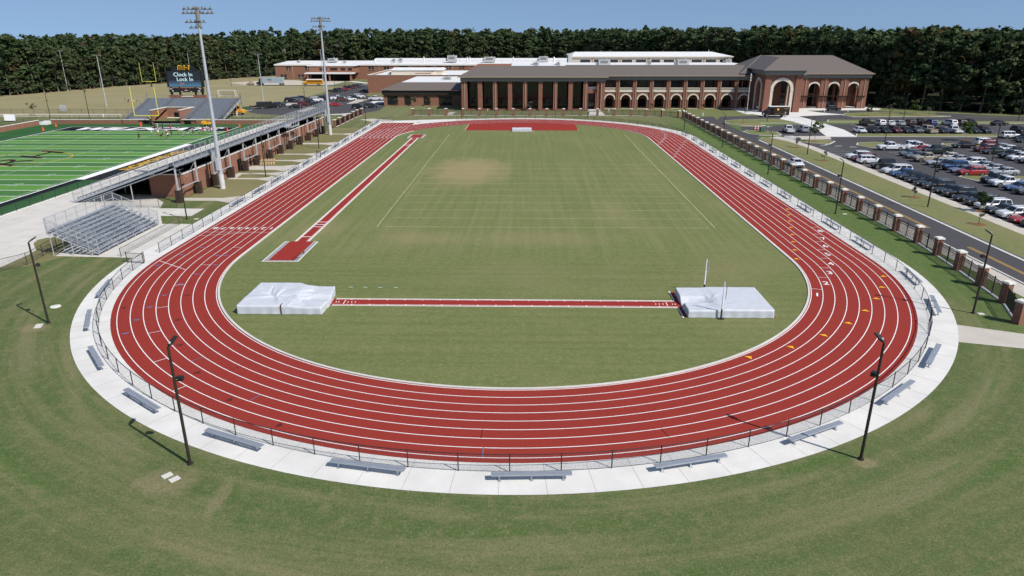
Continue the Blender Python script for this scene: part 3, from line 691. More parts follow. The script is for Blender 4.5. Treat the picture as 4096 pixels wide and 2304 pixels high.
# plaza fences
chain_fence('chain_link_fence', 'tall dark chain-link fence on the kerb between the green turf and the pale plaza', [(PX1+.15,0),(PX1+.15,50)], 1.25, 3.0)
chain_fence('chain_link_fence', 'dark fence from the left frame edge to the shaded lawn behind the bleachers', [(-57.4,-10),(-55.6,-5.9),(-54.3,-3.7),(-55.4,2.9)], 1.35, 3.6)
chain_fence('chain_link_fence', 'single black rail beside the foot of the small bleachers', [(-45.6,-.6),(-45.6,13.8)], 1.0, 14)
chain_fence('chain_link_fence', 'short dark fence closing the brick yard under the grandstand', [(-61.5,23.5),(-55.8,23.6),(-50.6,23.5)], 1.9, 2.6)
chain_fence('chain_link_fence', 'dark fence on top of the far brick end wall left of the stand', [(-142.5,134.2),(-121.5,134.4)], 1.1, 3.0, z=.35)
chain_fence('chain_link_fence', 'dark fence on top of the far brick end wall beneath the goal posts', [(-90,134.4),(-72.9,134.2),(-66,139),(-52.5,149)], 1.1, 3.0, z=.35)
chain_fence('chain_link_fence', 'dark boundary fence in front of the tan practice field', [(-260,154.5),(-156,155.2),(-122,154.6)], 1.3, 4.0)
chain_fence('chain_link_fence', 'dark fence on the left brick wall of the turf', [(PX0-.5,96),(PX0-.5,131)], 1.1, 3.0, z=.4)
# ------------------------------------------------------------------ benches
def bench_proto():
    t = link('aluminium_bench', None); t.empty_display_size = .3
    s = MB(); s.box(-2.3,2.3,-.19,-.01,.43,.475); s.box(-2.3,2.3,.01,.19,.43,.475); s.box(-2.3,2.3,-.2,-.19,.40,.47)
    s.box(-2.33,-2.3,-.19,.19,.42,.48); s.box(2.3,2.33,-.19,.19,.42,.48); s.build('seat', MT['alu'], t)
    first = None
    for x in (-1.85,0,1.85):
        l = MB(); l.box(-.05,.05,-.05,.05,0.02,.39); l.box(-.06,.06,-.17,.17,.39,.43); l.box(-.09,.09,-.14,.14,0,.02)
        if first is None: first = o = l.build('leg', MT['alu'], t)
        else: o = link('leg', first.data, t)
        o.location.x = x
    return t
BP = bench_proto(); bused = []
def bench(x, y, rz, label):
    o = BP if not bused else copy_tree(BP); bused.append(1)
    o.location = (x, y, .012); o.rotation_euler = (0,0,rz)
    tag(o, label, 'bench', 'aluminium benches along the track fence')
RB = 42.62
angs = [-163.6,-151.8,-139.4,-126.2,-113.2,-100.5,-87.5,-74.6,-62.0,-49.0,-37.7,-20.7,-9.1]
for i, a in enumerate(angs):
    bench(RB*math.cos(R(a)), RB*math.sin(R(a)), R(a)+pi/2, f'aluminium bench on the near bend, {ORD[i]} one round from the bleachers gate')
for i, y in enumerate([5.6,14.7,24.1,32.8,41.8,50.9,59.9,69.0,74.1 if False else 78.2,87.3,95.8,104.6]):
    if i == 11: bench(42.0, 104.6, pi/2+.1, 'aluminium bench where the right straight meets the far bend'); continue
    bench(42.55, y, pi/2, f'aluminium bench along the right straight, {ORD[i]} from the near end')
for i, y in enumerate([26.3,35.1,43.6,53.0,61.2,73.9,83.6,92.8,104.5,113.4,123.4,130.0]):
    bench(-42.5, y, pi/2, f'aluminium bench along the left straight, {ORD[i]} from the near end')
# ------------------------------------------------------------------ black path lamps
def lamp_proto():
    t = link('lamp_post', None); t.empty_display_size = .3
    p = MB(); p.tube((0,0,0),(0,0,7.9), .115, .085, 10); p.tube((0,0,0),(0,0,.10), .22, .20, 10); p.build('pole', MT['bronze'], t)
    h = MB(); h.loft([[(.05,-.09,7.9),(.05,.09,7.9),(.05,.09,8.02),(.05,-.09,8.02)],[(.30,-.17,8.02),(.30,.17,8.02),(.27,.17,8.13),(.27,-.17,8.13)],[(.74,-.15,8.28),(.74,.15,8.28),(.71,.15,8.36),(.71,-.15,8.36)]])
    hd = h.build('lamp_head', MT['bronze'], t); ph = MB(); ph.tube((.16,0,8.06),(.16,0,8.15),.075,n=8); ph.build('light_sensor', MT['lampglass'], hd)
    f = MB(); f.obox((.36,-.10,5.75),(.30,.44,.26),.35,0); f.tube((0,0,5.72),(.3,-.08,5.75),.05,n=6); f.build('floodlight', MT['black'], t)
    return t
LP = lamp_proto(); lused = []
def lamp(x, y, rz, label, s=1.0):
    o = LP if not lused else copy_tree(LP); lused.append(1)
    o.location = (x,y,0); o.rotation_euler = (0,0,rz); o.scale = (.85,.85,s*.95); tag(o, label, 'lamp post', 'dark lamp posts'); return o
a2 = lambda x, y, cx=0, cy=0: math.atan2(cy-y, cx-x)
for x, y, rz, lb, s in [
 (-18.6,-41.4,a2(-18.6,-41.4),'dark lamp post on the left foreground lawn with two grey slabs beside it',1.03),
 (21.8,-40.1,a2(21.8,-40.1),'dark lamp post on the right foreground lawn, casting its shadow over the track',1.03),
 (-41.2,-20.2,a2(-41.2,-20.2),'dark lamp post on the left lawn below the small bleachers',1.0),
 (42.7,-16.3,a2(42.7,-16.3),'dark lamp post between the link path and the first brick pillars on the right',1.0),
 (45.8,21.6,pi,'dark lamp post on the green strip inside the road fence, nearest the lane numbers',1.0),
 (45.8,51.4,pi,'dark lamp post on the green strip, in front of the white car on the road',.98),
 (46.0,84.0,pi,'dark lamp post on the green strip at the start of the right straight',.97),
 (44.0,115.5,pi*1.1,'dark lamp post beside the far right bend of the track',1.0),
 (-46.0,16.8,0,'dark lamp post between the small bleachers and the track',.9),
 (-46.0,47.8,0,'dark lamp post by the wooden pallets under the grandstand',1.0),
 (-45.8,81.2,0,'dark lamp post on the lawn by the far half of the grandstand',.95),
 (-45.6,128.7,0,'dark lamp post beside the top end of the sprint chute',1.0),
 (-18.7,141.5,-pi/2,'dark lamp post behind the far bend at the left corner of the pillared hall',.95),
 (20.0,141.7,-pi/2,'dark lamp post behind the far bend before the white ramp',.95),
 (60.9,25.4,0,'dark lamp post on the verge next to the long row of dark cars',1.0),
 (61.2,73.3,0,'dark lamp post on the verge where the car park pavement begins',1.0),
 (87.2,93.3,0,'dark lamp post on the grass island behind the lifted white pickup',.95),
 (113.0,135.9,0,'dark lamp post on the narrow verge behind the farthest row of cars',1.0),
 (93.0,62.1,0,'dark lamp post rising among the middle rows of parked cars',1.0),
 (146.1,135.2,0,'dark lamp post at the far right edge of the drop-off drive',.9),
 (72.3,134.0,0,'short dark lamp post on the grass oval by the brown van',.4),
 (-83.0,193.0,0,'dark lamp post by the gravel island of the staff car park',.75),
 (-91.5,268.5,0,'dark lamp post on the grass beyond the staff car park',.7),
 (-77.1,231.7,0,'dark lamp post in the middle of the staff drive',.7),
 (-148.1,142.6,0,'thin dark pole by the corner of the far brick wall, left one of two',.95),
 (-133.3,138.9,0,'thin dark pole rising from the far brick wall, right one of two',1.5),
 (-147.7,282.9,0,'thin dark pole on the dry grass beside the gravel yard',.8)]: lamp(x, y, rz, lb, s)
def slab_thing(x, y, rz, label, sx=.55, sy=.36, n=2):
    m = MB(); m.obox((0,0,.03),(sx,sy,.06)); o = m.build('utility_cover', MT['kerb']); o.location = (x,y,0); o.rotation_euler = (0,0,rz)
    tag(o, label, 'utility cover', 'grey utility covers in the grass')
for x, y, rz, lb in [(-19.4,-42.6,.9,'grey concrete cover beside the left foreground lamp post, farther of two'),(-18.8,-42.95,.9,'grey concrete cover beside the left foreground lamp post, nearer of two'),
 (-41.7,-20.7,.2,'small grey cover below the lamp post on the left lawn, upper one'),(-41.5,-21.2,.2,'small grey cover below the lamp post on the left lawn, lower one'),
 (47.0,21.3,0,'small pale cover in the green strip by the lamp post'),(43.3,-16.5,0,'small pale cover at the foot of the lamp post by the link path'),(-45.0,47.9,.1,'small pale cover on the lawn near the wooden pallets'),(-44.7,16.9,.1,'pale cover in the grass patch behind the small bleachers'),
 (61.4,3.0,0,'square drain slab on the road verge at the right frame edge'),(59.4,36.8,0,'drain slab on the road verge by the middle lamp post'),(60.3,62.4,0,'small pale slab on the road verge near the white car')]:
    big = 'drain' in lb; slab_thing(x, y, rz, lb, 1.9 if big else .56, 1.2 if big else .38)
mh = MB(); mh.prism(ell(0,0,.46,.46,n=20),0,.05); o = mh.build('manhole', MT['cap']); o.location = (-43.1,-16.3,0); tag(o,'round white manhole cover in the left lawn','manhole cover')
m2 = MB(); m2.prism(ell(0,0,.2,.2,n=12),.05,.09); m2.build('manhole_lid', MT['kerb'], o)
# ------------------------------------------------------------------ tall floodlight masts
def mast(x, y, H_, label, arms, r=.37, group=None, name='floodlight_mast', box=True, cat='floodlight'):
    t = thing(name, label, cat, (x,y,0), 0, group)
    p = MB(); p.tube((0,0,0),(0,0,2.4), r*1.2, r*1.2, 14); p.build('mast_base', plain('pale_mast_base', (.55,.55,.55), .6, .3) if 'pale_mast_base' not in bpy.data.materials else bpy.data.materials['pale_mast_base'], t) if box else None
    p = MB(); p.tube((0,0,2.4 if box else 0),(0,0,H_), r, r*.42, 14); p.build('mast', MT['steel'], t)
    if box:
        b = MB(); b.box(-.85,-.35,-.3,.25,2.9,6.0); b.box(-.2,.25,-.95,-.45,3.2,5.2); b.build('control_cabinet', MT['hvac'], t)
    fr = MB()
    for z, w, c in arms: fr.box(-w/2+c, w/2+c, -.08, .08, z-.07, z+.07)
    if box: fr.box(-.45,.45,-.45,.45,H_-1.9,H_-1.8); fr.box(-.3,.3,-.3,.3,H_-.15,H_+.15)
    if box: fr.tube((0,0,H_-2.6),(0,0,H_-.4),.34,.3,10)
    fr.build('crossarm', MT['fascia'], t)
    first = None
    for z, w, c in arms:
        n = max(2, int(w/.62))
        for i in range(n):
            xx = -w/2+c+w*(i+.5)/n
            l = MB(); l.tube((0,0,.0),(0,-.28,-.12), .17, .12, 8); l.box(-.03,.03,-.03,.03,-.02,.26)
            if first is None: first = q = l.build('floodlight', MT['fascia'], t)
            else: q = link('floodlight', first.data, t)
            q.location = (xx, -.1 if i % 2 else .1, z+.22); q.rotation_euler = (0,0,pi if i % 3 == 1 else 0)
    return t
A1 = [(27.9,4.7,.1),(27.3,5.0,.1),(26.0,3.2,-.5),(25.2,2.2,-.5)]
mast(-49.5,37.3,28.1,'tall silver floodlight mast in front of the near half of the grandstand', A1)
mast(-49.3,103.9,28.2,'tall silver floodlight mast at the far end of the grandstand', A1)
for x, y, h, lb in [(-210.8,250.6,17.6,'slim grey field light on the left, closest to the forest edge'),(-149.8,176.5,17.5,'slim grey field light standing on the tan field before the forest'),(-185.9,321.8,15.7,'slim field light seen behind the scoreboard'),(-99.9,195.7,17.4,'slim grey field light behind the end stand, right of the first mast'),(-94.6,260.7,17.8,'slim grey field light beside the second mast, near the bus')]:
    mast(x,y,h,lb,[(h-.1,3.0,.2)],.22,'slim practice field lights','field_light',False)
# ------------------------------------------------------------------ home grandstand (its back to the track) on the brick concession building
gs = thing('grandstand', 'long steel grandstand on brick piers and posts beside the left straight', 'grandstand', (-51.6,26.6,0))
GL = 87.0; ZD = 5.72; NRW, RUN, RIS = 22, .70, .245
deckm = plain('stand_plank', (.11,.115,.125), .45, .45, .3, .12); seatm = plain('stand_seat', (.15,.16,.175), .42, .45, .35, .12)
d = MB(); d.box(-1.0,.0,0,GL,ZD-.10,ZD)
se = MB(); st_ = MB()
for i in range(NRW):
    x = -1.0-RUN*i; z = ZD-.06-RIS*(i+1)
    d.box(x-RUN, x-.004, 0, GL, z-.05, z); d.box(x-.03, x, 0, GL, z+.005, z+RIS-.06)
    for q in range(6):
        ya, yb = GL*q/6+(.05 if q == 0 else .7), GL*(q+1)/6-(.05 if q == 5 else .7)
        se.box(x-.36, x-.08, ya, yb, z+.40, z+.44)
        for yy in np.arange(ya+.3, yb, 2.0): se.box(x-.25, x-.19, yy, yy+.06, z, z+.40)
    for q in range(1,6): st_.box(x-.36, x-.05, GL*q/6-.6, GL*q/6+.6, z+.005, z+.13)
d.build('deck', deckm, gs); se.build('seat_plank', seatm, gs); st_.build('aisle_step', deckm, gs)
XF_, ZF_ = -1.0-RUN*NRW, ZD-.06-RIS*NRW
fb = MB(); fb.box(.0,.13,0,GL,ZD-.26,ZD+.04)
for y in np.arange(.4, GL, 2.0): fb.box(.0,.22,y,y+.2,ZD+.05,ZD+.22); fb.box(.13,.25,y+.02,y+.14,ZD-.3,ZD-.02)
fb.build('back_beam', MT['alu'], gs)
en = MB()
for y in (-.10, GL+.10): en.loft([[(-1.0,y-.05,ZD-.34),(-1.0,y+.05,ZD-.34),(-1.0,y+.05,ZD-.02),(-1.0,y-.05,ZD-.02)],[(XF_,y-.05,ZF_-.28),(XF_,y+.05,ZF_-.28),(XF_,y+.05,ZF_+.04),(XF_,y-.05,ZF_+.04)]])
en.build('end_stringer', MT['alu'], gs)
rl = MB()
for y in np.arange(0, GL+.1, 1.9): rl.box(-.12,-.03,y-.04,y+.04,ZD,ZD+2.1)
for z in (.12,2.07): rl.tube((-.08,0,ZD+z),(-.08,GL,ZD+z), .03, n=5)
for y in (-.04, GL+.04):
    for i in range(11): k = i/10; rl.box(-.9+(XF_+.9)*k-.04,-.9+(XF_+.9)*k+.04,y-.04,y+.04,ZD+(ZF_-ZD)*k-.2,ZD+(ZF_-ZD)*k+1.55)
    for dz in (.9,1.52): rl.tube((-.9,y,ZD+dz),(XF_,y,ZF_+dz),.03,n=5)
rl.build('guard_railing', MT['steel'], gs)
nt = MB(); nt.uv = [(0,0),(GL,0),(GL,2),(0,2)]; nt.quad((-.02,0,ZD+.05),(-.02,GL,ZD+.05),(-.02,GL,ZD+2.05),(-.02,0,ZD+2.05))
for y in (-.09, GL+.09): nt.quad((-.9,y,ZD),(XF_,y,ZF_),(XF_,y,ZF_+1.5),(-.9,y,ZD+1.5)); nt.uv += [(0,0),(16,0),(16,1.5),(0,1.5)]
nt.build('netting', MT['chain_steel'], gs)
ar = MB()
for q in range(1, 6):
    y = GL*q/6
    for i in range(2, 20, 4): ar.tube((-1.0-RUN*i,y,ZD-RIS*i+.7),(-1.0-RUN*(i+1.8),y,ZD-RIS*(i+1.8)+.7),.025,n=4); ar.tube((-1.0-RUN*i,y,ZD-RIS*i+.7),(-1.0-RUN*i,y,ZD-RIS*i-.2),.025,n=4)
ar.build('aisle_rail', MT['steel'], gs)
ld = MB(); ld.box(.14,.75,49.6,52.6,ZD-.5,ZD-.1); ld.box(.10,.62,52.9,58.5,ZD-1.0,ZD-.85)
for y in (49.7,52.4,54.5,56.0,58.4): ld.box(.55,.63,y-.04,y+.04,ZD-.9,ZD+2.1)
ld.build('landing', MT['steel'], gs)
YC = [26.9,33.6,39.9,46.8,53.4,59.8,66.8,73.4,79.9,86.8,93.5,100.2,106.4]
fp = fc = None
for i, y in enumerate(YC):
    if fp is None:
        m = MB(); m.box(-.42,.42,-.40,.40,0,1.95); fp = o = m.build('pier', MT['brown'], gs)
        m = MB(); m.box(-.09,.09,-.13,-.09,0,ZD-2.2); m.box(-.09,.09,.09,.13,0,ZD-2.2); m.box(-.03,.03,-.09,.09,0,ZD-2.2); m.box(-.22,.22,-.22,.22,0,.04); fc = c = m.build('column', MT['steel'], gs)
    else: o = link('pier', fp.data, gs); c = link('column', fc.data, gs)
    o.location = (-.15,y-26.6,0); c.location = (-.15,y-26.6,1.95)
for i in range(0, len(YC)-1, 2):
    a, b = YC[i]-26.6, YC[i+1]-26.6; br = MB(); br.box(-.24,-.06,a+.1,b-.1,2.02,2.14); br.build('eaves_channel', MT['steel'], gs)
    for q in ((a+.1,ZD-.5,(a+b)/2,3.3),(b-.1,ZD-.5,(a+b)/2,3.3)): br = MB(); br.tube((-.15,q[0],q[1]),(-.15,q[2],q[3]),.025,n=4); br.build('brace', MT['steel'], gs)
fr_ = None
for y in YC:
    if fr_ is None: br = MB(); br.tube((-.2,0,ZD-.45),(XF_+.3,0,ZF_-.4),.11,n=5); [br.tube((k*XF_,0,0),(k*XF_,0,ZD-.45+(ZF_-ZD)*k),.08,n=5) for k in (.45,.75)]; fr_ = o = br.build('raker', MT['steel'], gs)
    else: o = link('raker', fr_.data, gs)
    o.location.y = y-26.6
# brick building below
cb = thing('brick_building', 'low brick concession building sheltered under the grandstand', 'building', (-52.75,31,0))
def wallstrip(mb, holes, x, y0, y1, z0, z1, th=.3, axis='y', mi=0):
    """wall in the plane x=const (axis y) with rectangular holes [(a0,a1,b0,b1)]"""
    ys = sorted({y0,y1}|{h[0] for h in holes}|{h[1] for h in holes})
    for a, b in zip(ys, ys[1:]):
        hs = sorted([h for h in holes if h[0] <= a+1e-6 and h[1] >= b-1e-6], key=lambda h: h[2]); z = z0
        for h in hs+[None]:
            zt = h[2] if h else z1
            if zt > z+1e-6:
                if axis == 'y': mb.box(x-th, x, a, b, z, zt, mi)
                else: mb.box(a, b, x, x+th, z, zt, mi)
            if h: z = h[3]
wb = MB(); doors = [(24.3,26.2,0,2.2),(27.0,28.3,0,2.2),(21.2,23.2,0,2.3),(48.3,50.0,.0,2.1),(53.8,56.6,.9,2.3),(76.0,77.4,0,2.2)]
wallstrip(wb, doors, 0, 0, 80, 0, 3.55); wb.box(-5.3,-.3,-.3,0,0,3.55); wb.box(-5.3,-.3,80,80.3,0,3.55); wb.build('wall', MT['brick2'], cb)
cp = MB(); cp.box(-.5,.08,-.1,80.1,3.55,3.72); cp.box(-5.3,-.5,-.42,.06,3.55,3.68); cp.build('coping', MT['cap'], cb)
rf = MB(); rf.box(-5.3,-.5,.06,80,3.40,3.5); rf.build('roof', MT['void'], cb)
for a, b, z0, z1 in doors:
    q = MB(); q.box(-.22,-.14,a,b,z0,z1); dr = q.build('door' if z0 < .5 else 'window', MT['fascia'] if a not in (27.0,21.2) else MT['void'], cb)
    if z0 < .5: q = MB(); q.box(-.14,-.08,b-.2,b-.1,z0+1.0,z0+1.1); q.build('handle', MT['steel'], dr)
dsp = MB()
for y in np.arange(3, 80, 6.4): dsp.box(.0,.12,y,y+.16,0,3.5)
dsp.build('downspout', MT['brown'], cb)
nr = MB()
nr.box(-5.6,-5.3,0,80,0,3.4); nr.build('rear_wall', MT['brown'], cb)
pl = thing('wooden_pallet', 'stack of tan wooden pallets leaning at the foot of the brick building', 'pallet', (-50.6,59.6,0), .2)
q = MB()
for i in range(6): q.obox((-.55+i*.5,.3,.55),(.36,.08,1.6),0,0,-.9)
q.build('board', plain('pale_timber', (.36,.26,.14), .8, .2), pl); q = MB()
for z in (.25,.85): q.obox((.7,.42-(z-.5)*.9,z-.04),(3.1,.1,.1),0,0,-.9)
q.build('batten', MT['pipe'], pl)
# ------------------------------------------------------------------ small aluminium bleachers
bl = thing('bleachers', 'small silver aluminium bleachers facing the track at the left', 'bleachers', (-48.3,-.3,0))
NB, run, rise, BL, Z0 = 9, .62, .285, 13.9, .36
f = MB(); s = MB(); u = MB(); rb = MB()
for i in range(NB):
    x = -run*i; z = Z0+rise*i
    f.box(x-run+.05, x-.25 if i else x, 0, BL, z-.05, z)            # foot board
    f.box(x-run-.01, x-run+.03, 0, BL, z, z+rise-.05)                # riser
    s.box(x-.30-.0, x-.02, .0, BL, z+.395, z+.44) if i else s.box(-.30,-.02,0,BL,.395+Z0,.44+Z0)
    for y in np.arange(.5, BL, 1.83): u.box(x-.2, x-.14, y, y+.06, z, z+.395)
f.build('footboard', MT['alu'], bl); s.build('seat', MT['alu'], bl)
XT, ZT2 = -run*NB, Z0+rise*NB
for y in np.arange(.05, BL+.1, 1.97):
    u.tube((0,y,.2),(XT,y,ZT2-.30), .06, n=5)
    for fx in (.15,.55,.97): u.tube((XT*fx,y,0),(XT*fx,y,.2+(ZT2-.5)*fx), .05, n=5); u.box(XT*fx-.12,XT*fx+.12,y-.1,y+.1,0,.03)
    u.tube((XT*.15,y,.1),(XT*.55,y,ZT2*.5),.03,n=4); u.tube((XT*.97,y,.1),(XT*.55,y,ZT2*.5),.03,n=4)
u.build('understructure', MT['steel'], bl)
for y in (.02, BL-.02):
    for i in range(6): 
        k = i/5; rb.box(XT*k-.035, XT*k+.035, y-.035, y+.035, Z0+(ZT2-Z0)*k-.1, Z0+(ZT2-Z0)*k+1.55)
    for dz in (.15,.85,1.53): rb.tube((0,y,Z0+dz),(XT,y,ZT2+dz),.03,n=5)
for i in range(8): rb.box(XT-.08, XT-.01, BL*i/7-.035, BL*i/7+.035, ZT2-.4, ZT2+1.55)
for dz in (.1,.8,1.53): rb.tube((XT-.04,0,ZT2+dz),(XT-.04,BL,ZT2+dz),.03,n=5)
rb.build('guard_rail', MT['steel'], bl)
nt = MB(); nt.uv = []
for y in (.02, BL-.02): nt.quad((0,y,Z0),(XT,y,ZT2),(XT,y,ZT2+1.5),(0,y,Z0+1.5)); nt.uv += [(0,0),(6,0),(6,1.5),(0,1.5)]
nt.quad((XT-.06,0,ZT2),(XT-.06,BL,ZT2),(XT-.06,BL,ZT2+1.5),(XT-.06,0,ZT2+1.5)); nt.uv += [(0,0),(BL,0),(BL,1.5),(0,1.5)]
nt.build('netting', MT['chain_steel'], bl)
al = MB()
for y in (3.4, 10.3):
    for i0 in (0.6, 3.4, 6.2):
        i1 = i0+1.8
        for dz in (.5,.9): al.tube((-run*i0,y,Z0+rise*i0+dz),(-run*i1,y,Z0+rise*i1+dz),.026,n=5)
        for q in (i0,i1): al.tube((-run*q,y,Z0+rise*q-.05),(-run*q,y,Z0+rise*q+.9),.026,n=5)
    for i in range(NB): al.box(-run*i-.30,-run*i-.02,y-.55,y+.55,Z0+rise*i+.0,Z0+rise*i+.16)
al.build('aisle_rail', MT['alu'], bl)
# ------------------------------------------------------------------ turf surround walls
def wall(name, label, pts, z0, z1, th, capw=.5, cat='wall'):
    t = thing(name, label, cat, (pts[0][0], pts[0][1], 0)); x0, y0 = pts[0]; b = MB(); c = MB()
    for p, q in zip(pts, pts[1:]):
        d = Vector((q[0]-p[0], q[1]-p[1])); L = d.length; a = math.atan2(d.y, d.x); m = ((p[0]+q[0])/2-x0, (p[1]+q[1])/2-y0)
        b.obox((m[0],m[1],(z0+z1)/2),(L+th*.4,th,z1-z0),a); c.obox((m[0],m[1],z1+.06),(L+th*.4,capw,.12),a)
    b.build('wall', MT['brick2'], t); c.build('coping', MT['cap'], t); return t
wall('retaining_wall','low brick wall behind the far end zone, left of the end stand',[(PX0+2.2,PY1+.1),(-115.4,PY1+.1)],ZT-.1,.34,.4)
wall('retaining_wall','low brick wall behind the far end zone, right of the end stand',[(-97.6,PY1+.1),(-73.2,PY1+.1),(-66.5,PY1+4.6)],ZT-.1,.34,.4)
wall('retaining_wall','brick wall along the left side of the stadium turf',[(PX0+.1,40),(PX0+.1,130.4)],ZT-.1,.45,.4)
wall('retaining_wall','thin brick edging between stadium turf and plaza',[(PX1+.02,-55),(PX1+.02,124)],ZT-.1,.06,.24,.42)
stp = MB()
for i in range(5): stp.box(-143.6,-141.7,130.7+i*.5,131.2+i*.5,ZT,ZT+.2*(i+1))
o = stp.build('steps', MT['conc']); tag(o,'pale concrete steps at the far left corner of the turf','steps')
# end stand with tunnel
es = thing('end_stand', 'grey terrace stand behind the far end zone with a brick tunnel in it', 'grandstand', (-105.5,134.6,0))
sd = MB(); ss = MB(); NR = 17
def terr(xa, xb, i0=0):
    for i in range(i0, NR):
        y = .9*i; z = .55+.27*i
        sd.box(xa, xb, y, y+.896, z-.6, z); ss.box(xa+.1, xb-.1, y+.5, y+.8, z+.38, z+.43)
        ss.box(xa+.1, xb-.1, y+.50, y+.53, z+.02, z+.37)
terr(-14.6,-5.2); terr(2.9,15.4); terr(-5.2,2.9,9); sd.build('deck', MT['steel'], es); ss.build('seat_plank', plain('stand_seat_grey', (.20,.22,.25), .5, .4, .2), es)
tb = MB(); tb.box(-5.6,-5.2,-1.2,8.2,-.9,3.1); tb.box(2.9,3.3,-1.2,8.2,-.9,3.1); tb.box(-5.2,2.9,7.9,8.2,1.6,3.1); tb.box(-5.2,-3.2,7.9,8.2,-.9,1.6); tb.box(1.2,2.9,7.9,8.2,-.9,1.6)
tb.box(-9.9,-5.6,-1.25,-.9,-.95,.34); tb.box(3.3,7.9,-1.25,-.9,-.95,.34); tb.build('tunnel_wall', MT['brick2'], es)
tc = MB(); tc.box(-5.75,-5.05,-1.4,8.4,3.1,3.24); tc.box(2.75,3.45,-1.4,8.4,3.1,3.24); tc.box(-5.05,2.75,7.75,8.4,3.1,3.24); tc.box(-9.9,-5.75,-1.4,-.8,.34,.46); tc.box(3.45,7.9,-1.4,-.8,.34,.46); tc.build('coping', MT['cap'], es)
tv = MB(); tv.box(-3.2,1.2,8.0,8.1,-.9,1.6); tv.box(-8.4,-6.4,-1.32,-1.25,-.85,.1); tv.box(4.2,6.2,-1.32,-1.25,-.85,.1); tv.build('tunnel_opening', MT['void'], es)
rp = MB(); rp.quad((-5.2,-1.2,ZT+.03),(2.9,-1.2,ZT+.03),(2.9,7.9,.10),(-5.2,7.9,.10)); rp.build('ramp', MT['conc'], es)
sr = MB()
for x in (-14.7, 15.5):
    for i in range(0, NR+1, 3): sr.box(x-.05,x+.05,.9*i,.9*i+.1,.3,.55+.27*i+1.3)
    for dz in (.6,1.25): sr.tube((x,0,.55+dz),(x,.9*NR,.55+.27*NR+dz),.05,n=5)
for x in np.arange(-14.7,15.6,2.5): sr.box(x-.04,x+.04,.9*NR,.9*NR+.1,3.6,.55+.27*NR+1.1)
sr.tube((-14.7,.9*NR,.55+.27*NR+1.1),(15.5,.9*NR,.55+.27*NR+1.1),.05,n=5)
sr.box(15.4,15.6,.9*NR-.2,.9*NR,3,6.9); sr.box(-14.8,-14.6,.9*NR-.2,.9*NR,3,6.9)
for xx in np.arange(-14.2,15.4,2.2): sr.box(xx-.03,xx+.03,-.2,-.14,.4,1.5) if not -5.6 < xx < 3.3 else None
for a, b in ((-14.6,-5.7),(3.4,15.4)): sr.tube((a,-.17,1.5),(b,-.17,1.5),.04,n=5)
sr.build('guard_rail', MT['fascia'], es)
stx = MB()
for x in (-13.6,-6.1,-.4 if False else 5.0,14.4):
    for i in range(NR): stx.box(x-.5,x+.5,.9*i-.02,.9*i+.45,.55+.27*i-.02,.55+.27*i+.13)
stx.build('aisle_step', MT['black'], es)
# scoreboard
sb = thing('scoreboard', 'large black video scoreboard reading Clock In Lock In above the end stand', 'scoreboard', (-110.9,158,0))
b = MB(); b.box(-6.0,6.0,-.5,.5,8.1,13.2); b.build('screen_cabinet', MT['black'], sb)
def screen():
    k = NT('led_screen'); x, y, z = k.xyz(k.obj()); f = k.noise(k.comb(k.math('MULTIPLY', x, .5), 0, k.math('MULTIPLY', z, 3.)), 1.2, 5, .7)
    h = k.math('ADD', k.ramp(z, 8.2, 11.4), k.math('MULTIPLY', k.math('SUBTRACT', f, .5), .9))
    c = k.mix(k.ramp(h, .15, .65), (.10,.24,.40), (.010,.016,.026)); k.put(c, k.b.inputs['Emission Color']); k.b.inputs['Emission Strength'].default_value = .55
    return k.done((.02,.02,.025), .4, .3)
q = MB(); q.box(-5.3,5.3,-.56,-.505,8.25,13.05); q.build('led_screen', screen(), sb)
k = NT('led_letters'); k.b.inputs['Emission Color'].default_value = (.55,.78,.88,1); k.b.inputs['Emission Strength'].default_value = .55; mled = k.done((.4,.5,.5), .5, .2)
lettering('screen_lettering','Clock In',1.85,mled,(-.2,-.62,12.05),(pi/2,0,0),sb,.02,stretch=(1.0,.92)); lettering('screen_lettering','Lock In',1.85,mled,(.25,-.62,10.55),(pi/2,0,0),sb,.02,stretch=(1.0,.92))
k = NT('led_orange'); k.b.inputs['Emission Color'].default_value = (.6,.2,.12,1); k.b.inputs['Emission Strength'].default_value = .35
lettering('screen_lettering','RH',1.0,k.done((.3,.1,.08),.5,.2),(-.9,-.62,9.2),(pi/2,0,0),sb,.02)
b = MB(); b.box(-5.6,5.6,-.45,.45,6.5,7.9); b.build('score_panel', MT['black'], sb)
b = MB()
for x0, x1, z0, z1 in ((-5.4,-4.5,7.45,7.7),(4.3,5.1,7.45,7.7),(-4.6,-4.2,6.75,7.2),(3.9,4.7,6.7,7.1),(-.5,.6,6.98,7.15),(-1.7,-1.2,6.6,6.8),(1.4,1.9,6.6,6.8),(-.04,.06,7.3,7.6)): b.box(x0,x1,-.5,-.455,z0,z1)
b.build('score_lettering', plain('score_white', (.6,.6,.6), .6, .2), sb)
b = MB()
for x0, x1, z0, z1 in ((-5.5,5.5,7.82,7.86),(-1.1,1.2,6.92,6.96),(-1.1,-1.06,6.92,7.82),(1.16,1.2,6.92,7.82)): b.box(x0,x1,-.49,-.455,z0,z1)
b.build('score_frame', MT['orange'], sb)
b = MB(); b.box(-3.9,3.9,-.3,.3,13.25,13.5); 
for i in range(12):
    a0, a1 = pi*i/12, pi*(i+1)/12; b.quad((4.2*math.cos(a0),-.2,13.45+1.7*math.sin(a0)),(4.2*math.cos(a1),-.2,13.45+1.7*math.sin(a1)),(4.2*math.cos(a1),.2,13.45+1.7*math.sin(a1)),(4.2*math.cos(a0),.2,13.45+1.7*math.sin(a0)))
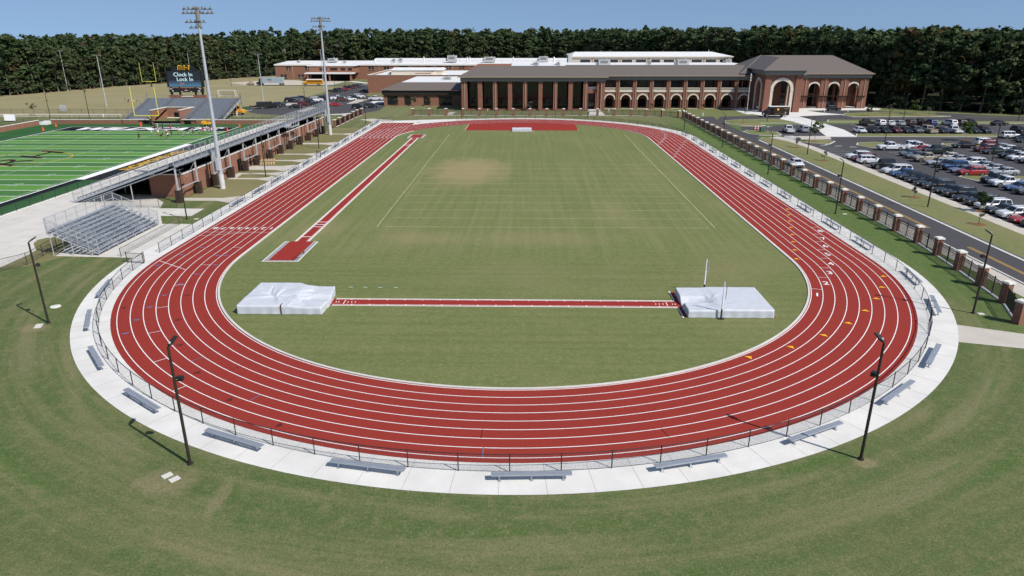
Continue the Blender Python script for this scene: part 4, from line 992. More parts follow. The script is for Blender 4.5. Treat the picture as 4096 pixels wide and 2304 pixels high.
b.poly([(4.2*math.cos(pi*i/12),-.2,13.45+1.7*math.sin(pi*i/12)) for i in range(13)]); b.build('crest_panel', MT['black'], sb)
lettering('crest_letters','RH',2.75,MT['mark_yellow'],(0,-.26,14.05),(pi/2,0,0),sb,.02,shear=.15,stretch=(1.1,.8),embolden=.05); lettering('crest_letters','RH',2.35,plain('crest_brown',(.10,.04,.015),.7,.2),(0,-.31,14.05),(pi/2,0,0),sb,.02,shear=.15,stretch=(1.2,.78))
b = MB()
for x in (-5.1,-2.3,2.9,5.2): b.box(x-.28,x+.28,-.28,.28,0,6.5); b.box(x-.18,x+.18,-.2,.2,6.5,8.1)
b.build('column', MT['black'], sb)
b = MB(); b.box(-5.9,-1.9,-.6,.6,0,5.6); b.box(2.3,6.2,-.6,.6,0,5.6); b.box(-1.9,2.3,-.4,.4,0,5.0); b.build('plinth', MT['brick'], sb)
b = MB(); b.box(-1.9,2.3,-.5,.5,5.0,5.16); b.build('coping', MT['cap'], sb)
# goals
def goalpost(x, y, z, label, bar=3.05, top=9.6, w=7.1):
    t = thing('goal_post', label, 'goal post', (x,y,z)); m = MB()
    m.tube((0,1.6,0),(0,1.6,bar-.6),.16,.14,8); m.tube((0,1.6,bar-.6),(0,0,bar),.13,.12,8); m.tube((-w/2,0,bar),(w/2,0,bar),.11,n=8); m.build('crossbar', MT['yellow'], t)
    for s in (-1,1): q = MB(); q.tube((s*w/2,0,bar),(s*w/2,0,top),.10,.08,8); q.build('upright', MT['yellow'], t)
    q = MB(); q.tube((0,1.6,0),(0,1.6,2.0),.30,n=10); q.build('pad', MT['black'], t)
goalpost(-109.6,128.2,ZT,'yellow football goal post in front of the end stand', 3.0, 11.1)
goalpost(-186.6,277.9,0,'distant yellow football goal post near the forest edge', 2.6, 11.6)
sg = thing('soccer_goal','white soccer goal on the grass right of the scoreboard','soccer goal',(-124.9,222,0)); m = MB()
for x in (-3.6,3.6): m.tube((x,0,0),(x,0,2.44),.09,n=6); m.tube((x,0,2.44),(x,1.0,2.3),.06,n=5); m.tube((x,1.0,2.3),(x,2.4,.0),.06,n=5); m.tube((x,0,.06),(x,2.4,.06),.06,n=5)
m.tube((-3.6,0,2.44),(3.6,0,2.44),.09,n=6); m.tube((-3.6,2.4,.06),(3.6,2.4,.06),.06,n=5); m.build('frame', MT['white_line'], sg)
m = MB(); m.uv = []
for a, b in (((-3.6,1,2.3),(3.6,1,2.3)),): m.quad((-3.6,2.4,.05),(3.6,2.4,.05),b,a); m.uv += [(0,0),(7,0),(7,2.4),(0,2.4)]
for x in (-3.6,3.6): m.quad((x,0,.05),(x,2.4,.05),(x,1,2.3),(x,0,2.4)); m.uv += [(0,0),(2,0),(2,2.4),(0,2.4)]
m.build('net', MT['picket'], sg)
# ------------------------------------------------------------------ landing mats
from mathutils import noise as mnoise
def mat_mesh(outline_z, nx, ny, fn, name, parent, fold=0.):
    pass
def cover(name, label, x0, y0, L, W, hfun, folds, skew=(0,0), rz=0., lo=None):
    """vinyl covered landing bed: top grid sagging per hfun plus skirts that hang to the ground"""
    t = thing(name, label, 'landing mat', (x0,y0,.03), rz); N, M_ = 84, 72; V = []; Fq = []
    def top(i, j):
        u, v = i/N, j/M_; x, y = u*L, v*W
        z = hfun(u, v)
        wr = 0
        for (fx, fy, ang, amp, lam, ext) in folds:
            dx, dy = x-fx, y-fy; s = dx*math.cos(ang)+dy*math.sin(ang); q = -dx*math.sin(ang)+dy*math.cos(ang)
            if s > 0: wr += amp*math.exp(-(s/ext)**2)*math.exp(-(q/(lam*(.35+s*.5)))**2)*(1 if s > .15 else s/.15)
        return (x, y, z+wr+.014*mnoise.noise((x*1.6,y*1.6,z)))
    for j in range(M_+1):
        for i in range(N+1): V.append(top(i,j))
    id_ = lambda i, j: j*(N+1)+i
    for j in range(M_):
        for i in range(N): Fq.append((id_(i,j),id_(i+1,j),id_(i+1,j+1),id_(i,j+1)))
    edge = [id_(i,0) for i in range(N)]+[id_(N,j) for j in range(M_)]+[id_(i,M_) for i in range(N,0,-1)]+[id_(0,j) for j in range(M_,0,-1)]
    prev = edge; nE = len(edge)
    for lev in (.72,.42,.12,.0):
        cur = []
        for q, e in enumerate(edge):
            x, y, z = V[e]; cx, cy = L/2, W/2
            wob = .055*(1-lev)*mnoise.noise((x*1.3+3, y*1.3, lev))+.02*(1-lev)*math.sin(q*.55)
            d = Vector((x-cx, y-cy)); d.normalize()
            V.append((x+d.x*(wob+.03*(1-lev)), y+d.y*(wob+.03*(1-lev)), max(.0, z*lev+(.015 if lev == 0 else 0)*mnoise.noise((x,y,2))+.012*(lev == 0)))); cur.append(len(V)-1)
        for q in range(nE):
            r = (q+1) % nE; Fq.append((prev[q],cur[q],cur[r],prev[r]))
        prev = cur
    V = [(x+skew[0]*y+ (lo(x,y)[0] if lo else 0), y+(lo(x,y)[1] if lo else 0), z) for x, y, z in V]
    o = npmesh('vinyl_cover', V, Fq, [MT['mat_cover']], t); o.data.polygons.foreach_set('use_smooth', [True]*len(Fq)); return t
def hR(u, v):
    base = .80
    if u < .42:                                         # box wings at the front with the runway slot between
        k = min(1, max(0, (.42-u)/.12)); wing = .62+.10*abs(v-.5)*2; slot = max(0, 1-(abs(v-.48)/.15)**2)
        base = base*(1-k)+k*(wing-.50*slot*min(1,(.40-u)/.3))
    return base-.03*math.sin(u*9)*math.sin(v*6)*(.3)
cover('landing_mat','white covered pole-vault landing mat at the right end of the runway, with two standards',16.2,-17.9,7.7,6.0,hR,
      [(2.6,2.9,2.6,.05,.3,1.8),(2.6,3.2,1.7,.06,.3,1.4),(2.9,3.2,.9,.05,.25,1.4),(2.4,2.7,3.9,.05,.3,1.8),(2.7,2.4,5.0,.05,.25,1.5),(3.2,3.0,2.1,-.06,.2,1.2),(1.2,5.5,5.6,.05,.2,1.6),(3.3,1.0,.4,.04,.2,1.2)])
def hL(u, v):
    base = .86-.10*math.exp(-((u-.42)/.16)**2-((v-.42)/.2)**2)
    if u > .62: k = min(1,(u-.62)/.16); base = base*(1-k)+k*(.66+.12*abs(v-.5)-.16*max(0,1-(abs(v-.40)/.14)**2))
    return base
mL = cover('landing_mat','white covered pole-vault landing mat at the left end of the runway, badly creased',-25.1,-17.8,7.7,6.2,hL,
      [(3.0,2.6,.35,.10,.32,3.0),(3.0,2.7,.9,.09,.30,2.6),(2.8,2.6,1.6,0.136,.25,2.4),(2.7,2.5,2.3,-0.136,.25,2.0),(2.6,2.4,3.3,0.119,.3,2.2),(3.0,2.2,5.2,0.136,.28,1.8),(3.2,2.3,5.8,0.170,.28,2.4),(5.2,2.2,.8,.08,.26,1.9),(5.2,2.0,2.3,0.119,.26,1.8),(5.3,1.8,5.4,-0.153,.24,1.6),(4.9,.8,4.4,.10,.2,1.0),(1.6,5.2,4.9,-0.153,.12,2.0),(5.9,4.4,3.6,0.136,.25,2.2),(1.2,3.4,5.9,-0.102,.14,1.6)], lo=lambda x, y: (.5*max(0,(x-6.4)/1.3)*(.5-abs(y/6.2-.35)), -.62*max(0,min(1,(x-4.0)/.9))*max(0,(y-4.6)/1.6)))
q = MB(); q.box(4.05,4.13,-.06,-.02,.02,.8); q.box(4.05,4.13,-.05,.5,.80,.9); q.build('strap', MT['mark_dark'], mL)
def hj(u, v): return .78-.02*math.sin(u*7)
hjm = cover('landing_mat','white covered high-jump landing mat on the red apron at the far end',-2.5,110.3,5.1,2.6,hj,[(1.0,.3,.2,.06,.2,1.5),(2.5,.4,2.8,.05,.2,1.5),(3.6,1.8,4.0,.05,.2,1.2)])
q = MB(); q.box(-.7,-.12,.0,2.3,0,.05); q.box(5.25,5.6,.0,2.3,0,.05); q.build('ground_frame', MT['pipe'], hjm)
def standard(x, y, label, up=3.45):
    t = thing('vault_standard', label, 'vault standard', (x,y,.03), 0, 'pole-vault standards'); m = MB()
    m.box(-.25,.25,-.15,.15,0,.06); m.tube((0,0,.05),(0,0,.95),.075,n=8); m.build('base_post', MT['black'], t)
    m = MB(); m.tube((0,0,.95),(0,0,2.3),.065,n=8); m.tube((0,0,2.3),(0,0,up+.12),.045,n=8); m.build('upright', MT['white_line'], t)
    m = MB(); m.tube((.24,0,1.9),(.24,0,up),.03,n=6); m.tube((0,0,up-.12),(.24,0,up-.2),.02,n=5); m.tube((0,0,2.35),(.24,0,2.3),.02,n=5)
    for z in (2.4,2.7,3.0,3.3): m.box(.24,.32,-.015,.015,z,z+.03)
    m.build('peg_rail', MT['rim'], t)
standard(19.1,-18.15,'white pole-vault standard on the near side of the right landing mat'); standard(19.1,-11.6,'white pole-vault standard on the far side of the right landing mat')
# ------------------------------------------------------------------ brick and iron fence
PILM = MB(); PILM.box(-.34,.34,-.34,.34,0,2.0); PILM.box(-.37,.37,-.37,.37,0,.12)
CAPM = MB(); CAPM.box(-.43,.43,-.43,.43,2.0,2.14); CAPM.box(-.36,.36,-.36,.36,2.14,2.2)
def brick_fence(label, pts, black=True, name='brick_pillar_fence'):
    x0, y0 = pts[0][:2]; t = thing(name, label, 'fence', (x0,y0,0)); fp = fc = None
    for (x, y, a) in pts:
        if fp is None: fp = o = PILM.build('brick_pillar', MT['brickp'], t); fc = c = CAPM.build('pillar_cap', MT['cap'], o)
        else: o = link('brick_pillar', fp.data, t); c = link('pillar_cap', fc.data, o)
        o.location = (x-x0, y-y0, 0); o.rotation_euler = (0,0,a)
    cache = {}
    for p, q in zip(pts, pts[1:]):
        dx, dy = q[0]-p[0], q[1]-p[1]; L = round(math.hypot(dx,dy), 1); a = math.atan2(dy,dx)
        if L not in cache:
            m = MB()
            for z in (.22, 1.42, 1.66): m.box(.34, L-.34, -.022, .022, z-.022, z+.022)
            n = int((L-.7)/.115)
            for i in range(n+1): xx = .38+(L-.76)*i/n; m.box(xx-.014, xx+.014, -.012, .012, .12, 1.74)
            m.box(L/2-.045,L/2+.045,-.045,.045,.1,1.86)
            for e in (.38, L-.38): m.box(e-.03,e+.03,-.03,.03,.1,1.80)
            m.box(L/2-.05,L/2+.05,-.05,.05,1.86,1.9)
            cache[L] = [m, None]
        m, me = cache[L]
        if me is None: o = m.build('iron_panel', MT['black'], t); cache[L][1] = o.data
        else: o = link('iron_panel', me, t)
        o.location = (p[0]-x0, p[1]-y0, 0); o.rotation_euler = (0,0,a)
    k = MB()
    for p, q in zip(pts, pts[1:]):
        d = Vector((q[0]-p[0], q[1]-p[1])); a = math.atan2(d.y,d.x); k.obox(((p[0]+q[0])/2-x0,(p[1]+q[1])/2-y0,.05),(d.length-.76,.34,.10),a)
    k.build('footing', MT['kerb'], t); return t
XF = 49.72
pr = [(47.2,-13.6,.3),(47.9,-8.7,.15),(48.6,-3.6,.05),(49.2,1.7,0)]+[(XF, 6.95+5.385*i, 0) for i in range(26)]
pr = [(45.2,-18.6,.4)]+pr+[(49.9,144.6,.3)]
brick_fence('brick pillar and black iron fence along the road on the right', pr)
pb = [(-35.2+5.36*i, 150.0, 0) for i in range(14)]+[(39.1,148.8,0),(43.8,146.8,.3),(48.3,144.0,.5)]
brick_fence('brick pillar and black iron fence in front of the school', pb)
brick_fence('short brick pillar and black iron fence beside the sprint chute', [(-52.0,118.6,0),(-52.0,124.0,0),(-52.0,129.6,0),(-52.0,135.0,0),(-52.0,140.5,0),(-52.0,145.6,0),(-51.6,150.4,0)])
# ------------------------------------------------------------------ building helpers
def arch_wall(mb, x0, x1, z0, z1, cx, w, spring, y, th, mi=0, n=20, axis='x', rise=None):
    """wall x0..x1 with a round-headed opening of width w; y is the outer face, th goes inward (+)"""
    r = w/2; h = r if rise is None else rise
    P = (lambda u, d, z: (u, y+d, z)) if axis == 'x' else (lambda u, d, z: (y+d, u, z))
    arc = [(cx-r*math.cos(pi*i/n), spring+h*math.sin(pi*i/n)) for i in range(n+1)]
    for d in (0, th):
        if cx-r > x0+1e-4: mb.quad(P(x0,d,z0),P(cx-r,d,z0),P(cx-r,d,z1),P(x0,d,z1),mi)
        if cx+r < x1-1e-4: mb.quad(P(cx+r,d,z0),P(x1,d,z0),P(x1,d,z1),P(cx+r,d,z1),mi)
        for a, b in zip(arc, arc[1:]): mb.quad(P(a[0],d,a[1]),P(b[0],d,b[1]),P(b[0],d,z1),P(a[0],d,z1),mi)
    mb.quad(P(cx-r,0,z0),P(cx-r,th,z0),P(cx-r,th,spring),P(cx-r,0,spring),mi); mb.quad(P(cx+r,0,z0),P(cx+r,th,z0),P(cx+r,th,spring),P(cx+r,0,spring),mi)
    for a, b in zip(arc, arc[1:]): mb.quad(P(a[0],0,a[1]),P(a[0],th,a[1]),P(b[0],th,b[1]),P(b[0],0,b[1]),mi)
    mb.quad(P(x0,0,z0),P(x0,th,z0),P(x0,th,z1),P(x0,0,z1),mi); mb.quad(P(x1,0,z0),P(x1,th,z0),P(x1,th,z1),P(x1,0,z1),mi); mb.quad(P(x0,0,z1),P(x1,0,z1),P(x1,th,z1),P(x0,th,z1),mi)
def arch_trim(mb, cx, wi, wo, spring, y, d, axis='x', foot=None, n=20, mi=0, imp=True):
    """raised stone surround standing d proud of plane y"""
    P = (lambda u, e, z: (u, y-e, z)) if axis == 'x' else (lambda u, e, z: (y-e, u, z))
    ri, ro = wi/2, wo/2; sec = []
    angs = [pi-pi*i/n for i in range(n+1)]
    path = [(cx+ri*math.cos(a), spring+ri*math.sin(a), cx+ro*math.cos(a), spring+ro*math.sin(a)) for a in angs]
    if foot is not None: path = [(cx-ri,foot,cx-ro,foot)]+path+[(cx+ri,foot,cx+ro,foot)]
    mb.loft([[P(a,0,b),P(a,d,b),P(c,d,e),P(c,0,e)] for a,b,c,e in path], mi)
    if imp and foot is not None:
        for s in (-1,1):
            x0, x1 = sorted((cx+s*(ri-.10), cx+s*(ro+.10))); 
            if axis == 'x': mb.box(x0,x1,y-d-.10,y-.01,spring-.32,spring)
            else: mb.box(y-d-.10,y-.01,x0,x1,spring-.32,spring)
def hip(mb, x0, x1, y0, y1, z0, zr, hx0, hx1, mi=0, yr=None, soffit=True):
    """hipped roof; hx0/hx1: inset of the ridge ends (0 = gable/continues)"""
    yr = (y0+y1)/2 if yr is None else yr
    a,b,c,d = (x0,y0,z0),(x1,y0,z0),(x1,y1,z0),(x0,y1,z0); r0, r1 = (x0+hx0,yr,zr),(x1-hx1,yr,zr)
    mb.quad(a,b,r1,r0,mi); mb.quad(c,d,r0,r1,mi); mb.poly((d,a,r0),mi); mb.poly((b,c,r1),mi)
    if soffit: mb.quad((x0,y0,z0-.02),(x0,y1,z0-.02),(x1,y1,z0-.02),(x1,y0,z0-.02),mi)
def eaves(mb, x0, x1, y0, y1, z0, z1, th=.25):
    mb.box(x0,x1,y0,y0+th,z0,z1); mb.box(x0,x1,y1-th,y1,z0,z1); mb.box(x0,x0+th,y0+th,y1-th,z0,z1); mb.box(x1-th,x1,y0+th,y1-th,z0,z1)
def gutter(mb, x0, x1, y, z): mb.box(x0,x1,y-.14,y,z-.16,z+.02)
# ------------------------------------------------------------------ 1. pillared hall
ph = thing('pillared_hall', 'two-storey school hall with tall brick pillars and dark glass behind them', 'school building', (0,165.5,0))
m = MB(); cols = [(-20.8,-18.9),(-15.3,-13.8),(-10.2,-8.75),(-5.1,-3.7),(0,1.4),(5.2,6.55),(10.2,11.6),(15.3,16.75),(20.3,21.8)]
fpil = None
for a, b in cols:
    q = MB(); q.box(-(b-a)/2,(b-a)/2,0,1.6,0,9.55); q.box(-(b-a)/2-.05,(b-a)/2+.05,-.05,1.65,0,.5); o = q.build('pillar', MT['brick'], ph); o.location.x = (a+b)/2
q = MB(); q.box(24.9,25.5,0,1.6,0,9.55); q.box(25.95,27.5,-.0,4,0,9.55); q.box(25.5,25.95,.3,1.6,0,9.55); q.build('corner_pillar', MT['brick'], ph)
q = MB(); q.box(-20.6,27.3,6.0,6.4,0,9.5); q.box(-20.8,-20.3,1.6,32,0,9.5); q.box(27.0,27.4,6.4,32,0,9.5); q.build('wall', MT['brick'], ph)
q = MB(); q.box(-20.2,24.9,5.8,5.98,.5,9.3); q.build('glazing', MT['glass'], ph)
q = MB()
for x in np.arange(-18.2,24.8,1.45): q.box(x-.04,x+.04,5.72,5.79,.5,9.3)
for z in (2.9,5.4,7.9): q.box(-20.2,24.9,5.73,5.785,z-.04,z+.04)
q.build('mullion', MT['bronze'], ph)
q = MB(); 
for (a,b),(c,d_) in zip(cols, cols[1:]): q.box(b,c,.6,1.2,0,.42)
q.build('plinth', MT['brick'], ph)
q = MB(); q.box(21.8,24.9,1.2,1.5,6.9,7.7); q.build('balcony', MT['trim'], ph)
q = MB(); q.box(21.8,24.9,.9,1.25,5.6,6.9); q.build('lintel', MT['brick'], ph)
q = MB(); q.box(21.9,26.0,-1.8,.6,0,.35); q.box(21.4,26.4,-3.2,-1.8,0,.18); q.build('steps', MT['conc'], ph)
q = MB(); eaves(q,-21.1,27.7,-.35,32,9.5,10.75); q.box(-20.8,27.4,-.1,31.7,9.52,9.6); q.build('fascia', MT['fascia'], ph)
q = MB(); hip(q,-21.9,28.4,-1.1,20.1,10.95,14.1,6.5,0.01,yr=9.6); q.build('roof', MT['roof'], ph)
q = MB(); gutter(q,-21.9,28.4,-1.1,10.95)
for x in (-21.9,-14.5,-7,0.5,8,15.6,23,28.3): q.box(x-.05,x+.1,-1.1,-.35,10.55,10.75)
q.build('gutter', MT['pipe'], ph)
q = MB()
for a, b in [cols[0],cols[2],cols[4],cols[6],cols[8]]: x = a+(b-a)*.55; q.box(x-.1,x+.1,-.16,0,.1,9.5)
q.box(26.2,26.4,-.16,0,.1,9.5); q.build('downspout', MT['pipe'], ph)
# ------------------------------------------------------------------ 2. arcade wing
aw = thing('arcade_wing', 'two-storey brick school wing with white arches and balustraded balconies', 'school building', (0,172.8,0))
q, t_, bal = MB(), MB(), MB(); pier = [27.5]+[33.4-.65+5.82*i for i in range(9)]
bays = [(28.3,32.1)]+[(33.4+5.82*i, 33.4+5.82*i+4.55) for i in range(8)]
up = MB()
for i, (a, b) in enumerate(bays):
    cx = (a+b)/2+(.0 if i else -.1); b = min(b, 78.4)
    arch_wall(q, a, b, 0, 5.5, cx, 3.2, 2.95, .25, .6)
    arch_trim(t_, cx, 3.2, 4.1, 2.95, .25, .12, foot=None)
    t_.box(a,b,.05,.85,5.5,5.68); t_.box(a,b,.10,.6,6.72,6.95)
    for x in np.arange(a+.12, b-.05, .33): t_.box(x-.075,x+.075,.25,.45,5.68+.5,6.72)
    t_.box(a,b,.10,.55,5.68,6.18)
    t_.box(cx-1.6,cx+1.6,-.25,.25,0,.08)
q.build('arcade_wall', MT['brick'], aw); t_.build('stone_trim', MT['trim'], aw)
fpil = None
for i in range(9):
    a = 32.1+5.82*i; 
    p = MB(); p.box(-.65,.65,0,1.3,0,9.6); p.box(-.69,.69,-.04,1.3,0,.45)
    if fpil is None: fpil = o = p.build('pier', MT['brick'], aw); 
    else: o = link('pier', fpil.data, aw)
    o.location.x = a+.65
q = MB(); q.box(27.5,79,3.6,4,0,9.5); q.box(27.5,79,4,24,9.4,9.6); q.box(27.5,79,.9,3.6,5.35,5.45); q.build('wall', MT['brick'], aw)
for a, b in bays:
    q = MB(); q.box(a+.5,b-.5,3.45,3.58,7.0,9.1); q.build('window', MT['glass'], aw); q = MB(); q.box(a+.8,b-.8,3.45,3.58,.4,2.9); q.build('window', MT['void'], aw)
q = MB(); q.box(27.0,79,-.35,-.1,9.55,10.8); q.box(27.0,79,-.1,3.6,9.56,9.62); q.build('fascia', MT['fascia'], aw)
q = MB(); hip(q,15.0,84,-1.0,20.6,10.95,14.1,0.01,0.01,yr=9.8); q.build('roof', MT['roof'], aw)
q = MB(); gutter(q,28.5,79.0,-1.0,10.95)
for i in range(9): q.box(31.9+5.82*i,32.02+5.82*i,-1.0,-.35,10.5,10.7)
q.build('gutter', MT['pipe'], aw); q = MB()
for i in range(9): q.box(33.0+5.82*i,33.18+5.82*i,-.16,0,.1,9.5)
q.build('downspout', MT['pipe'], aw)
# ------------------------------------------------------------------ 3. entrance hall with portico
eh = thing('entrance_hall', 'brick entrance hall with tall arched portico and hipped brown roof', 'school building', (85.0,160.5,0))
q, t_ = MB(), MB()
arch_wall(q, -5.8, 6.1, 0, 11.8, -.2, 5.6, 7.2, .35, 1.0)
for x0, x1 in ((-5.9,-3.9),(4.0,6.2)): q.box(x0,x1,-.05,.34,0,11.8)
arch_trim(t_, -.2, 5.6, 7.5, 7.2, .35, .22, foot=0.)
arch_wall(q, 1.4, 12.0, 0, 11.8, 6.6, 5.6, 7.2, -5.8, .9, axis='y'); arch_trim(t_, 6.6, 5.6, 7.3, 7.2, -5.8, .2, axis='y', foot=0.)
arch_wall(q, 1.4, 12.0, 0, 11.8, 6.6, 5.6, 7.2, 5.2, .9, axis='y'); arch_trim(t_, 6.6, 5.6, 7.3, 7.2, 5.2, .2, axis='y', foot=0.)
q.build('portico_wall', MT['brick'], eh); t_.build('stone_trim', MT['trim'], eh)
q = MB(); eaves(q,-6.5,6.8,-.8,14,11.8,13.2); q.box(-6.2,6.5,-.5,13.5,11.82,11.9); q.build('portico_fascia', MT['fascia'], eh)
q = MB()
a,b = (-7.2,-1.5,13.4),(7.0,-1.5,13.4); r = (-.1,6.6,17.1); rb_ = (-.1,24.4,17.25)
q.poly((a,b,r)); q.quad(b,(7.0,24.4,13.4),rb_,r); q.quad((-7.2,24.4,13.4),a,r,rb_); q.quad((-7.2,-1.5,13.38),(-7.2,24,13.38),(7.0,24,13.38),(7.0,-1.5,13.38)); q.build('portico_roof', MT['roof'], eh)
q = MB(); gutter(q,-7.2,7.0,-1.5,13.4); q.box(-7.34,-7.2,-1.5,24,13.24,13.42); q.build('gutter', MT['fascia'], eh)
# wing with loggia, front face at world y = 174
q, t_ = MB(), MB(); Yw = 13.5
ab = [(6.1,13.0,9.0),(13.0,18.9,15.6),(18.9,25.6,22.35),(25.6,32.3,29.05)]
for a, b, cx in ab:
    arch_wall(q, a, b, 0, 10.1, cx, 3.7, 6.5, Yw+.35, .8); arch_trim(t_, cx, 3.7, 4.75, 6.5, Yw+.35, .14)
for x0, x1 in ((10.9,13.6),(17.6,20.4),(24.4,27.2),(31.0,33.9)): q.box(x0,x1,Yw,Yw+.34,0,10.1)
arch_wall(q, Yw+1.2, Yw+8.2, 0, 10.1, Yw+4.7, 3.7, 6.5, 33.0, .8, axis='y'); arch_trim(t_, Yw+4.7, 3.7, 4.75, 6.5, 33.0, .14, axis='y')
q.box(31.2,33.8,Yw+8.2,Yw+9.4,0,10.1)
for x in (20.0,26.0): q.box(x-.45,x+.45,Yw+8.2,Yw+9.1,0,10.1)
q.build('loggia_wall', MT['brick'], eh); t_.build('stone_trim', MT['trim'], eh)
q = MB(); q.box(-9.5,18.5,Yw+6.2,Yw+6.6,0,10.1); q.box(-9.5,-9.0,Yw+.2,Yw+23,0,11.6); q.box(18.1,18.5,Yw+6.6,Yw+23,0,10.1); q.box(-9.5,18.5,Yw+22.6,Yw+23,0,10.1); q.build('wall', MT['brick'], eh)
q = MB(); q.box(-9.4,33.8,Yw+.6,Yw+23,10.12,10.2); q.build('ceiling', MT['fascia'], eh)
q = MB(); q.box(6.4,17.8,Yw+6.0,Yw+6.18,.3,4.0); q.box(6.4,17.8,Yw+6.0,Yw+6.18,4.6,9.0); q.build('window', MT['glass'], eh)
q = MB(); q.box(6.1,33.3,Yw-.25,Yw-.05,3.95,4.25); q.box(6.1,33.3,Yw-1.2,Yw-.25,4.18,4.25); q.build('canopy', MT['bronze'], eh)
q = MB(); eaves(q,-10,34.4,Yw-.5,Yw+23.5,10.15,11.5); q.build('fascia', MT['fascia'], eh)
q = MB(); hip(q,-10.9,35.1,Yw-1.1,Yw+24.1,11.6,17.25,10.2,10.2); q.build('roof', MT['roof'], eh)
q = MB(); gutter(q,7.2,35.1,Yw-1.1,11.6)
for x in (12.2,19.0,25.8,34.4): q.box(x-.06,x+.08,Yw-1.1,Yw-.5,11.1,11.35)
q.build('gutter', MT['pipe'], eh); q = MB()
for x in (12.5,19.2,25.9,32.6): q.box(x-.1,x+.1,Yw-.17,Yw-.01,.1,10.1)
q.build('downspout', MT['pipe'], eh)
# ------------------------------------------------------------------ 4. low hall on the left
lh = thing('low_hall', 'low brick school hall with brown tiled roof left of the pillared hall', 'school building', (-50.7,182,0))
q = MB(); wallstrip(q, [(1.3,5.1,.2,3.5),(7.5,9.9,.2,3.5),(14.5,16.9,.2,3.5),(20.0,25.0,.2,3.5)], 0, 0, 30, 0, 5.0, .35, 'x'); q.box(0,.35,.35,12,0,5.0); q.build('wall', MT['brick2'], lh)
for a, b in ((1.3,5.1),(7.5,9.9),(14.5,16.9),(20.0,25.0)):
    q = MB(); q.box(a,b,.18,.24,.2,3.5); o = q.build('window', MT['glass'], lh); q = MB()
    for x in np.arange(a+.6,b,1.2): q.box(x-.04,x+.04,.12,.18,.2,3.5)
    q.build('window_frame', MT['bronze'], o)
q = MB(); q.box(-.4,30,-.6,-.4,3.9,5.3); q.box(-.4,30,-.4,0,3.95,4.0); q.box(-.4,-.2,-.4,9,3.9,5.3); q.build('fascia', MT['bronze'], lh)
q = MB(); a,b,c,d = (-1.0,-1.1,5.45),(31,-1.1,5.45),(31,6.5,7.8),(5.0,6.5,7.8); q.quad(a,b,c,d); q.poly((a,d,(5.0,10,7.8),(-1.0,12,5.45))); q.build('roof', MT['roof'], lh)
q = MB(); q.box(5.05,60,6.6,48,7.0,7.6); q.build('flat_roof', MT['roofw'], lh)
# ------------------------------------------------------------------ 5. big plain brick block, flat white roof and cream monitor
mb_ = thing('brick_block', 'plain tall brick school block with flat white roof behind the low hall', 'school building', (-69,240,0))
q = MB(); q.box(0,52,0,.4,0,7.6); q.box(0,.4,.4,55,0,7.6); q.box(12.5,17,-.02,-.01,3.0,3.6); q.build('wall', MT['brick2'], mb_)
q = MB(); q.box(.4,60,.4,55,6.6,7.0); q.build('flat_roof', MT['roofw'], mb_)
q = MB(); q.box(-.1,52,-.1,.5,7.6,7.72); q.box(-.1,.5,.5,55,7.6,7.72); q.build('coping', MT['cap'], mb_)
q = MB(); q.box(8,31,14,30,7.0,9.0); q.build('roof_monitor', MT['cream'], mb_); q = MB(); hip(q,7.6,31.6,13.6,30.4,9.0,9.9,.5,.5); q.build('monitor_roof', MT['roofw'], mb_)
q = MB(); q.box(18,27.6,3.0,3.3,7.0,8.0); q.box(27.6,28,3.0,14,7.0,8.4); q.build('parapet', MT['cream'], mb_)
q = MB(); q.box(20.5,27.2,3.4,7.0,7.0,8.15); q.build('brick_shaft', MT['brick2'], mb_)
# ------------------------------------------------------------------ 6. long classroom block
fb_ = thing('classroom_block', 'long two-storey brick classroom block with white roof in front of the forest', 'school building', (-145,341,0))
holes = [(6.5,9,4.9,7.0),(17.5,20.6,5.0,7.2),(13,16.5,.4,2.6),(2.8,6.4,.1,2.6),(29,31,4.6,7.0),(22.5,24,.6,2.8),(54.5,57.5,4.6,7.0),(63.5,66.5,4.6,7.0),(72.5,77.5,4.5,7.4),(87.5,90.5,5.8,7.2),(95,97,5.8,7.2),(99.5,102,5.8,7.2),(107,110,5.8,7.2),(121,124,4.6,7.2),(130,132.5,4.6,7.2),(135,138,4.6,7.2),(55,57.5,.6,3.0)]
q = MB(); wallstrip(q, holes, 0, 0, 205, 0, 7.9, .35, 'x'); q.box(0,.35,.35,40,0,7.9); q.build('wall', MT['brick2'], fb_)
for a, b, z0, z1 in holes:
    q = MB(); q.box(a,b,.2,.27,z0,z1); o = q.build('window', MT['glass'], fb_); q = MB(); q.box((a+b)/2-.06,(a+b)/2+.06,.1,.2,z0,z1); q.box(a,b,.1,.2,z0+.7,z0+.8); q.build('window_frame', MT['trim'], o)
q = MB()
for x in (10,21.8,39,60.5,70,79,93,103,113,126,140): q.box(x,x+.3,-.18,0,0,7.7)
q.build('downspout', MT['pipe'], fb_)
q = MB(); q.box(-.3,205,-.4,-.1,7.6,8.25); q.build('fascia', MT['cap'], fb_)
q = MB(); q.poly([(-.3,-.4,8.26),(205,-.4,8.26),(205,26,9.3),(-.3,26,9.3)]); q.box(-.3,205,26.01,40,7.6,9.0); q.build('roof', MT['roofw'], fb_)
q = MB(); q.box(54,205,24,25.9,9.4,10.9); q.build('roof_parapet', MT['roofw'], fb_)
q = MB(); q.box(24,49,-14,-.2,3.9,7.85); q.box(24,24.8,-18.9,-18.2,0,3.9); q.box(36.2,37,-18.9,-18.2,0,3.9); q.box(48,48.8,-18.9,-18.2,0,3.9); q.box(24.5,48,-13.6,-13.2,0,3.9); q.build('porch_wall', MT['brick2'], fb_)
q = MB(); q.box(23,50,-14.4,-.2,7.86,8.3); q.box(23,50,-19.5,-14.01,3.91,4.5); q.build('porch_roof', MT['roofw'], fb_)
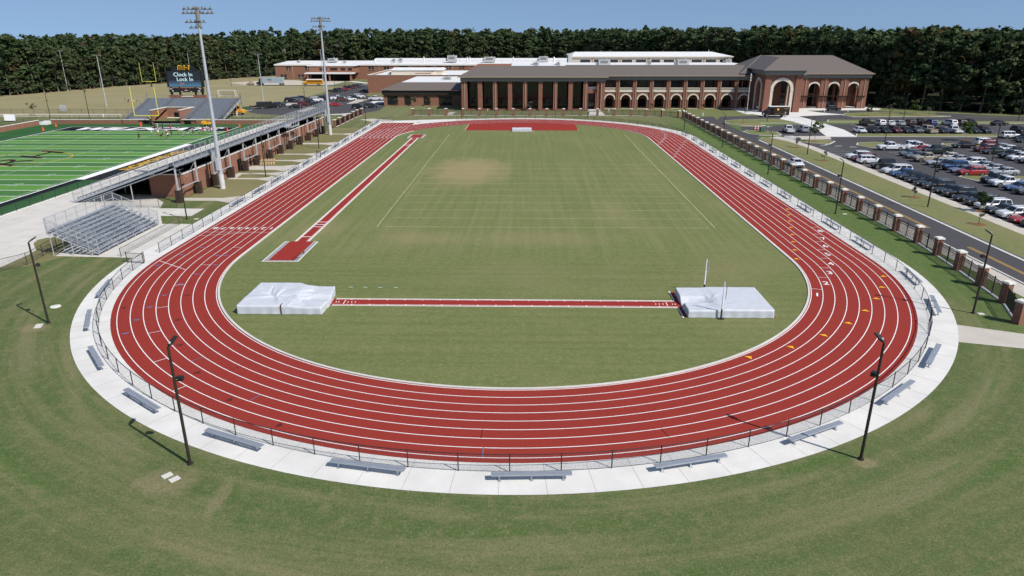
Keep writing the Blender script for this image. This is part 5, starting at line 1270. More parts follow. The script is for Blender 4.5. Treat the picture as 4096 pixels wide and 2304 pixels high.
q = MB(); q.box(25,47.6,-13.75,-13.65,.1,3.8); q.build('porch_opening', MT['void'], fb_)
for a, b in ((30,34),(36,40),(42,44.5),(46,48.3)):
    q = MB(); q.box(a,b,-14.08,-14.01,5.6,6.8); q.build('window', MT['glass'], fb_)
# ------------------------------------------------------------------ 7. gymnasium with clerestory
gy = thing('gymnasium', 'cream gymnasium with a row of dark clerestory windows and white roof behind the arcade wing', 'school building', (20.5,243,0))
holes = [(4.0+6.08*i, 8.4+6.08*i, 12.5, 13.9) for i in range(11)]
q = MB(); wallstrip(q, holes, 0, 0, 70, 9, 14.9, .3, 'x'); q.box(0,.3,.3,34,9,15); q.box(69.7,70,.3,34,9,15); q.build('clerestory_wall', MT['cream'], gy)
q = MB(); q.box(0,70,-.01,-.0,9,9.1) if False else q.box(.3,69.7,.4,34,0,9); q.build('wall', MT['brick2'], gy)
for a, b, z0, z1 in holes: q = MB(); q.box(a,b,.16,.22,z0,z1); q.build('window', MT['glass'], gy)
q = MB()
for x in (9.3,21.4,33.6,45.8,57.9): q.box(x,x+.35,-.2,0,9,14.8)
q.build('downspout', MT['pipe'], gy)
q = MB(); q.box(-.5,70.5,-.6,-.2,14.9,15.3); q.build('fascia', MT['cream'], gy)
q = MB(); hip(q,-.5,70.5,-.6,35,15.3,16.9,3,6,yr=14); q.build('roof', MT['roofw'], gy)
fl = thing('flat_roof_block', 'flat white roofed school block between the arcade wing and the gymnasium', 'school building', (-20,197.8,0))
q = MB(); q.box(0,110,0,44,0,12.3); q.build('wall', MT['brick2'], fl); q = MB(); q.box(15,110,-.2,44,12.3,12.8); q.build('flat_roof', MT['roofw'], fl)
# ------------------------------------------------------------------ rooftop plant
def hvac(x, y, z, sx, sy, sz, label, duct=True):
    t = thing('rooftop_unit', label, 'air handler', (x,y,z), 0, 'rooftop plant'); q = MB(); q.box(-sx/2,sx/2,-sy/2,sy/2,.25,sz); q.box(-sx/2+.2,sx/2-.2,-sy/2+.1,sy/2-.1,0,.25); q.build('casing', MT['hvac'], t)
    q = MB(); q.box(-sx*.35,sx*.3,-sy/2-.06,-sy/2-.005,sz*.45,sz*.85); q.build('louvre', MT['fascia'], t)
    q = MB(); q.tube((sx*.15,0,sz),(sx*.15,0,sz+.35),.45,n=10); q.build('fan_cowl', MT['hvac'], t)
    if duct: q = MB(); q.box(-sx/2-1.0,-sx/2-.01,-sy*.3,sy*.3,.4,sz*.6); q.build('duct', MT['hvac'], t)
for a in [(-43.0,352,9.1,5.4,4,3.7,'large grey rooftop unit on the classroom block, left of the pillared hall ridge'),(-20.8,352,9.1,6.4,4,2.9,'wide grey rooftop unit on the classroom block above the pillared hall ridge'),(10.8,352,9.1,5.4,4,3.1,'grey rooftop unit on the classroom block next to the gymnasium'),
          (31.2,207,12.8,4.4,3,2.3,'grey rooftop unit rising behind the left part of the arcade roof'),(61.6,207,12.8,4.4,3,2.3,'grey rooftop unit rising behind the right part of the arcade roof'),
          (4.7,205,12.8,2.2,2.2,1.4,'small grey rooftop unit behind the pillared hall roof, left one'),(13.3,205,12.8,1.6,2,1.3,'small grey rooftop unit behind the pillared hall roof, right one'),(48.9,207,12.8,.9,1.0,2.05,'narrow pale rooftop box in front of the gymnasium windows'),
          (-114,353,9.1,5.0,4,2.1,'tall grey rooftop unit on the classroom block near the second floodlight mast'),(-105.5,347,8.9,1.7,1.5,1.0,'small rooftop unit on the classroom block right of the second floodlight mast'),(-133.5,350,8.9,1.6,1.5,1.2,'small pale rooftop unit at the left end of the classroom block'),
          (-77.1,350,9.1,1.8,2,1.8,'small rooftop unit on the middle of the classroom block, left of a pair'),(-73.4,352,9.1,1.9,2,2.2,'small rooftop unit on the middle of the classroom block, right of a pair'),
          (-61.0,256,7.0,2.4,2.0,1.1,'light grey condenser unit on the white roof beside the cream monitor'),(-29.8,205,7.6,3.0,1.6,1.2,'grey lattice-fronted condenser on the white roof behind the low hall'),(88.0,240,12.8,2.2,2,1.3,'small pale rooftop unit at the right end of the gymnasium')]: hvac(*a)
q = MB(); q.box(-.9,.9,0,2,0,4.9); o = q.build('stair_tower', MT['hvac']); o.location = (20.0,240.6,11.6); tag(o,'tall grey stair tower at the left end of the gymnasium roof','roof tower')
for i, (x, y, z, h, r, lb) in enumerate([(-59.4,350,9.2,2.6,.34,'white vent pipe on the classroom roof, leftmost of the tall ones'),(-34.0,350,9.2,2.4,.34,'white vent pipe on the classroom roof, left one of the close pair'),(-32.4,350,9.2,2.4,.34,'white vent pipe on the classroom roof, right one of the close pair'),(-6.9,350,9.2,2.4,.34,'white vent pipe on the classroom roof behind the pillared hall ridge'),(-88.3,350,9.2,1.3,.6,'stubby white vent on the left half of the classroom roof'),(16.9,350,9.2,2.4,.55,'thick white vent on the classroom roof left of the gymnasium'),(83.8,258,16.2,1.0,.14,'thin vent pipe on the right end of the gymnasium roof')]):
    q = MB(); q.tube((0,0,0),(0,0,h),r,r,10); q.tube((0,0,h),(0,0,h+.5),r*1.0,r*.3,10); o = q.build('vent_pipe', MT['roofw']); o.location = (x,y,z); tag(o, lb, 'vent pipe', 'rooftop plant')
# ------------------------------------------------------------------ vehicles
def sect(x, hw, zb, zt, sh=.13):
    return [(x,-hw+.07,zb),(x,-hw,zb+.14),(x,-hw,zt-sh),(x,-hw+.13,zt),(x,hw-.13,zt),(x,hw,zt-sh),(x,hw,zb+.14),(x,hw-.07,zb)]
CAR = {
 'sedan': dict(L=4.75, st=[(2.37,.70,.38,.64),(2.22,.83,.27,.74),(1.5,.90,.2,.86),(.95,.91,.2,.93),(-.4,.92,.2,.96),(-1.55,.91,.2,.99),(-2.1,.86,.26,.97),(-2.36,.76,.40,.86)], cab=(1.05,.30,-1.15,-1.75,1.45), wx=(1.42,-1.40), wr=.33),
 'SUV': dict(L=4.75, st=[(2.36,.74,.42,.82),(2.22,.86,.30,.95),(1.5,.93,.26,1.06),(1.05,.94,.26,1.10),(-.4,.95,.26,1.12),(-1.8,.94,.26,1.13),(-2.2,.91,.32,1.10),(-2.36,.82,.45,1.02)], cab=(1.15,.45,-1.95,-2.28,1.72), wx=(1.45,-1.42), wr=.37),
 'hatchback': dict(L=4.25, st=[(2.12,.70,.38,.70),(1.98,.83,.28,.80),(1.4,.88,.22,.92),(.95,.89,.22,.97),(-.4,.90,.22,1.0),(-1.6,.89,.22,1.02),(-1.98,.85,.28,1.0),(-2.12,.78,.42,.92)], cab=(1.08,.38,-1.45,-2.02,1.52), wx=(1.30,-1.28), wr=.32),
 'minivan': dict(L=5.1, st=[(2.55,.74,.38,.76),(2.38,.88,.26,.90),(1.7,.97,.2,1.03),(1.3,.98,.2,1.07),(-.4,.99,.2,1.10),(-2.0,.98,.2,1.11),(-2.38,.95,.26,1.08),(-2.55,.88,.42,1.0)], cab=(1.55,.72,-2.15,-2.47,1.75), wx=(1.55,-1.48), wr=.35),
 'pickup truck': dict(L=5.7, st=[(2.85,.80,.50,.95),(2.70,.92,.38,1.08),(1.9,.98,.34,1.16),(1.35,.98,.34,1.20),(.2,.99,.34,1.22),(-.75,.99,.34,1.22)], cab=(1.45,.78,-.45,-.72,1.90), wx=(1.80,-1.72), wr=.41, bed=(-.75,-2.85)),
 'off-roader': dict(L=4.3, st=[(2.1,.70,.50,1.02),(2.05,.78,.42,1.08),(1.1,.80,.42,1.12),(.85,.84,.42,1.14),(-.6,.85,.42,1.14),(-2.0,.85,.42,1.14),(-2.1,.84,.46,1.12)], cab=(.80,.60,-1.98,-2.06,1.84), wx=(1.35,-1.28), wr=.42),
}
WHEELS = {}
def wheel_mesh(r):
    m = MB(); prof = [(r*.66,-.11),(r*.94,-.11),(r,-.075),(r,.075),(r*.94,.11),(r*.66,.11)]; n = 18
    m.loft([[(p*math.cos(2*pi*i/n), q, p*math.sin(2*pi*i/n)) for i in range(n)] for p, q in prof], cap=False); return m
def rim_mesh(r):
    m = MB(); n = 18
    for s in (-1,1):
        m.loft([[(p*math.cos(2*pi*i/n), s*q, p*math.sin(2*pi*i/n)) for i in range(n)] for p, q in ((r*.68,.085),(r*.60,.105),(r*.2,.09),(r*.06,.10))])
    return m
def car_proto(kind):
    d = CAR[kind]; t = link(kind.replace(' ','_').replace('-','_').lower(), None); t.empty_display_size = .3
    m = MB(); m.loft([sect(*q) for q in d['st']]); cf, rf_, rr_, cr, zr = d['cab']; st = d['st']
    zb = max(q[3] for q in st)-.10; hb = max(q[1] for q in st)-.05; ht = hb-.20
    base = [(cf,-hb+.05,zb-.06),(cr,-hb+.08,zb-.02),(cr,hb-.08,zb-.02),(cf,hb-.05,zb-.06)]; mid = [(rf_,-ht,zr-.07),(rr_,-ht+.02,zr-.08),(rr_,ht-.02,zr-.08),(rf_,ht,zr-.07)]
    top = [(rf_-.22,-ht+.14,zr),(rr_+.16,-ht+.16,zr-.02),(rr_+.16,ht-.16,zr-.02),(rf_-.22,ht-.14,zr)]
    m.loft([base, mid, top])
    for x in d['wx']:
        n = 14; R_ = d['wr']*1.16
        for s in (-1,1):
            hw = max(q[1] for q in st)+.012; m.poly([(x+R_*math.cos(2*pi*i/n), s*hw, d['wr']+R_*math.sin(2*pi*i/n)) for i in range(n)][::s], 1)
    if 'bed' in d:
        x0, x1 = d['bed']; w = .985; zt = 1.20
        m.box(x1+.1,x0,-.9,.9,.42,.72); m.box(x1+.1,x0-.005,-w,-w+.1,.40,zt); m.box(x1+.1,x0-.005,w-.1,w,.40,zt); m.box(x1,x1+.1,-w,w,.50,zt-.02); m.box(x1-.1,x1-.01,-.92,.92,.42,.58,2); m.box(x1+.11,x0-.01,-w+.11,w-.11,.725,.74,1)
    m.box(st[0][0]-.04,st[0][0]+.04,-.62,.62,st[0][2]+.04,st[0][2]+.17,1)      # grille
    if kind in ('SUV','minivan'):
        for s in (-1,1): m.box(rr_+.3,rf_-.4,s*(ht-.12)-.02,s*(ht-.12)+.02,zr,zr+.045,2)
    for s in (-1,1): m.obox((cf-.35,s*(hb+.10),zb+.10),(.14,.20,.13),0,0)
    body = m.build('body', [MT['paint'],MT['black'],MT['rim']], t); body['paint'] = 1
    def panel(name, a, b, c, e, off, ins=(.07,.10), mat='glass'):
        a, b, c, e = map(Vector, (a,b,c,e)); nrm = (b-a).cross(e-a).normalized()
        def P(u, v): p = (a*(1-u)+b*u)*(1-v)+(e*(1-u)+c*u)*v; return p
        u0, v0 = ins; q = [P(u0,v0),P(1-u0,v0),P(1-u0,1-v0*.7),P(u0,1-v0*.7)]
        g = MB(); g.loft([[p-nrm*.01 for p in q],[p+nrm*off for p in q]]); return g.build(name, MT[mat], t)
    b, k = base, mid
    panel('windshield', b[3], b[0], k[0], k[3], .014, (.05,.08)); panel('rear_window', b[1], b[2], k[2], k[1], .014, (.07,.16))
    def lerp(p, q, f): return tuple(p[i]*(1-f)+q[i]*f for i in range(3))
    cuts = [0,.48,.97] if kind not in ('SUV','minivan','off-roader') else [0,.38,.70,.98]
    for s in ((0,1),(3,2)):
        for f0, f1 in zip(cuts, cuts[1:]):
            p = [lerp(b[s[0]],b[s[1]],f0),lerp(b[s[0]],b[s[1]],f1),lerp(k[s[0]],k[s[1]],f1),lerp(k[s[0]],k[s[1]],f0)]
            if s[0] == 3: p = [p[1],p[0],p[3],p[2]]
            panel('side_window', *p, .014, (.045,.13))
    f0 = st[1]; r0 = st[-2] if 'bed' not in d else None
    hl = MB(); hl.box(-.10,.10,-.16,.16,-.065,.065); hd = None
    for s in (-1,1):
        if hd is None: o = hl.build('headlight', MT['lampglass'], t); hd = o.data
        else: o = link('headlight', hd, t)
        o.location = (f0[0]+.045, s*(f0[1]-.20), f0[3]-.14); o.rotation_euler = (0,0,-s*.25)
    tl = MB(); tl.box(-.04,.04,-.12,.12,-.10,.10); td = None
    for s in (-1,1):
        if td is None: o = tl.build('tail_light', MT['redlens'], t); td = o.data
        else: o = link('tail_light', td, t)
        o.location = (st[-1][0]+.02, s*(st[-1][1]-.10), st[-1][3]-.13) if r0 else (d['bed'][1]-.01, s*.87, 1.0)
    r = d['wr']; hw = max(q[1] for q in st)
    if r not in WHEELS: WHEELS[r] = [None, None]
    for x in d['wx']:
        for s in (-1,1):
            if WHEELS[r][0] is None:
                o = wheel_mesh(r).build('wheel', MT['tyre'], t); i_ = rim_mesh(r).build('rim', MT['rim'], o); WHEELS[r] = [o.data, i_.data]
            else: o = link('wheel', WHEELS[r][0], t); i_ = link('rim', WHEELS[r][1], o)
            o.location = (x, s*(hw-.085), r)
    return t
PROTO = {}; PUSED = set()
def srgb(*c): return s2l(tuple(x/255 for x in c))+(1,)
PC = {'white':srgb(226,228,232),'silver':srgb(165,170,176),'grey':srgb(98,102,108),'dark grey':srgb(36,38,41),'black':srgb(12,12,14),'dark blue':srgb(15,19,34),'blue':srgb(20,70,122),'pale blue':srgb(112,126,150),
      'red':srgb(158,24,34),'dark red':srgb(92,18,26),'dark green':srgb(18,38,32),'tan':srgb(170,158,138),'beige':srgb(205,198,186),'brown':srgb(84,58,46),'slate':srgb(92,108,122)}
rng = random.Random(3)
def vehicle(kind, colr, x, y, rz, label, group=None):
    if kind not in PROTO: PROTO[kind] = car_proto(kind)
    o = PROTO[kind]
    if kind in PUSED: o = copy_tree(o, None, PC[colr])
    else:
        PUSED.add(kind); KIDS[o.name] = list(o.children)
        for c in o.children:
            if c.get('paint'): c.color = PC[colr]
            KIDS[c.name] = list(c.children)
    o.location = (x, y, .0135); o.rotation_euler = (0,0,rz+rng.uniform(-.02,.02)); o['category'] = 'car' if kind in ('sedan','hatchback') else kind
    tag(o, label, o['category'], group)
W_ = pi          # nose towards -x
def row(desc, end, group, items, fixed, axis, z=0):
    """items: (along, kind, colour, facing); labels count from the named end"""
    for i, it in enumerate(items):
        a, kind, c, f = it[:4]; off = it[4] if len(it) > 4 else 0
        L = CAR[kind]['L']/2
        lab = f'{c} {kind} {desc}, {ORD[i]} from the {end}'
        if axis == 'y': vehicle(kind, c, fixed+off, a, f, lab, group)
        else: vehicle(kind, c, a, fixed+off, f, lab, group)
GA = 'cars parked along the pavement beside the road'
row('in the row along the pavement','far end',GA,[(68.5,'SUV','white',W_),(65.9,'SUV','dark red',W_),(63.2,'SUV','white',0),(57.9,'off-roader','black',W_),(52.5,'minivan','white',W_),(49.8,'sedan','blue',W_),(47.1,'sedan','dark grey',W_),(44.3,'sedan','black',W_),(41.4,'sedan','black',W_),(38.5,'SUV','dark grey',W_),(35.6,'sedan','dark green',W_),(32.8,'SUV','black',W_),(29.9,'sedan','black',W_),(27.0,'SUV','black',W_),(24.4,'SUV','white',W_),(21.9,'sedan','dark grey',W_),(19.4,'SUV','white',W_),(16.8,'sedan','red',W_),(14.2,'SUV','dark blue',W_),(11.5,'sedan','black',W_)], 69.75, 'y')
vehicle('pickup truck','white',82.2,80.5,W_,'lifted white pickup truck in front of the grass island, nearest the drive','middle car park rows')
GB = 'middle car park rows'
row('in the middle row facing the road','white lifted pickup',GB,[(72.4,'hatchback','slate',W_),(69.6,'sedan','grey',W_),(65.6,'pickup truck','tan',W_),(61.7,'sedan','silver',W_),(58.9,'sedan','black',W_),(56.2,'off-roader','blue',W_),(53.5,'sedan','pale blue',W_),(50.9,'SUV','red',W_),(43.8,'SUV','dark blue',W_),(40.9,'pickup truck','white',W_),(37.9,'sedan','blue',W_),(35.0,'SUV','grey',W_)], 82.4, 'y')
row('in the middle row facing away','grass island',GB,[(83.2,'SUV','white',0,.9),(80.5,'pickup truck','white',W_),(77.8,'sedan','red',0),(75.4,'pickup truck','dark green',W_,1.2),(68.4,'sedan','beige',W_),(65.4,'sedan','silver',W_),(60.6,'SUV','white',W_),(57.8,'sedan','silver',W_,.5),(54.9,'sedan','silver',W_,.6),(51.6,'sedan','silver',W_,.4)], 88.3, 'y')
GC = 'right-hand car park rows'
row('in the right-hand row facing the road','grass tip',GC,[(83.9,'sedan','black',W_,-1.6),(78.4,'SUV','dark red',W_),(75.4,'sedan','dark green',W_),(69.9,'SUV','black',W_),(67.0,'SUV','white',W_),(63.9,'sedan','black',W_),(61.0,'sedan','dark grey',W_)], 101.8, 'y')
row('in the right-hand row behind','grass tip',GC,[(88.2,'SUV','white',0,.9),(84.2,'SUV','red',0),(81.6,'sedan','silver',W_),(79.0,'sedan','white',W_),(76.2,'sedan','dark grey',W_),(73.4,'sedan','silver',W_),(70.6,'SUV','dark green',W_)], 106.9, 'y')
vehicle('off-roader','white',120.6,99.4,0,'white boxy off-roader with dark windows at the right of the car park',GC)
vehicle('SUV','black',121.6,95.6,W_,'black SUV right of the white boxy off-roader, farther one',GC); vehicle('sedan','dark green',120.0,92.6,W_,'dark green sedan below the white boxy off-roader, nearer one',GC)
GD = 'cars in the two far rows before the school drive'; S_ = -pi/2; N_ = pi/2
row('in the nearer of the far rows','white path',GD,[(88.7,'sedan','white',S_),(92.0,'SUV','black',S_),(94.9,'sedan','dark blue',S_),(97.7,'SUV','dark red',S_),(100.4,'sedan','black',S_),(103.2,'SUV','grey',S_),(106.4,'pickup truck','tan',N_),(109.6,'sedan','dark blue',S_),(112.9,'pickup truck','white',N_),(118.0,'sedan','dark green',S_),(120.6,'SUV','dark grey',S_),(129.6,'SUV','black',S_),(134.6,'SUV','black',S_)], 110.0, 'x')
row('in the farther of the far rows','white path',GD,[(97.4,'pickup truck','dark grey',N_),(101.0,'SUV','white',N_),(103.8,'sedan','white',N_),(106.6,'sedan','silver',N_),(109.4,'SUV','dark grey',N_),(112.5,'pickup truck','black',N_),(115.3,'SUV','blue',N_),(120.6,'SUV','white',N_+.12),(123.4,'SUV','black',N_),(126.4,'SUV','black',S_),(134.6,'sedan','black',0.1)], 125.6, 'x')
vehicle('pickup truck','white',70.1,110.0,N_-.1,'white pickup truck beside the orange barrels, tailgate to the camera','cars by the crossing'); vehicle('SUV','silver',74.4,111.2,N_-.1,'silver SUV parked right of the white pickup by the crossing','cars by the crossing')
vehicle('sedan','white',54.1,60.2,S_,'white sedan with dark glass roof driving on the road behind the brick pillars')
vehicle('SUV','black',104.6,165.6,0,'black SUV waiting at the entrance hall arches')
GE = 'cars in the staff car park'
for it in [('SUV','black',-88.4,174.0,.3,'black SUV right of the black trailers'),('SUV','dark grey',-87.6,177.4,.3,'dark grey SUV second from the black trailers'),('SUV','black',-89.6,196.6,.2,'black SUV beyond the left gravel island, nearest one'),('SUV','grey',-88.3,200.2,.2,'grey SUV beyond the left gravel island, middle one'),('SUV','dark grey',-87.4,204.2,.2,'dark grey SUV beyond the left gravel island, farthest one'),
           ('sedan','black',-80.0,172.6,.4,'black sedan seen through the left end of the stand railing'),('SUV','dark red',-79.8,181.4,.4,'dark red SUV behind the stand railing'),('pickup truck','black',-79.2,187.4,.4,'black pickup truck behind the stand railing'),('minivan','white',-80.2,198.6,.4,'white van behind the stand railing'),('SUV','black',-74.6,178.6,.4,'black SUV behind the stand railing, left of the second mast'),('SUV','grey',-71.4,180.2,.4,'grey SUV hidden behind the second mast'),('sedan','red',-68.2,180.4,.4,'red sedan right of the second floodlight mast'),
           ('SUV','dark grey',-79.9,206.6,.3,'dark grey SUV behind the white van'),('pickup truck','white',-73.6,205.0,.3,'white pickup truck just right of the second floodlight mast'),('SUV','brown',-70.4,199.6,.3,'brown SUV by the pale island'),('sedan','white',-67.9,202.6,.3,'white sedan right of the brown SUV'),('SUV','black',-67.6,208.0,.3,'black SUV behind the white sedan'),('SUV','white',-67.0,213.6,.3,'white SUV farthest right in the middle of the staff car park'),
           ('SUV','black',-57.6,171.6,.1,'black SUV parked nearest the brick fence beside the chute, left one'),('SUV','dark grey',-53.6,173.8,.1,'dark grey SUV parked by the low hall corner'),
           ('pickup truck','black',-84.6,242.4,.2,'black pickup truck at the near end of the back row'),('SUV','dark grey',-83.8,248.6,.2,'dark grey SUV second in the back row of the staff car park'),('sedan','red',-83.0,254.8,.2,'red sedan in the back row of the staff car park'),('SUV','black',-83.2,260.8,.2,'black SUV behind the red sedan in the back row'),('SUV','dark red',-82.6,266.8,.2,'dark red SUV in the back row of the staff car park'),('SUV','dark grey',-82.0,272.6,.2,'dark grey SUV near the far end of the back row'),('SUV','grey',-81.4,279,.2,'grey SUV last in the back row of the staff car park'),
           ('sedan','dark blue',-71.0,243.4,.0,'dark blue sedan shaded by the plain brick block'),('pickup truck','white',-58.0,202.8,W_,'white pickup truck in front of the low hall corner'),('SUV','red',-54.0,208.6,.1,'dark red car roof behind the white pickup at the low hall')]:
    vehicle(it[0], it[1], it[2], it[3], it[4], it[5], GE)
# --- buses, van, lorry, trailers, small site vehicles
def wheels(t, xs, hw, r, w=1.0):
    first = None
    for x in xs:
        for s in (-1,1):
            if r not in WHEELS: WHEELS[r] = [None,None]
            if WHEELS[r][0] is None: o = wheel_mesh(r).build('wheel', MT['tyre'], t); i_ = rim_mesh(r).build('rim', MT['rim'], o); WHEELS[r] = [o.data,i_.data]
            else: o = link('wheel', WHEELS[r][0], t); link('rim', WHEELS[r][1], o)
            o.location = (x, s*(hw-.1), r)
def bus(x, y, rz, label, L=10.6):
    t = thing('school_bus', label, 'bus', (x,y,.012), rz, 'yellow school buses'); hw = 1.22; m = MB(); hl = L/2
    m.loft([[(xx,-hw,.55),(xx,-hw,2.55),(xx,-hw+.35,2.95),(xx,hw-.35,2.95),(xx,hw,2.55),(xx,hw,.55)] for xx in (-hl, hl-2.2)])
    m.loft([sect(hl-2.2,1.05,.55,1.75),sect(hl-.6,1.0,.55,1.62),sect(hl-.1,.9,.6,1.4)])
    m.build('body', MT['busyellow'], t)
    m = MB(); m.loft([[(xx,-hw+.1,2.78),(xx,-hw+.38,2.99),(xx,hw-.38,2.99),(xx,hw-.1,2.78)] for xx in (-hl+.02, hl-2.3)]); m.build('roof', MT['roofw'], t)
    m = MB()
    for s in (-1,1):
        for z in (.95,1.3,1.62): m.box(-hl+.1,hl-2.3,s*hw-.012,s*hw+.012,z-.04,z+.04)
    m.build('rub_rail', MT['black'], t); first = None
    for s in (-1,1):
        for i in range(10):
            g = MB(); g.box(-.33,.33,-.014,.014,-.34,.34)
            if first is None: o = g.build('window', MT['glass'], t); first = o.data
            else: o = link('window', first, t)
            o.location = (-hl+.65+i*.76, s*hw, 2.12)
    g = MB(); g.box(hl-2.21,hl-2.18,-1.0,1.0,1.75,2.6); g.build('windshield', MT['glass'], t)
    g = MB(); g.box(hl-2.95,hl-2.3,-hw-.016,-hw+.01,.6,2.5); g.build('door', MT['glass'], t)
    wheels(t, (hl-1.4,-hl+2.4), hw, .48)
bus(-108.6,290.6,pi,'yellow school bus parked in front of the long classroom block'); bus(-95.0,151.4,0,'yellow school bus beside the end stand, front half showing')
t = thing('delivery_van','dark brown delivery van with a white roof stopped at the portico','van',(79.0,147.2,.012),W_+.02); m = MB()
m.loft([[(x,-1.15,.55),(x,-1.15,3.0),(x,-1.05,3.1),(x,1.05,3.1),(x,1.15,3.0),(x,1.15,.55)] for x in (-3.9,2.2)]); m.loft([sect(2.2,1.12,.55,2.6),sect(3.0,1.1,.5,1.9),sect(3.9,1.0,.5,1.45)]); m.build('body', plain('parcel_brown',(.022,.013,.009),.45,.35), t)
m = MB(); m.box(-3.95,2.4,-1.16,1.16,3.11,3.2); m.build('roof', MT['roofw'], t)
m = MB(); m.box(2.35,3.0,-1.13,1.13,1.75,2.45) if False else m.quad((2.26,-1.0,2.62),(2.26,1.0,2.62),(3.02,1.0,1.93),(3.02,-1.0,1.93)); m.build('windshield', MT['glass'], t)
m = MB(); m.box(1.0,1.9,1.151,1.165,.7,2.7); m.build('door', MT['void'], t)
sh = MB(); sh.poly([(-.32+x,1.163,2.3+z) for x, z in ((-.3,.35),(.3,.35),(.3,-.1),(0,-.42),(-.3,-.1))]); sh.build('shield_emblem', MT['mark_yellow'], t)
sh = MB(); sh.box(-3.6,-2.2,1.152,1.16,2.45,2.6); sh.box(-3.0,.6,1.152,1.158,1.05,1.1); sh.build('side_stripe', plain('dull_gold',(.33,.2,.05),.6,.2), t); wheels(t,(2.9,-2.3),1.15,.43)
for s in (-1,1): m = MB(); m.box(3.8,3.98,s*.7-.15,s*.7+.15,1.0,1.25); m.build('headlight', MT['lampglass'], t)
t = thing('articulated_lorry','dark tractor lorry with a long pale grey trailer on the service road','lorry',(-129.8,289.2,.012),pi); m = MB()
m.box(-6.6,4.0,-1.25,1.25,1.2,4.0); m.build('trailer', plain('trailer_grey_blue',(.34,.40,.44),.45,.3), t)
m = MB(); m.loft([sect(4.3,1.15,.6,3.5),sect(5.6,1.15,.6,3.3),sect(5.75,1.1,.6,1.9),sect(7.1,.95,.6,1.6)]); m.build('cab', MT['black'], t); m = MB(); m.quad((5.63,-1,3.2),(5.63,1,3.2),(5.78,1,2.0),(5.78,-1,2.0)); m.build('windshield', MT['glass'], t)
m = MB(); m.box(-1.0,1.2,1.252,1.262,2.5,3.2); m.build('trailer_emblem', plain('teal_emblem',(.12,.22,.24),.6,.2), t); m = MB(); m.box(-.9,.5,1.252,1.262,2.1,2.35); m.build('trailer_stripe', MT['orange'], t); wheels(t,(6.3,4.6,-4.9,-6.0),1.2,.5)
t = thing('skid_loader','small tan skid loader left of the lorry','loader',(-140.2,289.6,.012),pi); m = MB(); m.box(-1.4,1.0,-.8,.8,.5,1.4); m.box(-.6,.6,-.7,.7,1.4,2.2); m.build('body', MT['pipe'], t); m = MB(); m.box(1.0,2.1,-.95,.95,.2,.9); m.build('bucket', MT['fascia'], t); wheels(t,(.7,-.9),.95,.42)
t = thing('box_trailer','black enclosed trailer with its ramp side open in the staff car park','trailer',(-91.0,171.6,.012),.35); m = MB(); m.box(-2.4,2.2,-1.05,1.05,.5,2.3); m.loft([[(2.2,-1.05,.5),(2.2,1.05,.5),(2.2,1.05,2.3),(2.2,-1.05,2.3)],[(2.9,-.1,.5),(2.9,.1,.5),(2.9,.1,2.2),(2.9,-.1,2.2)]]); m.build('body', MT['black'], t); m = MB(); m.box(-2.42,2.2,-1.06,1.06,2.31,2.36); m.build('roof', MT['fascia'], t); wheels(t,(-.5,),1.1,.33)
t = thing('utility_trailer','low black utility trailer with equipment left of the enclosed trailer','trailer',(-93.8,170.6,.012),.35); m = MB(); m.box(-1.8,1.6,-.9,.9,.5,.62); m.box(-1.8,1.6,-.9,-.82,.62,1.1); m.box(-1.8,1.6,.82,.9,.62,1.1); m.tube((1.6,0,.55),(2.8,0,.45),.05); m.build('bed', MT['black'], t); m = MB(); m.box(-1.4,.4,-.6,.6,.63,1.2); m.box(.6,1.3,-.5,.5,.63,1.5); m.build('load', MT['pipe'], t); wheels(t,(-.3,),1.0,.33)
t = thing('generator','green generator box beside the trailers','generator',(-94.4,165.0,0),.2); m = MB(); m.box(-1.4,1.4,-.7,.7,.1,1.2); m.build('casing', plain('green_casing',(.05,.10,.06),.5,.3), t); m = MB(); m.box(-1.45,1.45,-.75,.75,0,.1); m.build('plinth', MT['kerb'], t)
t = thing('utility_cart','yellow utility cart on the turf edge at the right of the end zone','cart',(-93.0,130.0,ZT),0); m = MB(); m.box(-1.3,1.0,-.65,.65,.4,.9); m.box(-1.3,0,-.65,.65,.9,1.3); m.build('body', MT['mark_yellow'], t); m = MB(); m.box(-.1,.8,-.6,.6,1.75,1.82)
for s in (-1,1): m.box(-.08,-.02,s*.56-.03,s*.56+.03,1.3,1.75); m.box(.7,.76,s*.56-.03,s*.56+.03,.9,1.75)
m.build('canopy', MT['mark_yellow'], t); wheels(t,(.7,-.9),.65,.33)
# ------------------------------------------------------------------ small street things
def bollard(x, y, label, g='drums'):
    t = thing('traffic_drum', label, 'traffic drum', (x,y,.01)); m = MB(); b = MB(); n = 14
    for i in range(4):
        z0, z1 = .05+i*.25, .05+(i+1)*.25; (m if i % 2 == 0 else b).tube((0,0,z0),(0,0,z1-.003),.29-.015*i,.285-.015*i,n)
    m.tube((0,0,1.05),(0,0,1.1),.2,.15,n); m.build('body', MT['orange'], t); b.build('reflective_band', MT['white_line'], t); q = MB(); q.tube((0,0,0),(0,0,.05),.36,.36,n); q.build('base', MT['tyre'], t)
bollard(62.9,115.3,'orange and white traffic drum by the grass island, left of two'); bollard(63.7,115.4,'orange and white traffic drum by the grass island, right of two')
t = thing('electrical_box','grey-green electrical box on the grass island behind the traffic drums','electrical box',(63.5,110.4,.12)); m = MB(); m.box(-.65,.65,-.6,.6,.1,1.15); m.box(-.68,.68,-.63,.63,1.15,1.2); m.build('casing', plain('grey_green_box',(.10,.14,.12),.5,.3), t); m = MB(); m.box(-.02,.02,-.62,-.605,.15,1.1); m.box(-.15,-.1,-.64,-.605,.6,.7); m.build('door_seam', MT['black'], t)
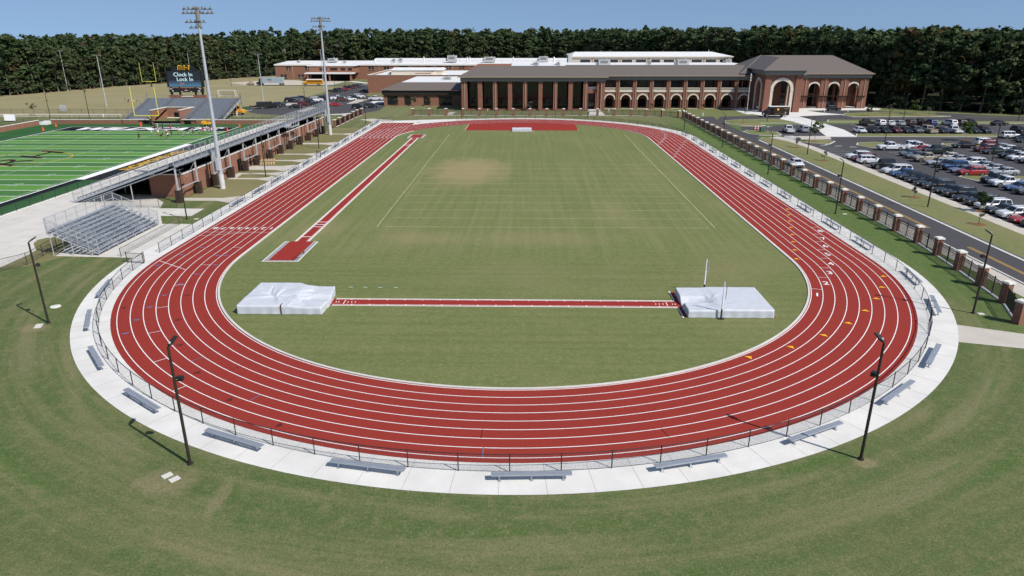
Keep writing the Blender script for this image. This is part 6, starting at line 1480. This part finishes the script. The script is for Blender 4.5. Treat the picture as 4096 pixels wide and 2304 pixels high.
def sign(x, y, label, h=2.1, col='mark_blue', w=.3, hh=.45):
    t = thing('road_sign', label, 'sign', (x,y,.12)); m = MB(); m.tube((0,0,0),(0,0,h),.03,n=6); m.build('post', MT['steel'], t); m = MB(); m.box(-w/2,w/2,-.045,-.03,h-hh,h); m.build('panel', MT[col], t)
k = plain('sign_pale_blue',(.35,.5,.58),.5,.3); MT['sign_blue'] = k
sign(71.9,136.7,'small pale blue sign on the grass oval left of the brown van',2.1,'sign_blue'); sign(80.3,142.2,'small pale blue sign in front of the brown van rear wheel',1.9,'sign_blue'); sign(96.6,153.2,'small pale blue sign at the drop-off drive',1.2,'sign_blue'); sign(103.8,152.6,'tiny pale blue sign on the far grass island',1.2,'sign_blue'); sign(65.2,111.6,'small grey sign back beside the electrical box',1.4,'steel'); sign(67.9,87.9,'black short post with white tip at the crossing corner',.9,'black',.06,.2)
t = thing('flagpole','white flagpole with a limp flag in front of the portico','flagpole',(72.6,155.4,0)); m = MB(); m.tube((0,0,0),(0,0,12.5),.09,.05,8); m.tube((0,0,12.5),(0,0,12.62),.10,.02,8); m.build('pole', MT['white_line'], t)
m = MB(); 
for i in range(6): m.quad((.06+.05*(i%2),.05*(i%2),12.3-.4*i),(.36-.06*(i%2),-.05*(i%2),12.2-.4*i),(.36-.06*((i+1)%2),-.05*((i+1)%2),11.8-.4*i),(.06+.05*((i+1)%2),.05*((i+1)%2),11.9-.4*i), i % 2)
m.build('flag', [MT['white_line'],MT['redlens']], t); m = MB(); m.prism(ell(0,0,1.6,1.2),0,.12); m.build('base_slab', MT['conc'], t)
def hydrant(x, y, label):
    t = thing('hydrant', label, 'hydrant', (x,y,0)); m = MB(); m.tube((0,0,0),(0,0,.75),.15,.14,10); m.tube((0,0,.75),(0,0,.95),.18,.06,10); m.build('barrel', MT['roofw'], t); m = MB(); m.tube((-.28,0,.5),(.28,0,.5),.08,n=8); m.tube((0,-.25,.5),(0,0,.5),.1,n=8); m.build('outlet', MT['roofw'], t)
hydrant(-131.8,143.6,'white hydrant-like post behind the far brick wall'); hydrant(-11.8,161.3,'white hydrant on the grass before the pillared hall'); hydrant(57.0,149.3,'white hydrant on the grass before the arcade wing'); hydrant(28.6,160.9,'small white post at the corner of the arcade wing')
def cone(x, y, label):
    t = thing('pylon', label, 'marker', (x,y,ZT), 0, 'orange pylons'); m = MB(); m.tube((0,0,.04),(0,0,1.0),.28,.10,8); m.build('cone', MT['orange'], t); m = MB(); m.box(-.32,.32,-.32,.32,0,.04); m.build('base', MT['orange'], t)
for x, y, lb in [(-134.1,118.0,'orange pylon left of the goal line at the far side of the turf'),(-136.5,127.3,'orange pylon in the far left corner of the turf'),(-112.2,128.9,'orange pylon behind the end zone next to the goal post'),(-82.0,126.6,'orange pylon at the right corner of the end zone, rear one'),(-81.8,117.4,'orange pylon at the right corner of the end zone, front one')]: cone(x,y,lb)
t = thing('barrel','orange water cooler on the sideline behind the stand railing','cooler',(-62.0,109,ZT+.9)); m = MB(); m.tube((0,0,0),(0,0,.9),.35,.38,10); m.build('body', MT['mark_yellow'], t); m = MB(); m.tube((0,0,.9),(0,0,1.0),.4,.38,10); m.build('lid', MT['orange'], t)
t = thing('camera_tower','grey framed board standing behind the far wall on the left','board',(-153.2,157.4,0)); m = MB(); m.box(-1.1,1.1,-.05,.05,.4,2.4); m.build('board', MT['hvac'], t); m = MB(); m.box(-1.0,-.85,-.1,.1,0,.4); m.box(.85,1.0,-.1,.1,0,.4); m.build('leg', MT['fascia'], t)
t = thing('banner_frame','white sagging banner on a frame at the far left edge','banner',(-152.2,130.6,0),.1); m = MB(); m.quad((-1.6,0,.4),(1.6,-.2,.3),(1.3,.5,2.0),(-1.9,.6,2.1)); m.build('sheet', MT['roofw'], t); m = MB(); m.tube((-1.7,.2,0),(-1.9,.6,2.1),.05); m.tube((1.6,.1,0),(1.3,.5,2.0),.05); m.build('pole', MT['steel'], t)
for x in (-94.2,-91.4):
    t = thing('concrete_bollard', f'white concrete bollard in front of the bus by the end stand, {"left" if x < -93 else "right"} one', 'bollard', (x,148.6,0)); m = MB(); m.tube((0,0,0),(0,0,1.3),.28,.28,10); m.build('post', MT['roofw'], t); m = MB(); m.tube((0,0,1.3),(0,0,1.42),.28,.12,10); m.build('cap', MT['roofw'], t)
# ------------------------------------------------------------------ people
def clothmat(name, rough=.8):
    k = NT(name); oi = k.new('ShaderNodeObjectInfo'); f = k.noise(k.obj(), 9, 3)
    return k.done(k.mix(k.ramp(f, .35, .65, 0, .2), oi.outputs['Color'], (.02,.02,.02)), rough, .15)
MT['cloth'] = clothmat('sports_cloth'); MT['skin_a'] = plain('skin_brown', (.19,.10,.065), .6, .3, var=.1); MT['skin_b'] = plain('skin_light', (.45,.27,.19), .6, .3, var=.1)
def skinmesh(verts, edges, rad, name, sub=1):
    me = bpy.data.meshes.new(name); me.from_pydata(verts, edges, []); o = bpy.data.objects.new(name, me); COL.objects.link(o)
    o.modifiers.new('s', 'SKIN'); sv = me.skin_vertices[0].data if me.skin_vertices else None
    if sv is None:
        bm_ = __import__('bmesh').new(); bm_.from_mesh(me); bm_.verts.layers.skin.verify(); bm_.to_mesh(me); bm_.free(); sv = me.skin_vertices[0].data
    for i, r in enumerate(rad): sv[i].radius = (r, r) if not isinstance(r, tuple) else r
    sv[0].use_root = True
    m = o.modifiers.new('u', 'SUBSURF'); m.levels = sub; m.render_levels = sub
    dg = bpy.context.evaluated_depsgraph_get(); out = bpy.data.meshes.new_from_object(o.evaluated_get(dg))
    bpy.data.objects.remove(o); out.polygons.foreach_set('use_smooth', [True]*len(out.polygons)); return out
POSES = {
 'standing': dict(p=(0,0,.95),c=(0,.0,1.32),n=(0,0,1.50),h=(.02,0,1.66),lk=(.03,.10,.50),la=(0,.11,.07),rk=(.02,-.10,.50),ra=(0,-.12,.07),le=(-.02,.27,1.16),lw=(.10,.28,.92),re=(-.03,-.27,1.16),rw=(.08,-.29,.92)),
 'running': dict(p=(0,0,.92),c=(.10,0,1.28),n=(.16,0,1.45),h=(.22,0,1.60),lk=(.32,.10,.66),la=(.22,.10,.24),rk=(-.05,-.10,.50),ra=(-.40,-.11,.22),le=(-.12,.27,1.14),lw=(.02,.24,.95),re=(.16,-.27,1.12),rw=(.36,-.20,1.22)),
 'crouching': dict(p=(-.10,0,.72),c=(.22,0,.96),n=(.38,0,1.06),h=(.50,0,1.16),lk=(.26,.16,.46),la=(.0,.17,.07),rk=(.24,-.16,.46),ra=(-.05,-.17,.07),le=(.30,.24,.66),lw=(.40,.14,.45),re=(.30,-.24,.66),rw=(.40,-.16,.45)),
 'walking': dict(p=(0,0,.94),c=(.03,0,1.31),n=(.04,0,1.49),h=(.07,0,1.65),lk=(.20,.10,.52),la=(.28,.10,.08),rk=(.0,-.10,.50),ra=(-.30,-.10,.14),le=(-.10,.26,1.15),lw=(-.06,.26,.92),re=(.10,-.26,1.16),rw=(.24,-.24,.98))}
PM = {}
def person_mesh(pose):
    if pose in PM: return PM[pose]
    P = {k: Vector(v) for k, v in POSES[pose].items()}
    V, E, Rr = [], [], []
    def add(p, r, par=None):
        V.append(tuple(p)); Rr.append(r)
        if par is not None: E.append((par, len(V)-1))
        return len(V)-1
    p = add(P['p'], .135); w = add(P['p']*.5+P['c']*.5, .125, p); c = add(P['c'], .15, w); n = add(P['n'], .06, c); h0 = add(P['n']*.5+P['h']*.5+Vector((.01,0,0)), .075, n); h = add(P['h']+Vector((.01,0,.03)), .105, h0); add(P['h']+Vector((0,0,.12)), .08, h)
    for s, k, a, e, wr in ((1,'lk','la','le','lw'),(-1,'rk','ra','re','rw')):
        hj = add(P['p']+Vector((0,s*.09,-.06)), .095, p); kn = add(P[k], .062, hj); an = add(P[a], .042, kn); add(P[a]+Vector((.16,s*.02,-.03)), .036, an)
        sh = add(P['c']+Vector((0,s*.19,.10)), .062, c); el = add(P[e], .043, sh); wt = add(P[wr], .03, el)
        d = (P[wr]-P[e]).normalized(); pm = add(P[wr]+d*.06, .034, wt); sd = Vector((0,1,0)) if abs(d.y) < .8 else Vector((1,0,0)); u = d.cross(sd).normalized()
        for i, ln in enumerate((.075,.085,.08,.062)): add(P[wr]+d*(.085+ln)+u*(.03-.02*i), .010, pm)
        add(P[wr]+d*.085+sd*.05*s+u*.035, .012, pm)
    body = skinmesh(V, E, Rr, 'person_'+pose, 1)
    V, E, Rr = [], [], []
    a = add(P['p']*.85+P['c']*.15, .16); b = add(P['p']*.5+P['c']*.5, .152, a); c = add(P['c'], .178, b)
    for s, e in ((1,'le'),(-1,'re')): sh = add(P['c']+Vector((0,s*.19,.10)), .088, c); add(P['c']*.0+(P['c']+Vector((0,s*.19,.10)))*.45+P[e]*.55, .075, sh)
    add(P['c']*.4+P['n']*.6, .085, c); shirt = skinmesh(V, E, Rr, 'shirt', 1)
    V, E, Rr = [], [], []
    a = add(P['p']+Vector((0,0,.06)), .155); b = add(P['p']-Vector((0,0,.03)), .15, a)
    for s, k in ((1,'lk'),(-1,'rk')): hj = add(P['p']+Vector((0,s*.09,-.08)), .118, b); add((P['p']+Vector((0,s*.09,-.08)))*.25+P[k]*.75, .095, hj)
    shorts = skinmesh(V, E, Rr, 'shorts', 1)
    hm = MB(); n = 12; hc = P['h']+Vector((0,0,.05))
    hm.loft([[(hc.x-.015+r*math.cos(2*pi*i/n), r*.85*math.sin(2*pi*i/n), hc.z+z) for i in range(n)] for r, z in ((.128,-.03),(.132,.03),(.115,.09),(.07,.13),(.01,.145))])
    me = bpy.data.meshes.new('headgear'); me.from_pydata(hm.v, [], hm.f)
    PM[pose] = (body, shirt, shorts, me); return PM[pose]
def person(pose, x, y, z, rz, shirt, shorts, head, label, group=None, skin='skin_a', nm='headgear', s=1.04):
    b, sh, so, hd = person_mesh(pose)
    o = link('person', b.copy() if skin == 'skin_b' else b); o.data.materials.clear(); o.data.materials.append(MT[skin]); o.location = (x,y,z); o.rotation_euler = (0,0,rz); o.scale = (s,s,s)
    for n_, m, c in (('shirt',sh,shirt),('shorts',so,shorts),(nm,hd,head)):
        if not m.materials: m.materials.append(MT['cloth'])
        q = link(n_, m, o); q.color = s2l(tuple(v/255 for v in c))+(1,)
    tag(o, label, 'person', group)
Wt, Bk, Rd, Gy, Gd, Dr = (235,235,235),(18,18,20),(190,22,40),(150,155,160),(200,160,40),(110,18,28)
GP = 'players training on the stadium turf'
for a in [('walking',-97.4,100.3,2.6,Bk,Bk,Bk,'person all in black walking alone on the turf, left of the group'),
 ('standing',-96.5,105.0,.3,Wt,Gy,Wt,'person in white shirt and grey shorts at the left of the training group'),('standing',-95.4,106.2,2.0,Wt,Gd,Wt,'person in white shirt and gold shorts second from the left in the group'),
 ('crouching',-93.3,103.4,.2,Dr,Bk,Bk,'person in dark red crouching in front of the training group'),('running',-90.8,102.2,2.9,Wt,Bk,Bk,'person in white shirt and black shorts running at the front of the group'),
 ('running',-92.3,104.4,1.2,Rd,Wt,Wt,'person in red shirt and white shorts in the middle of the group'),('running',-91.6,105.8,4.0,Dr,Bk,Bk,'person in dark red shirt behind the runner in white'),
 ('standing',-98.1,118.2,-1.6,Rd,Rd,Rd,'person in red shirt standing in the end zone lettering'),('standing',-102.9,118.9,-1.0,Bk,Bk,Bk,'person in black standing in the end zone by the goal post'),
 ('standing',-101.9,118.6,-2.0,Wt,Wt,Wt,'person in white standing in the end zone by the goal post'),('standing',-100.4,118.5,-1.4,(40,50,45),Bk,Bk,'person in dark green standing right of the pair by the goal post'),
 ('walking',-92.0,110.4,-.6,Wt,Gd,Wt,'person in white with a white helmet walking behind the group'),('crouching',-88.5,105.6,1.0,Gy,Gy,Gy,'person in pale grey bending down right of the group'),
 ('running',-88.4,107.9,.5,Bk,Wt,Bk,'person in black shirt and white shorts running right of the group'),('running',-87.3,108.8,3.3,Bk,Bk,Wt,'person in black with white headgear bending right of the group'),
 ('standing',-86.9,111.3,1.0,Wt,Wt,Wt,'person in white near the right end of the goal line, left one'),('standing',-86.2,112.2,-1.2,Rd,Rd,Bk,'person in red near the right end of the goal line'),
 ('standing',-85.3,112.6,.4,(220,190,180),Gy,Wt,'person in pale pink near the right end of the goal line'),('standing',-85.4,115.0,-.8,Dr,Rd,Bk,'person in dark red at the corner of the end zone')]:
    person(a[0],a[1],a[2],ZT+.02,a[3],a[4],a[5],a[6],a[7],GP)
for a in [('standing',-152.2,193.3,.5,Dr,Bk,Bk,'person in maroon standing on the dry field beyond the stand'),('crouching',-150.1,191.5,1.5,Bk,Bk,Bk,'person in black bending on the dry field beyond the stand'),('walking',-148.0,191.6,.2,(225,150,110),Wt,Bk,'person in pale orange walking on the dry field'),('walking',-146.9,191.9,.2,Gy,Bk,Bk,'person in grey walking beside the one in pale orange'),
          ('walking',-28.9,151.6,0.,Bk,Bk,Bk,'person in black walking behind the school fence')]: person(a[0],a[1],a[2],.01,a[3],a[4],a[5],a[6],a[7],None,'skin_b','hair')
# ------------------------------------------------------------------ trees
def leafcloud(rs, centres, radii, per, size):
    """many leaf-sized faces scattered through clumps: returns verts, quads"""
    C = np.repeat(np.asarray(centres, float), per, 0); Rr = np.repeat(np.asarray(radii, float), per)
    n = len(C); d = rs.normal(size=(n,3)); d /= np.linalg.norm(d, axis=1)[:,None]
    rad = Rr*(rs.uniform(0,1,n)**.45); P = C+d*rad[:,None]*np.array([1,1,.75])
    nrm = d*.75+rs.normal(size=(n,3))*.6+np.array([0,0,.35]); nrm /= np.linalg.norm(nrm,axis=1)[:,None]
    t = np.cross(nrm, rs.normal(size=(n,3))); t /= np.linalg.norm(t,axis=1)[:,None]; b = np.cross(nrm,t)
    s = size*rs.uniform(.55,1.25,n)[:,None]; e = s*rs.uniform(.5,.9,n)[:,None]
    V = np.stack([P-t*s-b*e*.4, P-b*e, P+t*s+b*e*.3, P+b*e],1).reshape(-1,3)
    return V, np.arange(n*4).reshape(-1,4)
def crown_spec(rs, kind, H_):
    cs, rd = [], []
    if kind == 'pine':
        z = .36*H_
        while z < H_*.98:
            k = 1-(z-.36*H_)/(.64*H_); R_ = (.5+.5*math.sin(min(1,k*1.6)*pi/2))*3.2*k**.5
            for i in range(3 if k > .3 else 2): a = rs.uniform(0,6.28); q = R_*rs.uniform(.35,.95); cs.append((q*math.cos(a),q*math.sin(a),z+rs.uniform(-.5,.5))); rd.append(rs.uniform(.8,1.35)*(.6+.5*k))
            z += rs.uniform(.9,1.5)
        cs.append((0,0,H_*.985)); rd.append(.6)
    elif kind == 'broad':
        for i in range(34):
            a = rs.uniform(0,6.28); u = rs.uniform(-1,1); q = math.sqrt(max(0,1-u*u*.85))*3.4*rs.uniform(.45,1); cs.append((q*math.cos(a),q*math.sin(a),.58*H_+u*.40*H_)); rd.append(rs.uniform(1.1,1.9))
    elif kind == 'slim':
        for i in range(32):
            z = rs.uniform(.12,.985)*H_; k = math.sin(min(1,(1-z/H_)*2.4+.15)*pi/2); a = rs.uniform(0,6.28); q = 2.7*k*rs.uniform(.2,1); cs.append((q*math.cos(a),q*math.sin(a),z)); rd.append(rs.uniform(.9,1.6))
    else:                                                  # low understorey
        for i in range(12): a = rs.uniform(0,6.28); q = rs.uniform(0,2.4); cs.append((q*math.cos(a),q*math.sin(a),rs.uniform(.15,.95)*H_)); rd.append(rs.uniform(.9,1.5))
    return cs, rd
def trunk_mb(rs, kind, H_, lean=.35, r=.24):
    m = MB(); top = H_*(.93 if kind != 'broad' else .75); n = 6; pts = []; x = y = 0
    for i in range(n+1): pts.append((x,y,top*i/n)); x += rs.uniform(-lean,lean); y += rs.uniform(-lean,lean)
    rings = []
    for i, (x,y,z) in enumerate(pts): rr_ = r*(1-.85*i/n)*(1.35 if i == 0 else 1); rings.append([(x+rr_*math.cos(2*pi*j/7),y+rr_*math.sin(2*pi*j/7),z) for j in range(7)])
    m.loft(rings)
    for i in range(7):
        k = rs.integers(2,n); x,y,z = pts[k]; a = rs.uniform(0,6.28); l = rs.uniform(1.2,2.6); m.tube((x,y,z),(x+l*math.cos(a),y+l*math.sin(a),z+l*rs.uniform(.3,.9)),.07,.02,5)
    return m
TP = []
def tree_proto(seed, kind, H_, leaf, per, size, keep=1.0):
    rs = np.random.default_rng(seed); cs, rd = crown_spec(rs, kind, H_)
    if keep < 1: k = max(3,int(len(cs)*keep)); cs, rd = cs[:k], rd[:k]
    V, Q = leafcloud(rs, cs, rd, per, size); me = npmesh('crown', V, Q, [MT[leaf]], False)
    tm = trunk_mb(rs, kind, H_); tr_ = bpy.data.meshes.new('trunk'); tr_.from_pydata(tm.v,[],tm.f); tr_.materials.append(MT['bark']); return me, tr_
KN = {'pine':'tall pine','broad':'broad-crowned oak','slim':'slender leafy tree','low':'low bushy tree'}
specs = [(1,'pine',25,'leaf_pine',32,.55),(2,'pine',27,'leaf_dark',32,.55),(3,'pine',23,'leaf_pine',30,.55),(4,'broad',21,'leaf_olive',38,.58),(5,'broad',22,'leaf_dark',38,.58),(6,'slim',23,'leaf_olive',38,.55),(7,'slim',22,'leaf_dark',38,.55),(8,'broad',19,'leaf_rust',34,.56),(9,'slim',21,'leaf_grey',16,.34),(10,'low',6,'leaf_olive',44,.45),(11,'low',7,'leaf_dark',44,.45),(12,'slim',24,'leaf_pine',38,.55)]
TPR = [(s[1],s[2])+tree_proto(*s) for s in specs]
COLW = {3:'olive',4:'dark green',5:'olive',6:'dark green',7:'rusty',8:'bare grey',9:'olive',10:'dark green',11:'blue-green',0:'green',1:'dark green',2:'green'}
EDGE = [(-330,150),(-268,192),(-221,220),(-204,282),(-172,352),(-150,392),(-100,404),(-40,404),(20,400),(62,372),(92,300),(112,236),(124,198),(131,173),(160,154.5),(200,146),(270,128),(330,100)]
def edge_walk(step):
    out = []
    for a, b in zip(EDGE, EDGE[1:]):
        L = math.hypot(b[0]-a[0],b[1]-a[1]); n = max(1,int(L/step)); d = ((b[0]-a[0])/L,(b[1]-a[1])/L)
        for i in range(n): out.append((a[0]+d[0]*L*i/n, a[1]+d[1]*L*i/n, -d[1], d[0]))
    return out
rs = np.random.default_rng(11)
def zone(x, y): return 'left' if x < -160 else ('school' if x < 108 else 'right')
ZT_ = {'left':'at the forest edge behind the tan practice field','school':'in the forest behind the school roofs','right':'in the dark forest edge beyond the car park'}
def plant(px, py, idx, sc, z=0):
    kind, H_, cm, tm = TPR[idx]; zn = zone(px, py); lb = f'{COLW[idx]} {KN[kind]} {ZT_[zn]}'
    t = thing('pine_tree' if kind == 'pine' else ('bushy_tree' if kind == 'low' else 'forest_tree'), lb, 'tree', (px,py,z), rs.uniform(0,6.28), f'{lb}s'.replace('forests','forest') if False else 'trees: '+lb)
    t.scale = (sc*rs.uniform(1.12,1.42),)*2+(sc,)
    link('trunk', tm, t); link('crown', cm, t)
def inside_any(x, y):
    return (-147 < x < 64 and 330 < y < 384) or (-170<x<-20 and 225<y<384)
cnt = 0
for rowi, (off, step) in enumerate(((1.5,5.6),(5.5,9.2))):
    for (x,y,nx,ny) in edge_walk(step):
        if y > 388 and rowi == 0 and False: continue
        if x < -300 or x > 262: continue
        o = off+rs.uniform(-1.6,1.6); zn = zone(x,y)
        if zn == 'right': p = [.08,.06,.06,.12,.20,.10,.18,.02,.03,0,0,.15]
        elif zn == 'left': p = [.13,.07,.10,.18,.12,.18,.08,.03,.03,0,0,.08]
        else: p = [.08,.05,.07,.18,.17,.20,.10,.05,.03,0,0,.07]
        i = rs.choice(12, p=np.array(p)/sum(p)); base = {'left':.92,'school':1.06,'right':1.04}[zn]
        plant(x+nx*o, y+ny*o, i, base*rs.uniform(.94,1.06)*(1.02 if rowi else .96)*(1.06 if TPR[i][1] < 23 else .98)); cnt += 1
for (x,y,nx,ny) in edge_walk(7.5):
    if x < -290 or x > 250 or (y > 385): continue
    plant(x+nx*rs.uniform(-1.0,.4), y+ny*rs.uniform(-1,.4), 9+int(rs.integers(0,2)), rs.uniform(.6,1.1)); cnt += 1
print('forest trees', cnt)
# the wood behind reads as one mass
VV, QQ, MI = [], [], []; nv = 0; TVv, TQ = [], []
mats = ['leaf_dark','leaf_olive','leaf_pine','leaf_rust']
lite = []
for i in range(8):
    r_ = np.random.default_rng(50+i); kind = ['pine','broad','slim','broad'][i%4]; cs, rd = crown_spec(r_, kind, 24); lite.append(leafcloud(r_, cs, rd, 7 if kind != 'pine' else 6, 1.05))
for off, step in ((4.0,5.0),(8.0,4.6),(12,4.8),(16.5,5.4),(22,6.2),(30,7.5),(42,9),(60,11),(90,16),(140,22),(220,30)):
    for (x,y,nx,ny) in edge_walk(step):
        if x < -300 and off > 30: continue
        V, Q = lite[int(rs.integers(0,8))]; s = rs.uniform(.92,1.09)*{'left':.95,'school':1.08,'right':1.03}[zone(x,y)]*(1.0 if off < 80 else .97); a = rs.uniform(0,6.28); c_, s_ = math.cos(a), math.sin(a)
        o = off+rs.uniform(-2,2); sp = 1.25 if off < 40 else 1.7
        W2 = np.stack([(V[:,0]*c_-V[:,1]*s_)*s*sp+x+nx*o+rs.uniform(-2,2), (V[:,0]*s_+V[:,1]*c_)*s*sp+y+ny*o, V[:,2]*s],1)
        VV.append(W2); QQ.append(Q+nv); nv += len(W2); MI.append(np.full(len(Q), rs.choice(4,p=[.35,.25,.33,.07])))
fo = npmesh('forest', np.concatenate(VV), np.concatenate(QQ), [MT[m] for m in mats], None, np.concatenate(MI)); tag(fo, 'continuous mixed forest filling the whole horizon behind the edge trees', 'forest', None, 'stuff')
print('forest faces', len(fo.data.polygons))
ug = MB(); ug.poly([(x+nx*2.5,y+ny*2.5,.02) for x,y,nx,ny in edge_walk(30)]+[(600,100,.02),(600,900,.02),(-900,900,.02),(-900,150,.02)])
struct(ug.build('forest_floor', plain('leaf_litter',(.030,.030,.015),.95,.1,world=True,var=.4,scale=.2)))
# young planted trees
def sapling(x, y, h, label, leaf='leaf_young', seed=0, dens=1., mulch=True, z=.13, w=1.0):
    r_ = np.random.default_rng(100+seed); t = thing('young_tree', label, 'young tree', (x,y,z)); m = MB(); m.tube((0,0,0),(.03,.02,h*.8),.05,.02,6)
    for i in range(6): a = r_.uniform(0,6.28); zz_ = h*r_.uniform(.35,.7); l = h*.22*w; m.tube((0,0,zz_),(l*math.cos(a),l*math.sin(a),zz_+l*.9),.02,.008,4)
    m.build('trunk', MT['bark'], t); n = max(3,int(13*dens)); cs = [(h*.20*w*r_.normal()*.7, h*.20*w*r_.normal()*.7, h*r_.uniform(.42,.98)) for i in range(n)]
    V, Q = leafcloud(r_, cs, [h*.12*w]*n, max(3,int(34*dens)), .15+.03*h*.5); npmesh('crown', V, Q, [MT[leaf]], t)
    if mulch: q = MB(); q.prism(ell(0,0,.95,.8),0,.03); q.build('mulch_ring', MT['mulch'], t)
for i, a in enumerate([(70.2,92.6,4.6,'young leafy tree beside the lamp post at the white crossing path','leaf_young',1.0),(107.2,95.0,4.3,'young green tree in front of the far row of parked cars','leaf_young',1.3),(125.4,153.0,4.4,'bright green young tree on the far grass island before the forest','leaf_young',1.4),
  (108.8,149.4,3.4,'small dark young tree at the left of the far grass island','leaf_olive',.9),(118.4,155.6,3.6,'thin grey young tree in the middle of the far grass island','leaf_grey',.5),(126.9,148.0,3.1,'thin grey young tree at the right of the far grass island','leaf_grey',.5),
  (62.3,31.9,2.0,'nearly bare sapling in a mulch ring on the road verge, upper one','leaf_grey',.4),(62.3,15.4,2.0,'nearly bare sapling in a mulch ring on the road verge, lower one','leaf_grey',.25),(67.3,22.8,2.6,'leafy sapling hiding the front of a white SUV by the pavement','leaf_olive',1.3),
  (62.5,83.0,2.4,'thin sapling on the verge below the striped crossing','leaf_grey',.5),(64.3,130.6,4.6,'thin bare young tree on the grass oval','leaf_grey',.45),(-157.2,148.4,4.0,'scraggly dark young tree before the tan field on the left','leaf_olive',.6),(61.8,65.8,1.9,'thin sapling on the verge left of the white car','leaf_grey',.4),
  (-45.6,179.6,2.6,'small young tree in front of the left window of the low hall','leaf_olive',.6),(-39.5,179.8,3.4,'young tree between the windows of the low hall','leaf_olive',.8),(-33.6,179.9,3.4,'young tree before the right brick panel of the low hall','leaf_olive',.6),(2.2,164.0,3.2,'thin young tree before the middle pillar of the pillared hall','leaf_grey',.6),(44.5,170.9,1.8,'low shrub at the foot of an arcade pier, left one','leaf_olive',.7),(62.2,170.9,1.8,'low shrub at the foot of an arcade pier, right one','leaf_olive',.7)]): sapling(a[0],a[1],a[2],a[3],a[4],i,a[5],z=.13 if a[0] > 50 and a[1] < 160 else .01)
# ------------------------------------------------------------------ camera, sun, sky
cam = bpy.data.cameras.new('camera'); co = link('camera', cam); co.location = (1.4863,-76.307,24.1603); co.rotation_euler = (pi/2-.3509, .001, .0215)
cam.sensor_width = 36; cam.lens = 36*2766.25/4096; cam.clip_end = 9000; cam.clip_start = .5; SC.camera = co
EL, AZ = R(46.0), R(-35.5)
S = Vector((math.cos(AZ)*math.cos(EL), math.sin(AZ)*math.cos(EL), math.sin(EL)))
sl = bpy.data.lights.new('sun','SUN'); sl.energy = 4.0; sl.angle = R(.53); sl.color = (1,.955,.89); so = link('sun', sl); so.rotation_euler = S.to_track_quat('Z','Y').to_euler(); so.location = (60,-60,120)
w = bpy.data.worlds.new('World'); SC.world = w; w.use_nodes = True; nt = w.node_tree; sk = nt.nodes.new('ShaderNodeTexSky'); sk.sky_type = 'NISHITA'; sk.sun_disc = False; sk.sun_elevation = EL; sk.sun_rotation = math.atan2(S.x, S.y)
sk.air_density = 1.0; sk.dust_density = .5; sk.ozone_density = 2.2; sk.altitude = 30
# look the sky up a little above the true direction: the clear autumn blue comes down to the tree line
tc = nt.nodes.new('ShaderNodeTexCoord'); mp = nt.nodes.new('ShaderNodeVectorMath'); mp.operation = 'MULTIPLY_ADD'; mp.inputs[1].default_value = (1,1,.8); mp.inputs[2].default_value = (0,0,.23)
nm = nt.nodes.new('ShaderNodeVectorMath'); nm.operation = 'NORMALIZE'; nt.links.new(tc.outputs['Generated'], mp.inputs[0]); nt.links.new(mp.outputs[0], nm.inputs[0]); nt.links.new(nm.outputs[0], sk.inputs[0])
bg = nt.nodes['Background']; bg.inputs['Strength'].default_value = .10; nt.links.new(sk.outputs[0], bg.inputs[0])
SC.view_settings.view_transform = 'Standard'; SC.view_settings.look = 'None'; SC.view_settings.exposure = .3; SC.view_settings.gamma = 1.
SC.cycles.max_bounces = 6; SC.cycles.transparent_max_bounces = 24; SC.cycles.diffuse_bounces = 3; SC.cycles.glossy_bounces = 3
for lb, v in LABELS.items():
    if len(v) > 1 and not all(g for _, g in v): print('DUP LABEL', lb, v)
